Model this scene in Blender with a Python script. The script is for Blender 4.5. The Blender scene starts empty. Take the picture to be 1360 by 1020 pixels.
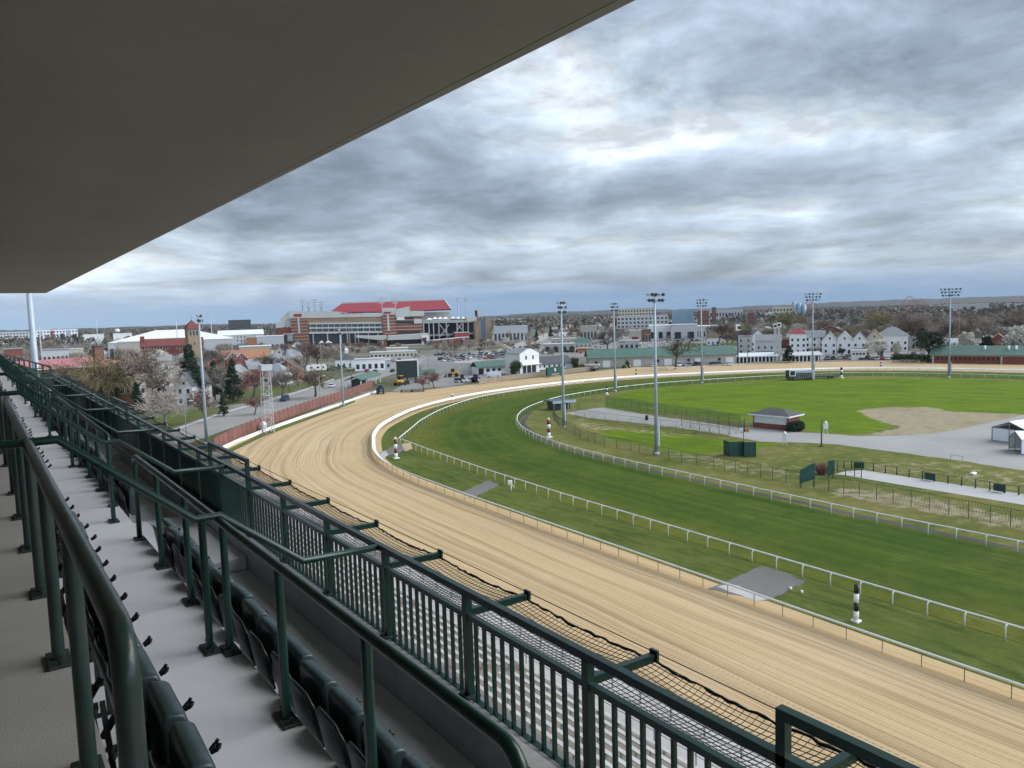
import bpy, math, random
import numpy as np
from mathutils import Vector, Matrix
R = math.radians
random.seed(7)
scene = bpy.context.scene
col = scene.collection

# ------------------------------------------------------------------ camera geometry
H = 24.0                                   # eye height above the race track
FPX, PW, PH = 1020.0, 1360.0, 1020.0
YAW, PITCH, ROLL = R(34.978), R(5.174), R(1.718)
_F = Vector((math.sin(YAW)*math.cos(PITCH), math.cos(YAW)*math.cos(PITCH), -math.sin(PITCH)))
_R = Vector((math.cos(YAW), -math.sin(YAW), 0)); _U = _R.cross(_F)
_R2 = math.cos(ROLL)*_R - math.sin(ROLL)*_U
_U2 = math.sin(ROLL)*_R + math.cos(ROLL)*_U

def ray(px, py): return _F + _R2*((px-680)/FPX) - _U2*((py-510)/FPX)
def hor(px): return 438 - .03*px
def G(px, py, z=0.0):
    v = ray(px, py); t = (z-H)/v.z
    return Vector((v.x*t, v.y*t, z))
def A(px, D, z=0.0):                        # ground point in the direction of a photo column, D metres away
    v = ray(px, hor(px)); l = math.hypot(v.x, v.y)
    return Vector((v.x/l*D, v.y/l*D, z))
def ztop(P, px, py):
    v = ray(px, py); t = math.hypot(P.x, P.y)/math.hypot(v.x, v.y)
    return H + v.z*t
def face(P): return -math.atan2(P.x, P.y)

cam = bpy.data.cameras.new('camera'); camo = bpy.data.objects.new('camera', cam); col.objects.link(camo)
cam.sensor_width = 36; cam.lens = 36*FPX/PW; cam.clip_start = .05; cam.clip_end = 20000
m = Matrix((_R2, _U2, -_F)).transposed().to_4x4(); m.translation = (0, 0, H)
camo.matrix_world = m
scene.camera = camo

# ------------------------------------------------------------------ materials
def mat(name, color, rough=.6, metal=0., noise=0., nscale=8., color2=None, bump=0., bscale=40., spec=.5, coords='Object', detail=5.):
    m = bpy.data.materials.new(name); m.use_nodes = True
    nt = m.node_tree; b = nt.nodes['Principled BSDF']
    b.inputs['Base Color'].default_value = (*color, 1); b.inputs['Roughness'].default_value = rough
    b.inputs['Metallic'].default_value = metal; b.inputs['Specular IOR Level'].default_value = spec
    tc = nt.nodes.new('ShaderNodeTexCoord')
    if noise or color2:
        n = nt.nodes.new('ShaderNodeTexNoise'); n.inputs['Scale'].default_value = nscale; n.inputs['Detail'].default_value = detail
        n.inputs['Roughness'].default_value = .6
        nt.links.new(tc.outputs[coords], n.inputs['Vector'])
        cr = nt.nodes.new('ShaderNodeValToRGB')
        c2 = color2 or tuple(c*(1-noise) for c in color); c1 = color if color2 else tuple(min(1, c*(1+noise)) for c in color)
        cr.color_ramp.elements[0].position = .32; cr.color_ramp.elements[1].position = .68
        cr.color_ramp.elements[0].color = (*c2, 1); cr.color_ramp.elements[1].color = (*c1, 1)
        nt.links.new(n.outputs['Fac'], cr.inputs['Fac']); nt.links.new(cr.outputs['Color'], b.inputs['Base Color'])
    if bump:
        n2 = nt.nodes.new('ShaderNodeTexNoise'); n2.inputs['Scale'].default_value = bscale; n2.inputs['Detail'].default_value = 6
        nt.links.new(tc.outputs[coords], n2.inputs['Vector'])
        bp = nt.nodes.new('ShaderNodeBump'); bp.inputs['Strength'].default_value = bump; bp.inputs['Distance'].default_value = .02
        nt.links.new(n2.outputs['Fac'], bp.inputs['Height']); nt.links.new(bp.outputs['Normal'], b.inputs['Normal'])
    return m

class NG:                                   # tiny node-graph helper
    def __init__(s, name):
        s.m = bpy.data.materials.new(name); s.m.use_nodes = True; s.nt = s.m.node_tree; s.b = s.nt.nodes['Principled BSDF']
    def n(s, t, **kw):
        x = s.nt.nodes.new(t)
        for k, v in kw.items(): setattr(x, k, v)
        return x
    def l(s, a, b): s.nt.links.new(a, b)
    def val(s, op, a, b=None, c=None, clamp=False):
        x = s.nt.nodes.new('ShaderNodeMath'); x.operation = op; x.use_clamp = clamp
        for i, q in enumerate((a, b, c)):
            if q is None: continue
            if isinstance(q, (int, float)): x.inputs[i].default_value = q
            else: s.l(q, x.inputs[i])
        return x.outputs[0]
    def vec(s, x, y, z=0.):
        c = s.nt.nodes.new('ShaderNodeCombineXYZ')
        for i, q in enumerate((x, y, z)):
            if isinstance(q, (int, float)): c.inputs[i].default_value = q
            else: s.l(q, c.inputs[i])
        return c.outputs[0]
    def noise(s, v, scale, detail=4., rough=.55, dist=0.):
        x = s.nt.nodes.new('ShaderNodeTexNoise'); x.inputs['Scale'].default_value = scale; x.inputs['Detail'].default_value = detail
        x.inputs['Roughness'].default_value = rough; x.inputs['Distortion'].default_value = dist
        s.l(v, x.inputs['Vector']); return x.outputs['Fac']
    def ramp(s, f, a, b):                   # linear step a..b -> 0..1
        x = s.nt.nodes.new('ShaderNodeMapRange'); x.inputs['From Min'].default_value = a; x.inputs['From Max'].default_value = b
        s.l(f, x.inputs['Value']); return x.outputs[0]
    def mix(s, f, a, b):
        x = s.nt.nodes.new('ShaderNodeMix'); x.data_type = 'RGBA'
        if isinstance(f, (int, float)): x.inputs[0].default_value = f
        else: s.l(f, x.inputs[0])
        for i, q in ((6, a), (7, b)):
            if isinstance(q, tuple): x.inputs[i].default_value = (*q, 1)
            else: s.l(q, x.inputs[i])
        return x.outputs[2]
    def bump(s, h, strength, dist):
        x = s.nt.nodes.new('ShaderNodeBump'); x.inputs['Strength'].default_value = strength; x.inputs['Distance'].default_value = dist
        s.l(h, x.inputs['Height']); s.l(x.outputs[0], s.b.inputs['Normal'])

# ------------------------------------------------------------------ mesh builder
class MB:
    def __init__(s): s.v = []; s.f = []; s.mi = []; s.sm = []
    def add(s, vs, fs, mi=0, sm=False):
        o = len(s.v); s.v += [tuple(p) for p in vs]
        for f in fs: s.f.append([o+i for i in f]); s.mi.append(mi); s.sm.append(sm)
        return s
    def box(s, x0, x1, y0, y1, z0, z1, mi=0):
        return s.add([(x0,y0,z0),(x1,y0,z0),(x1,y1,z0),(x0,y1,z0),(x0,y0,z1),(x1,y0,z1),(x1,y1,z1),(x0,y1,z1)],
                     [(0,3,2,1),(4,5,6,7),(0,1,5,4),(1,2,6,5),(2,3,7,6),(3,0,4,7)], mi)
    def bbox(s, x0, x1, y0, y1, z0, z1, b=.01, mi=0):     # box with chamfered edges
        vs = []; 
        for z, i in ((z0, b), (z0+b, 0), (z1-b, 0), (z1, b)):
            for (x, y) in ((x0+b+i, y0+i), (x1-b-i, y0+i), (x1-i, y0+b+i), (x1-i, y1-b-i), (x1-b-i, y1-i), (x0+b+i, y1-i), (x0+i, y1-b-i), (x0+i, y0+b+i)):
                vs.append((x, y, z))
        fs = [tuple(range(7, -1, -1)), tuple(range(24, 32))]
        for k in range(3):
            for j in range(8): a = k*8+j; c = k*8+(j+1) % 8; fs.append((a, c, c+8, a+8))
        return s.add(vs, fs, mi)
    def bar(s, p, q, w, h=None, mi=0, up=(0,0,1)):         # rectangular bar from p to q
        p = Vector(p); q = Vector(q); h = h or w; d = (q-p).normalized(); u = Vector(up)
        if abs(d.dot(u)) > .98: u = Vector((1,0,0))
        a = d.cross(u).normalized(); b = a.cross(d)
        vs = [p + a*(sx*w/2) + b*(sz*h/2) for sx, sz in ((-1,-1),(1,-1),(1,1),(-1,1))]
        vs += [v + (q-p) for v in vs]
        return s.add(vs, [(0,1,2,3),(7,6,5,4),(0,4,5,1),(1,5,6,2),(2,6,7,3),(3,7,4,0)], mi)
    def tube(s, pts, r, n=8, mi=0, cap=True, sm=True):
        pts = [Vector(p) for p in pts]; rs = r if isinstance(r, (list, tuple)) else [r]*len(pts)
        vs = []; N = len(pts); a = None
        for i, p in enumerate(pts):
            d = (pts[min(i+1, N-1)] - pts[max(i-1, 0)]).normalized()
            if a is None:
                a = d.cross(Vector((0,0,1)))
                if a.length < .05: a = d.cross(Vector((0,1,0)))
                a.normalize()
            else:
                a = (a - d*a.dot(d))
                a = a.normalized() if a.length > 1e-4 else d.orthogonal().normalized()
            b = d.cross(a)
            k = 1.0
            if 0 < i < N-1:
                c = (pts[i]-pts[i-1]).normalized().dot((pts[i+1]-pts[i]).normalized())
                k = 1/max(.5, math.sqrt(max(.01, (1+c)/2)))
            for j in range(n):
                t = 2*math.pi*j/n; vs.append(p + (a*math.cos(t) + b*math.sin(t))*rs[i]*(1 if k < 1.05 else 1+(k-1)*.5))
        fs = [(i*n+j, i*n+(j+1) % n, (i+1)*n+(j+1) % n, (i+1)*n+j) for i in range(N-1) for j in range(n)]
        s.add(vs, fs, mi, sm)
        if cap:
            o = len(s.v)-len(vs)
            s.f.append([o+j for j in range(n-1, -1, -1)]); s.f.append([o+(N-1)*n+j for j in range(n)]); s.mi += [mi, mi]; s.sm += [False, False]
        return s
    def cyl(s, x, y, z0, z1, r, r2=None, n=12, mi=0): return s.tube([(x,y,z0),(x,y,z1)], [r, r if r2 is None else r2], n, mi)
    def prism(s, poly, d, axis='y', o=0., mi=0):           # 2-D outline extruded along an axis, from o to o+d
        n = len(poly)
        if axis == 'y': f = lambda p, t: (p[0], t, p[1])
        elif axis == 'x': f = lambda p, t: (t, p[0], p[1])
        else: f = lambda p, t: (p[0], p[1], t)
        vs = [f(p, o) for p in poly] + [f(p, o+d) for p in poly]
        fs = [tuple(range(n)), tuple(range(2*n-1, n-1, -1))] + [(i, i+n, (i+1) % n+n, (i+1) % n) for i in range(n)]
        return s.add(vs, fs, mi)
    def quad(s, *p, mi=0): return s.add(p, [tuple(range(len(p)))], mi)
    def build(s, name, mats, parent=None, loc=None, rz=None, kind=None, label=None):
        me = bpy.data.meshes.new(name); me.from_pydata(s.v, [], s.f)
        for q in (mats if isinstance(mats, (list, tuple)) else [mats]): me.materials.append(q)
        me.polygons.foreach_set('material_index', s.mi); me.polygons.foreach_set('use_smooth', s.sm)
        me.update()
        o = bpy.data.objects.new(name, me); col.objects.link(o)
        if parent is not None: o.parent = parent
        if loc is not None: o.location = loc
        if rz is not None: o.rotation_euler = (0, 0, rz)
        if kind: o['kind'] = kind
        if label: o['label'] = label
        return o

def fixn(o):                                # make normals consistent (outward)
    import bmesh
    bm = bmesh.new(); bm.from_mesh(o.data); bmesh.ops.recalc_face_normals(bm, faces=bm.faces[:]); bm.to_mesh(o.data); bm.free(); return o

def thing(name, label, cat, loc=(0,0,0), rz=0., group=None):
    o = bpy.data.objects.new(name, None); col.objects.link(o); o.empty_display_size = .2
    o.location = loc; o.rotation_euler = (0, 0, rz); tag(o, label, cat, group); return o
def tag(o, label, cat, group=None):
    o['label'] = label; o['category'] = cat
    if group: o['group'] = group
    return o
KIDS = {}
def dup(root, loc, rz=0., label=None, group=None, scale=None, cat=None):
    def cp(o, par):
        c = o.copy(); col.objects.link(c)
        if par is not None: c.parent = par
        for ch in list(o.children): cp(ch, c)
        return c
    c = cp(root, None); c.location = loc; c.rotation_euler = (0, 0, rz)
    if label: c['label'] = label
    if group: c['group'] = group
    if cat: c['category'] = cat
    if scale is not None: c.scale = scale if isinstance(scale, (tuple, list)) else (scale,)*3
    return c

# smooth curve through points (Catmull-Rom), resampled evenly
def curve(pts, step):
    P = [Vector((p[0], p[1])) for p in pts]; out = []
    for i in range(len(P)-1):
        p0 = P[max(0, i-1)]; p1 = P[i]; p2 = P[i+1]; p3 = P[min(len(P)-1, i+2)]
        n = max(2, int((p2-p1).length/step*3))
        for k in range(n):
            t = k/n
            out.append(.5*((2*p1) + (p2-p0)*t + (2*p0-5*p1+4*p2-p3)*t*t + (3*p1-p0-3*p2+p3)*t**3))
    out.append(P[-1])
    for _ in range(6):                      # light smoothing
        out = [out[0]] + [(out[i-1]+out[i]*2+out[i+1])/4 for i in range(1, len(out)-1)] + [out[-1]]
    return resample(out, step)
def resample(P, step):
    res = [P[0].copy()]; acc = 0.
    for i in range(1, len(P)):
        a = P[i-1]; d = P[i]-a; L = d.length; pos = step-acc
        while pos <= L:
            res.append(a + d*(pos/L)); pos += step
        acc = L-(pos-step)
    return res
def tess(poly, z, name, m, kind='structure'):
    mb = MB(); mb.add([(p[0], p[1], z) for p in poly], [tuple(range(len(poly)))])
    o = mb.build(name, m, kind=kind)
    if o.data.polygons[0].normal.z < 0: o.data.flip_normals()
    return o

# ------------------------------------------------------------------ paints
M = {}
M['green'] = mat('green_paint', (.0045, .030, .0215), .32, noise=.25, nscale=3, bump=.05, bscale=60)
M['green_worn'] = mat('worn_green_paint', (.008, .034, .025), .3, color2=(.045, .055, .05), nscale=2.2, bump=.06, bscale=80)
M['darkgreen'] = mat('dark_green_metal', (.006, .045, .032), .5, noise=.2)
M['panel'] = mat('green_sheet_metal', (.006, .055, .040), .5, noise=.3, nscale=1.2)
M['black'] = mat('black_rubber', (.006, .007, .008), .55)
M['seat'] = mat('seat_green_plastic', (.034, .056, .058), .36, noise=.25, nscale=9, bump=.04, bscale=200)
M['seat_dark'] = mat('seat_plate_shaded_back', (.006, .014, .014), .4)
M['iron'] = mat('cast_iron', (.006, .010, .009), .5)
M['plate'] = mat('base_plate_steel', (.02, .035, .03), .6, noise=.4, nscale=14)
M['white'] = mat('white_paint', (.78, .78, .75), .5, noise=.06, nscale=1.5)
M['whitemetal'] = mat('white_metal', (.72, .74, .74), .45, noise=.08, nscale=2)
M['galv'] = mat('galvanised_steel', (.36, .42, .46), .5, metal=.15, noise=.12, nscale=.6)
M['lightgrey'] = mat('light_grey', (.48, .49, .49), .7, noise=.12, nscale=1)
M['grey'] = mat('mid_grey', (.24, .25, .26), .7, noise=.15, nscale=1)
M['dark'] = mat('dark_grey', (.045, .048, .052), .7, noise=.2, nscale=1)
M['glass'] = mat('dark_glass', (.03, .04, .05), .12)
M['red'] = mat('dark_red_paint', (.18, .02, .02), .5)
M['brick'] = mat('red_brick', (.23, .075, .055), .85, noise=.25, nscale=1.2)
M['brickd'] = mat('brown_brick', (.20, .10, .065), .85, noise=.25, nscale=1.2)
M['wood'] = mat('weathered_wood', (.27, .22, .16), .85, noise=.25, nscale=1.5)
M['teal'] = mat('teal_green_roof', (.07, .145, .112), .55, noise=.15, nscale=.5)
M['shingle'] = mat('grey_shingle', (.085, .088, .095), .9, noise=.2, nscale=1.5)
M['shinglel'] = mat('pale_grey_shingle', (.26, .27, .28), .9, noise=.2, nscale=1.5)
M['cream'] = mat('cream_siding', (.58, .53, .42), .8, noise=.08, nscale=1)
M['siding'] = mat('white_siding', (.80, .80, .79), .75, noise=.06, nscale=1)
M['sidgrey'] = mat('pale_grey_siding', (.52, .52, .52), .75, noise=.08, nscale=1)
M['sidblue'] = mat('blue_grey_siding', (.33, .38, .43), .75, noise=.08, nscale=1)
M['beige'] = mat('beige_block_wall', (.42, .38, .32), .85, noise=.12, nscale=.6)
M['redroof'] = mat('red_roof', (.28, .035, .045), .55, noise=.12, nscale=.15)
M['pinkroof'] = mat('faded_red_metal_roof', (.42, .16, .16), .5, noise=.12, nscale=.4)
M['churchroof'] = mat('church_roof_tiles', (.17, .048, .04), .8, noise=.2, nscale=.8)
M['brownroof'] = mat('brown_shingle', (.13, .085, .06), .9, noise=.2, nscale=1.2)
M['tileroof'] = mat('orange_brown_roof', (.33, .16, .085), .8, noise=.2, nscale=.8)
M['conc'] = mat('pale_concrete', (.44, .42, .39), .85, noise=.12, nscale=.4)
M['yellow'] = mat('yellow_machine_paint', (.55, .30, .02), .5, noise=.15)
M['orange'] = mat('orange_paint', (.65, .20, .03), .5)
M['jd'] = mat('tractor_green', (.03, .16, .04), .45)
M['bluep'] = mat('blue_paint', (.06, .14, .22), .45)
M['tentw'] = mat('tent_fabric', (.90, .91, .92), .55, noise=.05, nscale=.5)
M['trunk'] = mat('bark', (.10, .082, .068), .95, noise=.3, nscale=2)
M['trunkp'] = mat('pale_bark', (.26, .23, .19), .95, noise=.3, nscale=2)
M['twig'] = mat('bare_twigs', (.20, .155, .125), .95, noise=.25, nscale=.4)
M['twiggrey'] = mat('grey_twigs', (.29, .25, .21), .95, noise=.25, nscale=.4)
M['twigred'] = mat('red_budding_twigs', (.23, .125, .105), .95, noise=.3, nscale=.4)
M['twigolive'] = mat('olive_budding_twigs', (.245, .21, .11), .95, noise=.3, nscale=.4)
M['blossom'] = mat('white_blossom', (.62, .60, .52), .9, noise=.15, nscale=.6)
M['ever'] = mat('evergreen_needles', (.028, .048, .027), .9, noise=.4, nscale=.5)
M['ever2'] = mat('dark_bush_leaves', (.045, .075, .025), .9, noise=.4, nscale=.6)
# ================================================================== THE UPPER DECK (x to the track, y along the rows, z from eye level)
Z = lambda r: H + r
M['deck'] = NG('painted_concrete_floor').m
def _deck():
    g = NG('deck_floor'); tc = g.n('ShaderNodeTexCoord').outputs['Object']
    n1 = g.noise(tc, .9, 6, .6); n2 = g.noise(tc, 7, 5, .65); n3 = g.noise(tc, 120, 2, .5)
    c = g.mix(g.ramp(n1, .35, .68), (.52, .54, .575), (.585, .61, .645))
    c = g.mix(g.val('MULTIPLY', g.ramp(n2, .58, .78), .3), c, (.36, .37, .375))
    c = g.mix(g.val('MULTIPLY', g.ramp(n3, .55, .8), .35), c, (.26, .26, .26))
    g.l(c, g.b.inputs['Base Color']); g.b.inputs['Roughness'].default_value = .72
    g.bump(n3, .25, .004); return g.m
def _walk():
    g = NG('walkway_concrete'); tc = g.n('ShaderNodeTexCoord').outputs['Object']
    n1 = g.noise(tc, 1.1, 6, .6); n2 = g.noise(tc, 90, 3, .6); n3 = g.noise(tc, 260, 1, .5)
    c = g.mix(g.ramp(n1, .3, .7), (.30, .29, .27), (.38, .37, .35))
    c = g.mix(g.val('MULTIPLY', g.ramp(n2, .5, .72), .6), c, (.20, .195, .18))
    c = g.mix(g.val('MULTIPLY', g.ramp(n3, .62, .7), .4), c, (.36, .35, .33))
    g.l(c, g.b.inputs['Base Color']); g.b.inputs['Roughness'].default_value = .85
    g.bump(n2, .4, .006); return g.m
def _soffit():
    g = NG('plaster_soffit'); tc = g.n('ShaderNodeTexCoord').outputs['Object']
    n1 = g.noise(tc, .35, 6, .6); n2 = g.noise(tc, 45, 5, .7); n3 = g.noise(tc, 3., 4, .6)
    c = g.mix(g.ramp(n1, .3, .7), (.285, .28, .24), (.325, .32, .275))
    c = g.mix(g.val('MULTIPLY', g.ramp(n3, .5, .75), .3), c, (.25, .243, .205))
    c = g.mix(g.val('MULTIPLY', g.ramp(n2, .45, .7), .3), c, (.225, .218, .185))
    g.l(c, g.b.inputs['Base Color']); g.b.inputs['Roughness'].default_value = .95
    g.bump(n2, .5, .02); return g.m
M['deck'] = _deck(); M['walk'] = _walk(); M['soffit'] = _soffit()
M['bldg'] = mat('grandstand_wall', (.30, .29, .27), .85, noise=.1, nscale=.3)

stand = thing('grandstand', 'covered upper deck of the grandstand with a broad grey concrete soffit', 'grandstand', (0, 0, 0))
Y0, Y1 = -6., 76.
YE = 76.
mb = MB()
mb.box(-9, 5.32, -40, YE, Z(2.98), Z(3.7)); mb.build('canopy', M['soffit'], stand)
mb = MB(); mb.box(5.322, 5.47, -40, YE+.15, Z(2.974), Z(3.72)); mb.box(-9, 5.32, YE+.002, YE+.15, Z(2.974), Z(3.72)); mb.build('fascia', M['bldg'], stand)

mb = MB(); mb.box(-6, .35, Y0-6, Y1, Z(-4.4), Z(-1.9)); mb.build('walkway', M['walk'], stand)
mb = MB(); mb.box(.352, 1.62, Y0-6, Y1, Z(-4.4), Z(-2.69)); mb.build('upper_tier', M['deck'], stand)
mb = MB(); mb.box(1.622, 2.778, Y0-6, Y1, Z(-4.4), Z(-3.28)); mb.build('lower_tier', M['deck'], stand)
mb = MB(); mb.box(2.78, 3.06, Y0-6, Y1, Z(-4.4), Z(-2.96)); mb.build('parapet', mat('parapet_shaded_grey', (.22, .23, .245), .7, noise=.15, nscale=2, bump=.1, bscale=90), stand)  # grey paint darkened, with the inner face's shade put into its colour
mb = MB(); mb.box(-6.4, -6.002, -40, YE-3, Z(-4.4), Z(2.975)); mb.build('rear_wall', M['bldg'], stand)
mb = MB(); mb.box(-30, 2.4, -40, YE+12, 0, Z(-4.41)); mb.build('lower_building', M['bldg'], stand)
AISLES = [1.1 + 10.55*k for k in range(0, 8)]
mb = MB()
for k, ya in enumerate(AISLES):
    b = MB(); b.bbox(.354, .78, ya-1.05, ya+1.05, Z(-2.688), Z(-2.30), .012); b.build('aisle_step', M['deck'], stand)
    b = MB(); b.bbox(1.624, 1.98, ya-1.05, ya+1.05, Z(-3.278), Z(-2.98), .012); b.build('aisle_step', M['deck'], stand)
    b = MB(); b.bbox(1.985, 2.777, ya-1.4, ya+1.5, Z(-3.278), Z(-3.10), .012); b.build('aisle_step', M['deck'], stand)
# light metal flashing pieces on the parapet
for k in range(46):
    y = .72 + 1.43*k - 1.43*2
    b = MB(); b.box(2.765, 2.90, y+.10, y+1.33, Z(-2.957), Z(-2.942)); b.build('flashing', M['lightgrey'], stand)

# ---- round pipe guard rails with posts, base plates and bolts
def post(parent, x, y, zf, zt, r=.031, m='green'):
    b = MB(); b.tube([(x, y, zf+.015), (x, y, zt)], r, 14, cap=False); p = b.build('post', M[m], parent)
    b = MB(); b.bbox(x-.06, x+.06, y-.125, y+.125, zf+.002, zf+.020, .003); pl = b.build('base_plate', M['plate'], p)
    for s in (-1, 1):
        b = MB(); b.tube([(x, y+s*.095, zf+.018), (x, y+s*.095, zf+.048), (x, y+s*.095, zf+.050), (x, y+s*.095, zf+.062)], [.011, .011, .017, .017], 6, sm=False); b.build('bolt', M['iron'], p)
    return p
def bend(ya, yb, x, z, zdrop_a=None, zdrop_b=None, r=.13):
    pts = []
    def arc(y, sgn):                         # quarter turn from vertical to horizontal
        return [(x, y + sgn*(r - r*math.cos(t)), z - r + r*math.sin(t)) for t in [math.pi/2*i/5 for i in range(6)]]
    if zdrop_a is not None: pts += [(x, ya, zdrop_a)] + arc(ya, 1)
    else: pts += [(x, ya, z)]
    n = max(2, int((yb-ya)/2.0))
    for i in range(1, n): pts.append((x, ya+(yb-ya)*i/n, z))
    if zdrop_b is not None: pts += list(reversed(arc(yb, -1))) + [(x, yb, zdrop_b)]
    else: pts += [(x, yb, z)]
    return pts
def guard(name, label, x, zf, zt, ya, yb, r, m='green', spacing=1.45, grp=None):
    t = thing(name, label, 'guard rail', (0, 0, 0), 0, grp)
    b = MB(); b.tube(bend(ya, yb, x, zt, zf+.02, zf+.02), r, 16); b.build('rail', M[m], t)
    n = round((yb-ya)/spacing)
    for i in range(1, n): post(t, x, ya+(yb-ya)*i/n, zf, zt-r*.6, r*.94, m)
    for y in (ya, yb):
        b = MB(); b.bbox(x-.06, x+.06, y-.095, y+.095, zf+.002, zf+.018, .003); b.build('base_plate', M['plate'], t)
ords = ['first (nearest)', 'second', 'third', 'fourth', 'fifth', 'sixth']
for k in range(6):
    ya, yb = AISLES[k]+1.12, AISLES[k+1]-1.12
    guard('walkway_guard_rail', f'worn green pipe rail along the walkway edge, {ords[k]} length', .27, Z(-1.9), Z(-.82), ya, yb, .036, 'green_worn', grp='walkway guard rails')
    guard('tier_guard_rail', f'green pipe rail between the two seat rows, {ords[k]} length', 1.55, Z(-2.69), Z(-1.62), ya, yb, .032, 'green', grp='tier guard rails')

# ---- handrails running down across the tiers to the front fence
for k in range(9):
    y = 6.5 + 5.24*k
    t = thing('cross_handrail', f'green handrail stepping down across the tiers to the front fence, {["nearest", "second", "third", "fourth", "fifth", "sixth", "seventh", "eighth", "ninth"][k]} from the camera', 'handrail', (0, y, 0), 0, 'cross handrails')
    b = MB(); b.tube([(-1.2, 0, Z(-.815)), (.46, 0, Z(-.815)), (1.365, 0, Z(-1.578)), (1.56, 0, Z(-1.578)), (2.24, 0, Z(-2.11)), (2.97, 0, Z(-2.13))], .031, 14); b.build('rail', M['green'], t)
    post(t, 1.42, 0, Z(-2.69), Z(-1.60), .03); post(t, -.75, 0, Z(-1.9), Z(-.84), .03)

# ---- front fence: square tube frame, pickets near, sheet panels further on
FX, FT, FM, FB = 2.98, Z(-2.125), Z(-2.31), Z(-2.98)
fy = [2.10 + 1.43*k for k in range(-2, 29)]
fence = thing('front_picket_fence', 'dark green picket and sheet panel fence along the front of the upper deck', 'fence', (0, 0, 0))
b = MB(); b.bar((FX, fy[0]-.5, FT), (FX, 43., FT), .052, .052); b.build('top_rail', M['green'], fence)
b = MB(); b.bar((FX, fy[0]-.5, FM), (FX, 43., FM), .044, .044); b.build('middle_rail', M['green'], fence)
b = MB(); b.bar((FX, fy[0]-.5, FB), (FX, 43., FB), .05, .045); b.build('bottom_rail', M['green'], fence)
for i, y in enumerate(fy):
    if y > 43: continue
    b = MB(); b.box(FX-.029, FX+.029, y-.029, y+.029, Z(-3.2) if 0 else Z(-2.955), FT-.0265); b.build('post', M['green'], fence)
    b = MB(); b.box(FX-.06, FX+.06, y-.07, y+.07, Z(-2.958), Z(-2.945)); b.build('base_plate', M['plate'], fence)
    # net bracket
    b = MB(); b.bar((FX+.036, y, Z(-2.29)), (3.57, y, Z(-2.30)), .045, .055); b.bar((3.56, y-.035, Z(-2.285)), (3.56, y+.035, Z(-2.285)), .02, .07); b.build('net_bracket', M['green'], fence)
    if i+1 < len(fy) and fy[i+1] < 43.3:
        if y < 11.5:
            for j in range(1, 12):
                yp = y + 1.43*j/12
                b = MB(); b.box(FX-.0125, FX+.0125, yp-.0125, yp+.0125, FB+.02, FM-.02); b.build('picket', M['green'], fence)
        else:
            b = MB(); poly = []; n = 22
            for j in range(n+1): poly.append((y+.05 + (1.43-.1)*j/n, FX-.010 + (.016 if j % 2 else 0)))
            vs = [(p[1], p[0], FB-.02) for p in poly] + [(p[1], p[0], FM-.02) for p in poly]
            b.add(vs, [(j, j+1, j+n+2, j+n+1) for j in range(n)]); b.build('infill_panel', M['panel'], fence)
for ya, yb in ((.1, 2.12), (10.70, 12.74), (20.8, 22.9), (31.3, 33.4)):
    b = MB(); zt = Z(-1.90); b.bar((FX, ya-.026, zt), (FX, yb+.026, zt), .052, .052)
    for y in (ya, yb): b.box(FX-.026, FX+.026, y-.026, y+.026, FT-.2, zt-.0265)
    b.build('raised_rail', M['green'], fence)
# far wing of the deck with a taller picket fence at a slight angle
P0 = Vector((3.0, 43.05, 0)); dirw = Vector((math.sin(R(-2.4)), math.cos(R(-2.4)), 0)); LW = 34
wing = thing('far_picket_fence', 'taller brown green picket fence at the far end of the deck', 'fence', P0, R(2.4))
b = MB(); b.bar((0, 0, Z(-1.85)), (0, LW, Z(-1.85)), .06); b.build('top_rail', M['darkgreen'], wing)
b = MB(); b.bar((0, 0, Z(-2.25)), (0, LW, Z(-2.25)), .06); b.build('middle_rail', M['darkgreen'], wing)
b = MB(); b.bar((0, 0, Z(-3.5)), (0, LW, Z(-3.5)), .06); b.build('bottom_rail', M['darkgreen'], wing)
for i in range(12):
    b = MB(); b.box(-.04, .04, i*3-.04, i*3+.04, Z(-4.4), Z(-1.83)); b.build('post', M['darkgreen'], wing)
for i in range(80):
    b = MB(); b.box(-.015, .015, .2+i*.42-.02, .2+i*.42+.02, Z(-3.5), Z(-2.25)); b.build('picket', M['darkgreen'], wing)

# ---- safety net hung on the brackets
net = thing('safety_net', 'black rope safety net stretched outside the front fence', 'net', (0, 0, 0))
NW, NY = 13, 0.047
ya, yb = fy[0], 42.0
def netp(u, y):                             # sagging net surface
    f = ((y-2.10) / 1.43) % 1.0; s = math.sin(math.pi*f)
    return (FX+.04 + (.53-.015*s*u)*u, y, Z(-2.315) - .05*s*math.sin(math.pi*min(1, u*.95)) - .012*u*s)
b = MB()
def strand(pts, r=.0030):
    vs = []; 
    for p in pts: vs += [(p[0]-r, p[1]-r, p[2]-r*.6), (p[0]+r, p[1]+r, p[2]-r*.6), (p[0], p[1], p[2]+r)]
    n = len(pts); fs = []
    for i in range(n-1):
        for j in range(3): fs.append((i*3+j, i*3+(j+1) % 3, i*3+3+(j+1) % 3, i*3+3+j))
    b.add(vs, fs)
y = ya
while y < yb:
    strand([netp(q/5, y + .01*math.sin(q*2.1+y)) for q in range(6)], .0026 if y < 8 else .0034); y += NY*(1 if y < 14 else 1.8)
for q in range(NW):
    strand([netp(q/(NW-1), ya + k*.12) for k in range(int((yb-ya)/.12))], .0030)
b.build('net_mesh', M['black'], net)
b = MB(); pts = []; rs = []; rnd = random.Random(3)
k = 0; y = ya
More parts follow.
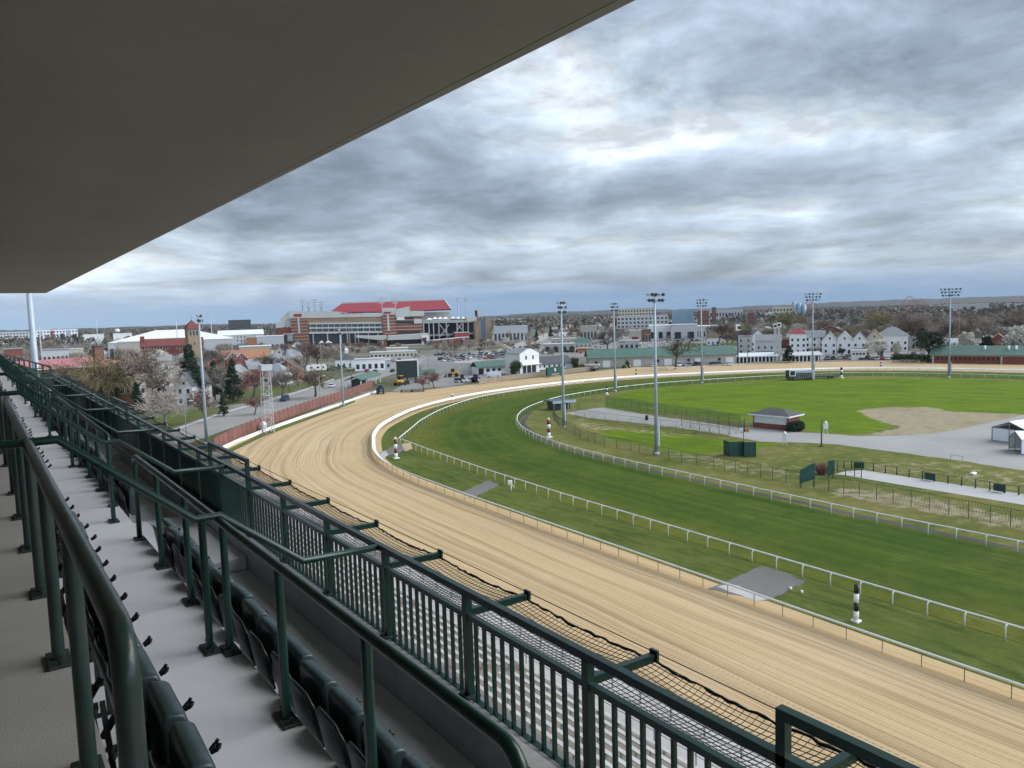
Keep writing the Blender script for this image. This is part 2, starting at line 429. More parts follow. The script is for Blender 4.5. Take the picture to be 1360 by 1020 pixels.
while y < yb:
    p = netp(1.0, y); pts.append((p[0]+rnd.uniform(-.007, .007)-.006, y, p[2]+rnd.uniform(-.007, .007))); rs.append(.006+rnd.random()*.007); y += .05
b.tube(pts, rs, 6); b.build('edge_rope', M['black'], net)
b = MB(); b.tube([(3.565, ya, Z(-2.27)), (3.565, yb, Z(-2.27))], .004, 5); b.build('edge_cable', M['black'], net)

# ---- folding seats
def squeeze(b):
    b.v = [(x*.68 if x < .16 else x-.105, y, z+.02) for x, y, z in b.v]
def make_seat(name, label, grp, brace=True):
    t = thing(name, label, 'seat', (0, 0, 0), 0, grp)
    # curved backrest with a rounded top, leaning back
    b = MB(); nv, nz = 8, 6; vs = []
    for side in (0, 1):
        for i in range(nz+1):
            for j in range(nv+1):
                u = j/nv*2-1; w = i/nz
                hw = .252*(1-.08*(1-w)) * (1 if w < .72 else math.sqrt(max(.12, 1-((w-.72)/.30)**2*.75)))
                x = -.02 - .10*w - .030*(1-u*u) + (.028 if side else 0); z = .40 + .46*w - (.035*u*u if w > .8 else 0)
                vs.append((x, u*hw, z))
    K = (nv+1)*(nz+1); fs = []
    for i in range(nz):
        for j in range(nv):
            a = i*(nv+1)+j; fs.append((a, a+nv+1, a+nv+2, a+1)); fs.append((K+a, K+a+1, K+a+nv+2, K+a+nv+1))
    ring = [j for j in range(nv+1)] + [i*(nv+1)+nv for i in range(1, nz+1)] + [nz*(nv+1)+j for j in range(nv-1, -1, -1)] + [i*(nv+1) for i in range(nz-1, 0, -1)]
    for i in range(len(ring)): a = ring[i]; c = ring[(i+1) % len(ring)]; fs.append((a, c, c+K, a+K))
    b.add(vs, fs, 0, False); b.v = [(x*.62-.028, y, z-.055*(z-.4)/.46) for x, y, z in b.v]; o = b.build('backrest', M['seat_dark'], t); fixn(o)  # backrest darker than the pan: shade of its unlit rear put into the colour
    for p in o.data.polygons: p.use_smooth = True
    # folded seat pan: rounded cushion shell plus dark back plate
    b = MB(); prof = [(.015, .42), (.018, .60), (.020, .78), (.030, .822), (.048, .838), (.100, .838), (.118, .825), (.127, .79), (.122, .60), (.112, .44), (.09, .40), (.05, .39)]
    n = len(prof); vs = []; ys = [(-.224, .70), (-.221, .86), (-.208, .96), (-.190, 1.0), (.190, 1.0), (.208, .96), (.221, .86), (.224, .70)]
    cx = sum(p[0] for p in prof)/n; cz = sum(p[1] for p in prof)/n
    for y, k in ys:
        for p in prof: vs.append((cx+(p[0]-cx)*k, y, cz+(p[1]-cz)*(1-(1-k)*.22)))
    q = len(ys); fs = [tuple(range(n)), tuple(range(q*n-1, (q-1)*n-1, -1))]
    for s in range(q-1):
        for i in range(n): a = s*n+i; c = s*n+(i+1) % n; fs.append((a, a+n, c+n, c))
    b.add(vs, fs, 0, True); b.v = [(x*1.18-.030, y, z-(x-.07)*.22) for x, y, z in b.v]; fixn(b.build('seat_pan', M['seat'], t))
    b = MB(); b.bbox(.128, .155, -.225, .225, .42, .80, .006); b.v = [(x*.62+.03, y, z-.035) for x, y, z in b.v]; b.build('pan_plate', M['seat_dark'], t)
    # arm with a two-pronged end
    b = MB(); b.bar((-.06, .26, .60), (.159, .26, .60), .026, .034)
    for s in (-1, 1):
        b.bar((.185, .26+s*.008, .62), (.215, .26+s*.026, .638), .018, .02); b.bar((.214, .26+s*.026, .636), (.224, .26+s*.02, .66), .015, .018)
    b.build('armrest', M['iron'], t)
    b = MB(); b.box(-.03, .03, .245, .275, .0, .60); b.box(-.10, .12, .235, .285, .0, .015); b.build('standard', M['iron'], t)
    b = MB(); b.bar((-.20, -.26, .42), (-.20, .26, .78), .025, .034); b.bar((-.20, -.26, .78), (-.20, .26, .42), .02, .034); b.bar((-.19, -.26, .60), (-.12, -.26, .70), .02, .034)
    if brace: b.build('brace', M['iron'], t)
    return t
prs = {}; sect = ['nearest', 'second', 'third', 'fourth']
for row, (sx, sz, nm) in enumerate(((.60, Z(-2.69), 'upper row'), (1.79, Z(-3.29), 'lower row'))):
    for k in range(4):
        ya, yb = AISLES[k]+1.12, AISLES[k+1]-1.12; n = 16
        lab = f'folded dark green stadium seat, {nm}, {sect[k]} block'; grp = f'folded seats of the {"upper" if row == 0 else "lower"} row, {sect[k]} block'
        for i in range(n):
            y = ya+.28 + (yb-ya-.56)*i/(n-1)
            if row not in prs: prs[row] = make_seat('folding_chair', lab, grp, row == 0); prs[row].location = (sx, y, sz)
            else: dup(prs[row], (sx, y, sz), random.uniform(-.03, .03), lab, grp).rotation_euler.y = random.uniform(-.035, .035)

# ================================================================== lower bleachers far below the fence
M['alu'] = mat('aluminium_bench', (.47, .46, .43), .5, noise=.10, nscale=.7)
M['step'] = mat('bleacher_concrete', (.225, .195, .16), .9, noise=.15, nscale=.6)
NR = 22; PX, PZ = 1.02, .34; BX, BZ = 28.6, .45
bl = thing('bleacher_terrace', 'stepped concrete terrace of the open lower grandstand below the deck', 'terrace', (0, 0, 0))
b = MB()
for r in range(NR): b.box(BX-PX*(r+1)+.002, BX-PX*r, -10, 118, -.5, BZ+PZ*r)
b.build('steps', M['step'], bl)
b = MB(); b.box(BX+.002, 32.6, -10, 120, -.3, .25); b.build('apron', M['conc'], bl)
sec = [(-4+14.6*k, -4+14.6*k+13.2) for k in range(8)]
bp = None; occ = ['nearest', 'second', 'third', 'fourth', 'fifth', 'sixth', 'seventh', 'eighth']
for k, (ya, yb) in enumerate(sec):
    if k in (0,): continue
    for r in range(NR if k < 4 else 14):
        x = BX-PX*r-.30; z = BZ+PZ*r
        lab = f'white aluminium bench row in the lower bleachers, {occ[k-1]} block below the fence'
        if bp is None:
            bp = thing('bleacher_bench', lab, 'bench', (x, ya, z), 0, 'bleacher benches')
            c = MB(); c.bbox(-.14, .14, 0, 13.2, .40, .45, .01); c.build('seat_plank', M['alu'], bp)
            c = MB(); c.bbox(-.30, -.26, 0, 13.2, .55, .68, .008); c.build('foot_board', M['grey'], bp) if 0 else None
            for j in range(8): c = MB(); c.box(-.10, .10, .4+j*1.75, .46+j*1.75, 0, .40); c.build('leg', M['grey'], bp)
        else: dup(bp, (x, ya, z), 0, lab, 'bleacher benches')
# aisle nosing strips in the terrace
# front railing of the bleachers
fr = thing('bleacher_railing', 'white and grey pipe railing between the bleachers and the dirt track', 'railing', (0, 0, 0))
b = MB(); b.bar((31.6, -10, 1.35), (31.6, 118, 1.35), .09, .09); b.build('top_rail', M['white'], fr)
for zz in (.95, .6): b = MB(); b.bar((31.6, -10, zz), (31.6, 118, zz), .04, .04); b.build('lower_rail', M['grey'], fr)
for i in range(52): b = MB(); b.box(31.56, 31.64, -10+i*2.5, -9.92+i*2.5, .25, 1.33); b.build('post', M['grey'], fr)
fr2 = thing('bleacher_walk_railing', 'grey post and rail barrier along the front row of the bleachers', 'railing', (0, 0, 0))
b = MB(); b.bar((29.2, -10, 1.35), (29.2, 118, 1.35), .05); b.bar((29.2, -10, .85), (29.2, 118, .85), .035); b.build('rail', M['grey'], fr2)
for i in range(43): b = MB(); b.box(29.17, 29.23, -10+i*3, -9.94+i*3, .25, 1.33); b.build('post', M['grey'], fr2)
# ================================================================== GROUND, TRACKS, INFIELD
def pl(pts, z=0.): return [G(p[0], p[1], z) for p in pts]
def offset(C, d):
    o = []
    for i, p in enumerate(C):
        t = (C[min(i+1, len(C)-1)]-C[max(0, i-1)]).normalized(); o.append(p + Vector((-t.y, t.x))*d)
    return o
DI = [Vector((49.6, -40)), Vector((49.6, 10)), Vector((49.7, 26)), Vector((50.0, 40)), Vector((50.3, 56)), Vector((50.5, 70)), Vector((50.9, 87.4)), Vector((52, 106.5)),
      Vector((55, 120)), Vector((60, 132)), Vector((66, 144)), Vector((75, 157)), Vector((91.5, 174.3)), Vector((109, 186.3)), Vector((127.5, 194.4)), Vector((152, 199.5)), Vector((178, 199.7)), Vector((200, 194.5)),
      Vector((217.5, 186.8)), Vector((241, 174)), Vector((262, 157)), Vector((274, 135)), Vector((281, 108)), Vector((286, 70)), Vector((290, 20)), Vector((292, -60))]
DI = curve(DI, 2.0)
OUT = [Vector((31.4, -60)), Vector((31.4, 100)), Vector((33, 125)), Vector((39.3, 154.8)), Vector((51.4, 170)), Vector((67, 186)), Vector((82.6, 202.8)), Vector((94, 215)), Vector((106, 227.7)), Vector((114, 225)), Vector((127, 224.2)),
       Vector((144.5, 227.3)), Vector((175.5, 230.8)), Vector((203, 235)), Vector((229, 237)), Vector((247, 226)), Vector((265, 211.4)), Vector((283, 199)), Vector((301, 185)), Vector((318, 160)), Vector((328, 127)), Vector((334, 80)), Vector((338, 20)), Vector((340, -60))]
TO = [Vector((58.2, -40)), Vector((58.3, 10)), Vector((58.5, 25)), Vector((58.8, 38)), Vector((59.2, 52)), Vector((59.9, 73)), Vector((61.2, 94)), Vector((63.2, 114)), Vector((65.3, 131.6)),
      Vector((75, 144.)), Vector((82.3, 153.1)), Vector((97, 168.)), Vector((116.2, 182.2)), Vector((136, 189.5)), Vector((155.7, 192.8)), Vector((178, 194)), Vector((198, 189)), Vector((214, 181.5)), Vector((237, 169.5)), Vector((257, 153)), Vector((268.5, 133)), Vector((275.5, 107)), Vector((281, 70)), Vector((285, 20)), Vector((287, -60))]
TI = [Vector((80.4, -40)), Vector((80, 10)), Vector((79.9, 30)), Vector((79.7, 47.5)), Vector((80.5, 71)), Vector((81.7, 92)), Vector((84, 107)), Vector((88.7, 122)), Vector((93.5, 131.6)), Vector((100.3, 141.5)), Vector((109, 150.5)), Vector((119, 158.)), Vector((130, 164.2)), Vector((142.7, 168.3)),
      Vector((160, 171.5)), Vector((177, 171)), Vector((194.2, 166.8)), Vector((218, 158.5)), Vector((240, 146.5)), Vector((251, 126)), Vector((257.5, 99.8)), Vector((262, 60)), Vector((265, 20)), Vector((267, -60))]
TOC = curve(TO, 2.0); TIC = curve(TI, 2.0)
OUTC = resample(OUT, 2.0)

def strip(name, inner, outer_poly, m, z, wmax, voff=-1.6, nv=16, kind='structure'):
    """sheet between a path and the boundary beyond it; uv = metres along, metres across"""
    mb = MB(); uv = []; rows = []
    acc = 0.; rows_ok = []
    W = []
    N = len(inner)
    for i, p in enumerate(inner):
        d = (inner[min(i+1, N-1)] - inner[max(0, i-1)]).normalized(); nrm = Vector((-d.y, d.x))
        best = wmax
        for a, c in zip(outer_poly[:-1], outer_poly[1:]):
            e = c-a; den = nrm.x*e.y - nrm.y*e.x
            if abs(den) < 1e-6: continue
            t = ((a.x-p.x)*e.y - (a.y-p.y)*e.x)/den; s_ = ((a.x-p.x)*nrm.y - (a.y-p.y)*nrm.x)/den
            if -.02 <= s_ <= 1.02 and 0 < t < best: best = t
        W.append((best, nrm))
    ws = [w for w, _ in W]
    for _ in range(2): ws = [ws[0]] + [(ws[i-1]+2*ws[i]+ws[i+1])/4 for i in range(1, N-1)] + [ws[-1]]
    vs = []; 
    for i, p in enumerate(inner):
        if i: acc += (p-inner[i-1]).length
        for j in range(nv+1):
            v = voff + (ws[i]-voff)*j/nv; q = p + W[i][1]*v
            vs.append((q.x, q.y, z)); uv.append((acc, v))
    fs = [(i*(nv+1)+j, (i+1)*(nv+1)+j, (i+1)*(nv+1)+j+1, i*(nv+1)+j+1) for i in range(N-1) for j in range(nv)]
    mb.add(vs, fs); o = mb.build(name, m, kind=kind); me = o.data
    if me.polygons[0].normal.z < 0: me.flip_normals()
    L = me.uv_layers.new(name='track'); ids = np.empty(len(me.loops), int); me.loops.foreach_get('vertex_index', ids)
    L.data.foreach_set('uv', np.array(uv, 'f')[ids].ravel())
    return o

def track_uv(g):
    u = g.n('ShaderNodeUVMap'); u.uv_map = 'track'
    s = g.n('ShaderNodeSeparateXYZ'); g.l(u.outputs[0], s.inputs[0]); return s.outputs[0], s.outputs[1]
def dirt_mat():
    g = NG('harrowed_dirt'); u, v = track_uv(g); tc = g.n('ShaderNodeTexCoord').outputs['Object']
    wob = g.noise(g.vec(g.val('MULTIPLY', u, .012), g.val('MULTIPLY', v, .05)), 1., 3)
    vv = g.val('ADD', v, g.val('MULTIPLY', wob, 5.))
    fine = g.noise(g.vec(g.val('MULTIPLY', u, .02), g.val('MULTIPLY', vv, 6.0)), 1., 3, .6)
    mid = g.noise(g.vec(g.val('MULTIPLY', u, .008), g.val('MULTIPLY', vv, 1.1)), 1., 4, .6)
    wide = g.noise(g.vec(g.val('MULTIPLY', u, .006), g.val('MULTIPLY', vv, .22)), 1., 3, .5)
    blot = g.noise(tc, .05, 5, .6); grain = g.noise(tc, 3., 4, .7)
    c = g.mix(g.ramp(wide, .34, .66), (0.506, 0.364, 0.196), (0.594, 0.451, 0.271))
    c = g.mix(g.val('MULTIPLY', g.ramp(mid, .49, .61), .62), c, (0.297, 0.198, 0.098))
    c = g.mix(g.val('MULTIPLY', g.val('MULTIPLY', g.ramp(fine, .50, .60), g.ramp(wide, .36, .56)), .6), c, (0.253, 0.163, 0.075))
    c = g.mix(g.val('MULTIPLY', g.ramp(blot, .5, .72), .3), c, (0.607, 0.476, 0.300))
    # lugged tyre tracks: rows of short dashes along a few lines
    tread = g.val('GREATER_THAN', g.val('SINE', g.val('MULTIPLY', u, 15.)), .1)
    tl = g.noise(g.vec(g.val('MULTIPLY', u, .004), g.val('MULTIPLY', vv, .75)), 1., 1, .4)
    line = g.val('MULTIPLY', g.val('GREATER_THAN', tl, .566), g.val('LESS_THAN', tl, .579))
    c = g.mix(g.val('MULTIPLY', g.val('MULTIPLY', g.val('MULTIPLY', tread, line), g.val('GREATER_THAN', v, 2.5)), .55), c, (0.220, 0.138, 0.075))
    c = g.mix(g.val('MULTIPLY', g.ramp(grain, .55, .75), .18), c, (0.278, 0.188, 0.098))
    g.l(c, g.b.inputs['Base Color']); g.b.inputs['Roughness'].default_value = .95; g.b.inputs['Specular IOR Level'].default_value = .15
    h = g.val('ADD', g.val('MULTIPLY', fine, .6), g.val('MULTIPLY', mid, 1.))
    g.bump(h, .8, .12); return g.m
def turf_mat():
    g = NG('race_turf'); u, v = track_uv(g); tc = g.n('ShaderNodeTexCoord').outputs['Object']
    wob = g.noise(g.vec(g.val('MULTIPLY', u, .02), g.val('MULTIPLY', v, .1)), 1., 2)
    vv = g.val('ADD', v, g.val('MULTIPLY', wob, 3.))
    band = g.noise(g.vec(g.val('MULTIPLY', u, .010), g.val('MULTIPLY', vv, .55)), 1., 3, .6)
    fine = g.noise(g.vec(g.val('MULTIPLY', u, .16), g.val('MULTIPLY', vv, 2.6)), 1., 4, .65)
    blot = g.noise(tc, .09, 5, .6); grain = g.noise(tc, 3.0, 6, .8)
    c = g.mix(g.ramp(band, .35, .65), (0.040, 0.077, 0.010), (0.075, 0.117, 0.013))
    c = g.mix(g.val('MULTIPLY', g.ramp(blot, .45, .7), .4), c, (0.100, 0.128, 0.018))
    edge = g.val('ADD', g.ramp(v, 14.5, 21.5), g.val('MULTIPLY', g.val('SUBTRACT', blot, .5), 1.3), None, True)
    c = g.mix(g.val('MULTIPLY', edge, .75), c, (0.146, 0.139, 0.024))
    patch = g.noise(tc, .55, 5, .7)
    c = g.mix(g.val('MULTIPLY', g.ramp(patch, .48, .68), .5), c, (0.031, 0.059, 0.010))
    streak = g.val('MULTIPLY', g.ramp(fine, .60, .70), g.val('ADD', g.val('MULTIPLY', edge, .8), g.ramp(blot, .44, .62), None, True))
    c = g.mix(g.val('MULTIPLY', streak, .6), c, (0.272, 0.245, 0.104))
    c = g.mix(g.val('MULTIPLY', g.ramp(grain, .5, .75), .35), c, (0.023, 0.049, 0.014))
    g.l(c, g.b.inputs['Base Color']); g.b.inputs['Roughness'].default_value = .95; g.b.inputs['Specular IOR Level'].default_value = .1
    g.bump(grain, .6, .1); return g.m

# one large sheet of city ground reaching the horizon
def city_mat():
    g = NG('city_ground'); tc = g.n('ShaderNodeTexCoord').outputs['Object']
    a = g.noise(tc, .012, 6, .6); b_ = g.noise(tc, .035, 5, .6); c_ = g.noise(tc, .15, 4, .6); d = g.noise(tc, .002, 3, .5)
    c = g.mix(g.ramp(a, .42, .56), (.22, .205, .185), (.11, .12, .06))
    c = g.mix(g.val('MULTIPLY', g.ramp(b_, .52, .62), .8), c, (.33, .31, .285))
    c = g.mix(g.val('MULTIPLY', g.ramp(c_, .5, .7), .5), c, (.13, .115, .09))
    c = g.mix(g.val('MULTIPLY', g.ramp(d, .45, .6), .5), c, (.11, .10, .08))
    g.l(c, g.b.inputs['Base Color']); g.b.inputs['Roughness'].default_value = .95; g.b.inputs['Specular IOR Level'].default_value = .1
    return g.m
mb = MB(); S = 9000
mb.quad((-S, -S, 0), (S, -S, 0), (S, S, 0), (-S, S, 0)); mb.build('ground', city_mat(), kind='structure')

def grass_mat(name, c1, c2, c3, s1=.12, s2=1.3):
    g = NG(name); tc = g.n('ShaderNodeTexCoord').outputs['Object']
    a = g.noise(tc, s1, 5, .62); b_ = g.noise(tc, s2, 5, .7)
    c = g.mix(g.ramp(a, .35, .65), c1, c2); c = g.mix(g.val('MULTIPLY', g.ramp(b_, .48, .72), .55), c, c3)
    g.l(c, g.b.inputs['Base Color']); g.b.inputs['Roughness'].default_value = .95; g.b.inputs['Specular IOR Level'].default_value = .1
    g.bump(b_, .5, .1); return g.m
M['grass'] = grass_mat('roadside_grass', (.075, .105, .03), (.12, .13, .045), (.16, .145, .07))
M['hedge'] = grass_mat('strip_grass', (.07, .085, .03), (.11, .11, .045), (.15, .13, .07))
def pave_mat(name, c1, c2, c3):
    g = NG(name); tc = g.n('ShaderNodeTexCoord').outputs['Object']
    a = g.noise(tc, .09, 5, .6); b_ = g.noise(tc, .9, 5, .7); k = g.noise(tc, 6., 3, .6)
    c = g.mix(g.ramp(a, .35, .65), c1, c2); c = g.mix(g.val('MULTIPLY', g.ramp(b_, .5, .72), .5), c, c3)
    c = g.mix(g.val('MULTIPLY', g.ramp(k, .55, .75), .25), c, tuple(x*.6 for x in c1))
    g.l(c, g.b.inputs['Base Color']); g.b.inputs['Roughness'].default_value = .9; return g.m
M['asphalt'] = pave_mat('weathered_asphalt', (.29, .285, .265), (.34, .335, .315), (.24, .235, .22))
M['road'] = pave_mat('old_road', (.25, .235, .215), (.30, .285, .265), (.20, .19, .175))
M['lot'] = pave_mat('parking_lot', (.20, .19, .18), (.27, .26, .245), (.15, .145, .14))
M['paleconc'] = pave_mat('pale_concrete_path', (.40, .395, .385), (.46, .455, .44), (.34, .335, .325))
M['matgrey'] = pave_mat('grey_crossing', (.135, .128, .118), (.175, .168, .155), (.105, .10, .092))

# infield sheet: fine grid carrying soft masks for lawn, bare dirt and trodden turf
X0, X1, YY0, YY1, ST = 47., 300., -45., 205., 1.0
nx = int((X1-X0)/ST)+1; ny = int((YY1-YY0)/ST)+1
gx, gy = np.meshgrid(X0+np.arange(nx)*ST, YY0+np.arange(ny)*ST, indexing='ij')
def inside(poly):
    r = np.zeros(gx.shape, bool); n = len(poly); j = n-1
    for i in range(n):
        xi, yi = poly[i][0], poly[i][1]; xj, yj = poly[j][0], poly[j][1]
        cnd = ((yi > gy) != (yj > gy)) & (gx < (xj-xi)*(gy-yi)/(yj-yi+1e-9)+xi); r ^= cnd; j = i
    return r
def soft(poly, w):                          # blurred mask
    a = inside(poly).astype('f')
    for _ in range(w):
        a[1:-1, 1:-1] = (a[1:-1, 1:-1]*2 + a[:-2, 1:-1] + a[2:, 1:-1] + a[1:-1, :-2] + a[1:-1, 2:])/6
    return a
lawn1 = pl([(800, 541), (812, 527), (850, 518), (900, 513), (940, 511), (1000, 507.5), (1050, 505), (1120, 503), (1200, 503), (1290, 504), (1420, 508), (1420, 553), (1360, 551), (1300, 549), (1262, 546), (1180, 541.5), (1140, 546), (1168, 556), (1186, 566), (1150, 576), (1095, 575), (1062, 570), (1048, 558), (1003, 553), (985, 560), (930, 553), (870, 547)])
lawn2 = pl([(800, 571), (850, 572), (900, 577), (960, 585), (1040, 590), (1000, 596), (960, 600), (920, 603), (880, 597), (840, 590), (805, 582)])
tin = [(p.x, p.y) for p in TIC]
inner_poly = [(p.x, p.y) for p in TIC] + [(267, -60), (80, -60)]
dirtp = pl([(1137, 545), (1180, 541), (1240, 541), (1262, 547), (1360, 550), (1430, 552), (1430, 560), (1340, 562), (1300, 570), (1240, 577), (1150, 578.5), (1168, 573), (1196, 567), (1170, 560), (1150, 553)])
bare2 = pl([(765, 553), (800, 565), (860, 570), (930, 579), (900, 582), (840, 574), (790, 572), (760, 564)])
bare3 = pl([(1130, 612), (1200, 610), (1280, 618), (1370, 632), (1370, 652), (1280, 640), (1200, 630), (1140, 622)])
bare4 = pl([(900, 600), (1000, 612), (1110, 628), (1110, 642), (1000, 632), (920, 617), (860, 600)])
bare5 = pl([(1095, 645), (1200, 655), (1370, 690), (1370, 708), (1280, 690), (1180, 672), (1095, 655)])
mk_in = soft(inner_poly, 2)
mk_lawn = np.clip(soft(lawn1, 2) + soft(lawn2, 3), 0, 1)
mk_dirt = np.clip(soft(dirtp, 2) + .45*soft(bare2, 3) + .35*soft(bare3, 4) + .4*soft(bare4, 4) + .6*soft(bare5, 2), 0, 1)
vs = np.stack([gx, gy, np.full(gx.shape, .012)], -1).reshape(-1, 3)
idx = np.arange(nx*ny).reshape(nx, ny)
qs = np.stack([idx[:-1, :-1], idx[1:, :-1], idx[1:, 1:], idx[:-1, 1:]], -1).reshape(-1, 4)
keep = inside([(q.x, q.y) for q in offset(DI, 4)] + [(300, -60), (40, -60)]).reshape(-1)
qs = qs[keep[qs].all(1)]
me = bpy.data.meshes.new('infield'); me.from_pydata(vs.tolist(), [], qs.tolist()); me.update()
for nm, a in (('lawn', mk_lawn), ('bare', mk_dirt), ('inner', mk_in)):
    at_ = me.attributes.new(nm, 'FLOAT', 'POINT'); at_.data.foreach_set('value', a.reshape(-1).astype('f'))
def infield_mat():
    g = NG('infield_grass'); tc = g.n('ShaderNodeTexCoord').outputs['Object']
    def att(n): x = g.n('ShaderNodeAttribute'); x.attribute_name = n; return x.outputs['Fac']
    a = g.noise(tc, .055, 6, .62); b_ = g.noise(tc, .5, 6, .68); e = g.noise(tc, 3.0, 6, .8)
    st = g.n('ShaderNodeMapping'); st.inputs['Scale'].default_value = (.35, .06, 1); st.inputs['Rotation'].default_value = (0, 0, R(35)); g.l(tc, st.inputs['Vector'])
    mow = g.noise(st.outputs[0], 1., 4, .6)
    verge = g.mix(g.ramp(a, .35, .65), (0.076, 0.107, 0.020), (0.112, 0.136, 0.028))
    verge = g.mix(g.val('MULTIPLY', g.ramp(b_, .5, .7), .5), verge, (0.156, 0.164, 0.041))
    verge = g.mix(g.val('MULTIPLY', g.ramp(e, .5, .72), .5), verge, (0.042, 0.071, 0.013))
    sv = g.n('ShaderNodeMapping'); sv.inputs['Scale'].default_value = (.9, .16, 1); g.l(tc, sv.inputs['Vector']); vs_ = g.noise(sv.outputs[0], 1., 6, .68)
    verge = g.mix(g.val('MULTIPLY', g.ramp(vs_, .50, .66), .75), verge, (0.034, 0.060, 0.013))
    verge = g.mix(g.val('MULTIPLY', g.ramp(vs_, .44, .30), .65), verge, (0.180, 0.192, 0.081))
    inn = g.mix(g.ramp(a, .36, .6), (0.079, 0.110, 0.020), (0.163, 0.158, 0.045))
    inn = g.mix(g.val('MULTIPLY', g.ramp(b_, .47, .66), .6), inn, (0.263, 0.226, 0.081))
    inn = g.mix(g.val('MULTIPLY', g.ramp(e, .5, .72), .4), inn, (0.063, 0.084, 0.017))
    c = g.mix(att('inner'), verge, inn)
    lawn = g.mix(g.ramp(mow, .36, .64), (0.085, 0.148, 0.005), (0.137, 0.204, 0.007))
    lawn = g.mix(g.val('MULTIPLY', g.ramp(b_, .45, .7), .5), lawn, (0.155, 0.211, 0.011))
    lawn = g.mix(g.val('MULTIPLY', g.ramp(g.noise(tc, .11, 5, .65), .46, .66), .55), lawn, (.060, .112, .010))
    lawn = g.mix(g.val('MULTIPLY', g.ramp(e, .5, .7), .35), lawn, (.07, .12, .01))
    lawn = g.mix(g.val('MULTIPLY', g.ramp(a, .52, .68), .6), lawn, (0.078, 0.122, 0.007))
    lm = g.ramp(g.val('ADD', g.val('ADD', att('lawn'), g.val('MULTIPLY', g.val('SUBTRACT', b_, .5), 1.2)), g.val('ADD', g.val('MULTIPLY', g.val('SUBTRACT', e, .5), .6), g.val('MULTIPLY', g.val('SUBTRACT', a, .5), 1.1))), .30, .72)
    c = g.mix(lm, c, lawn)
    dirt = g.mix(g.ramp(b_, .38, .62), (.30, .245, .155), (.36, .31, .215)); dirt = g.mix(g.val('MULTIPLY', g.ramp(a, .52, .62), .45), dirt, (.20, .19, .085))
    dm = g.ramp(g.val('ADD', g.val('ADD', att('bare'), g.val('MULTIPLY', g.val('SUBTRACT', b_, .5), 2.0)), g.val('ADD', g.val('MULTIPLY', g.val('SUBTRACT', e, .5), .7), g.val('MULTIPLY', g.val('SUBTRACT', a, .5), 1.0))), .34, .70)
    c = g.mix(g.val('MULTIPLY', dm, .92), c, dirt)
    g.l(c, g.b.inputs['Base Color']); g.b.inputs['Roughness'].default_value = .95; g.b.inputs['Specular IOR Level'].default_value = .1
    g.bump(e, .5, .12); return g.m
me.materials.append(infield_mat()); o = bpy.data.objects.new('infield_grass', me); col.objects.link(o); o['kind'] = 'structure'

M['dirt'] = dirt_mat(); M['turf'] = turf_mat()
strip('dirt_track', DI, OUTC, M['dirt'], .024, 60., -1.7, 20)
strip('turf_track', TIC, TOC, M['turf'], .034, 40., -.5, 12)
# dark worn ditch path just inside the inner turf rail, with a lighter sand edge
dk = [p + Vector((0, 0)) for p in TIC]
M['ditch'] = pave_mat('dark_damp_ditch', (.045, .04, .033), (.075, .068, .055), (.035, .032, .027))
def ribbon(name, C, d0, d1, z, m, kind='structure', i0=0, i1=None):
    a = offset(C, d0)[i0:i1]; b2 = offset(C, d1)[i0:i1]; mb = MB()
    vs = [(p.x, p.y, z) for p in a] + [(p.x, p.y, z) for p in b2]; n = len(a)
    mb.add(vs, [(i, i+1, n+i+1, n+i) for i in range(n-1)]); o = mb.build(name, m, kind=kind)
    if o.data.polygons[0].normal.z < 0: o.data.flip_normals()
    return o
def wob(C, amp, seed):
    r = random.Random(seed); ph = [r.random()*6 for _ in range(4)]
    return [p + Vector((math.sin(i*.31+ph[0])+math.sin(i*.83+ph[1])*.6, math.sin(i*.37+ph[2])+math.sin(i*.7+ph[3])*.5))*amp for i, p in enumerate(C)]
iT = [i for i, p in enumerate(TIC) if p.y > -20 and p.x < 112]
ribbon('ditch_path', wob(TIC, .20, 2), -.75, -1.9, .018, M['ditch'], i0=iT[0], i1=iT[-1])
# infield paved roads, path, concrete walk, crossings
def shape(name, pts, z, m, ragged=0.):
    q = pl(pts)
    if ragged:
        r = random.Random(9); C = resample([Vector((p.x, p.y)) for p in q+[q[0]]], 1.3 if len(q) > 12 else .45); q = [p+Vector((r.gauss(0, 1), r.gauss(0, 1)))*ragged for p in C]
    return tess(q, z, name, m)
shape('infield_road', [(752, 549), (770, 545), (800, 541), (835, 547), (880, 554), (940, 562), (985, 568), (1003, 566), (1050, 573.5), (1095, 576.5), (1150, 579.5), (1200, 578), (1240, 576), (1275, 570), (1310, 562), (1360, 551), (1440, 548), (1440, 640), (1360, 626), (1300, 616), (1235, 606.5), (1160, 597), (1110, 590), (1060, 588), (1010, 587), (960, 577), (900, 568), (840, 561), (780, 555)], .028, M['asphalt'], .16)
shape('concrete_walk', [(1108, 630), (1122, 626.5), (1145, 624.5), (1200, 633), (1280, 645), (1360, 657), (1440, 670), (1440, 686), (1360, 671), (1280, 658), (1200, 645), (1142, 635), (1125, 632)], .040, M['paleconc'])
shape('crossing_strip', [(611, 655), (649, 638), (664, 644), (640, 656), (626, 662)], .030, M['matgrey'], .07)
shape('crossing_strip', [(940, 783), (1012, 752), (1052, 764), (1070, 773), (1020, 799), (985, 793)], .030, M['matgrey'], .07)
shape('crossing_strip', [(503, 602), (530, 590), (540, 592), (534, 600), (512, 606)], .030, M['matgrey'], .07)
shape('crossing_pad', [(953, 780), (972, 776), (1024, 795), (1006, 800)], .046, M['paleconc'], .07)
shape('crossing_pad', [(504, 603), (512, 598), (516, 604), (509, 610)], .046, M['paleconc'], .07)
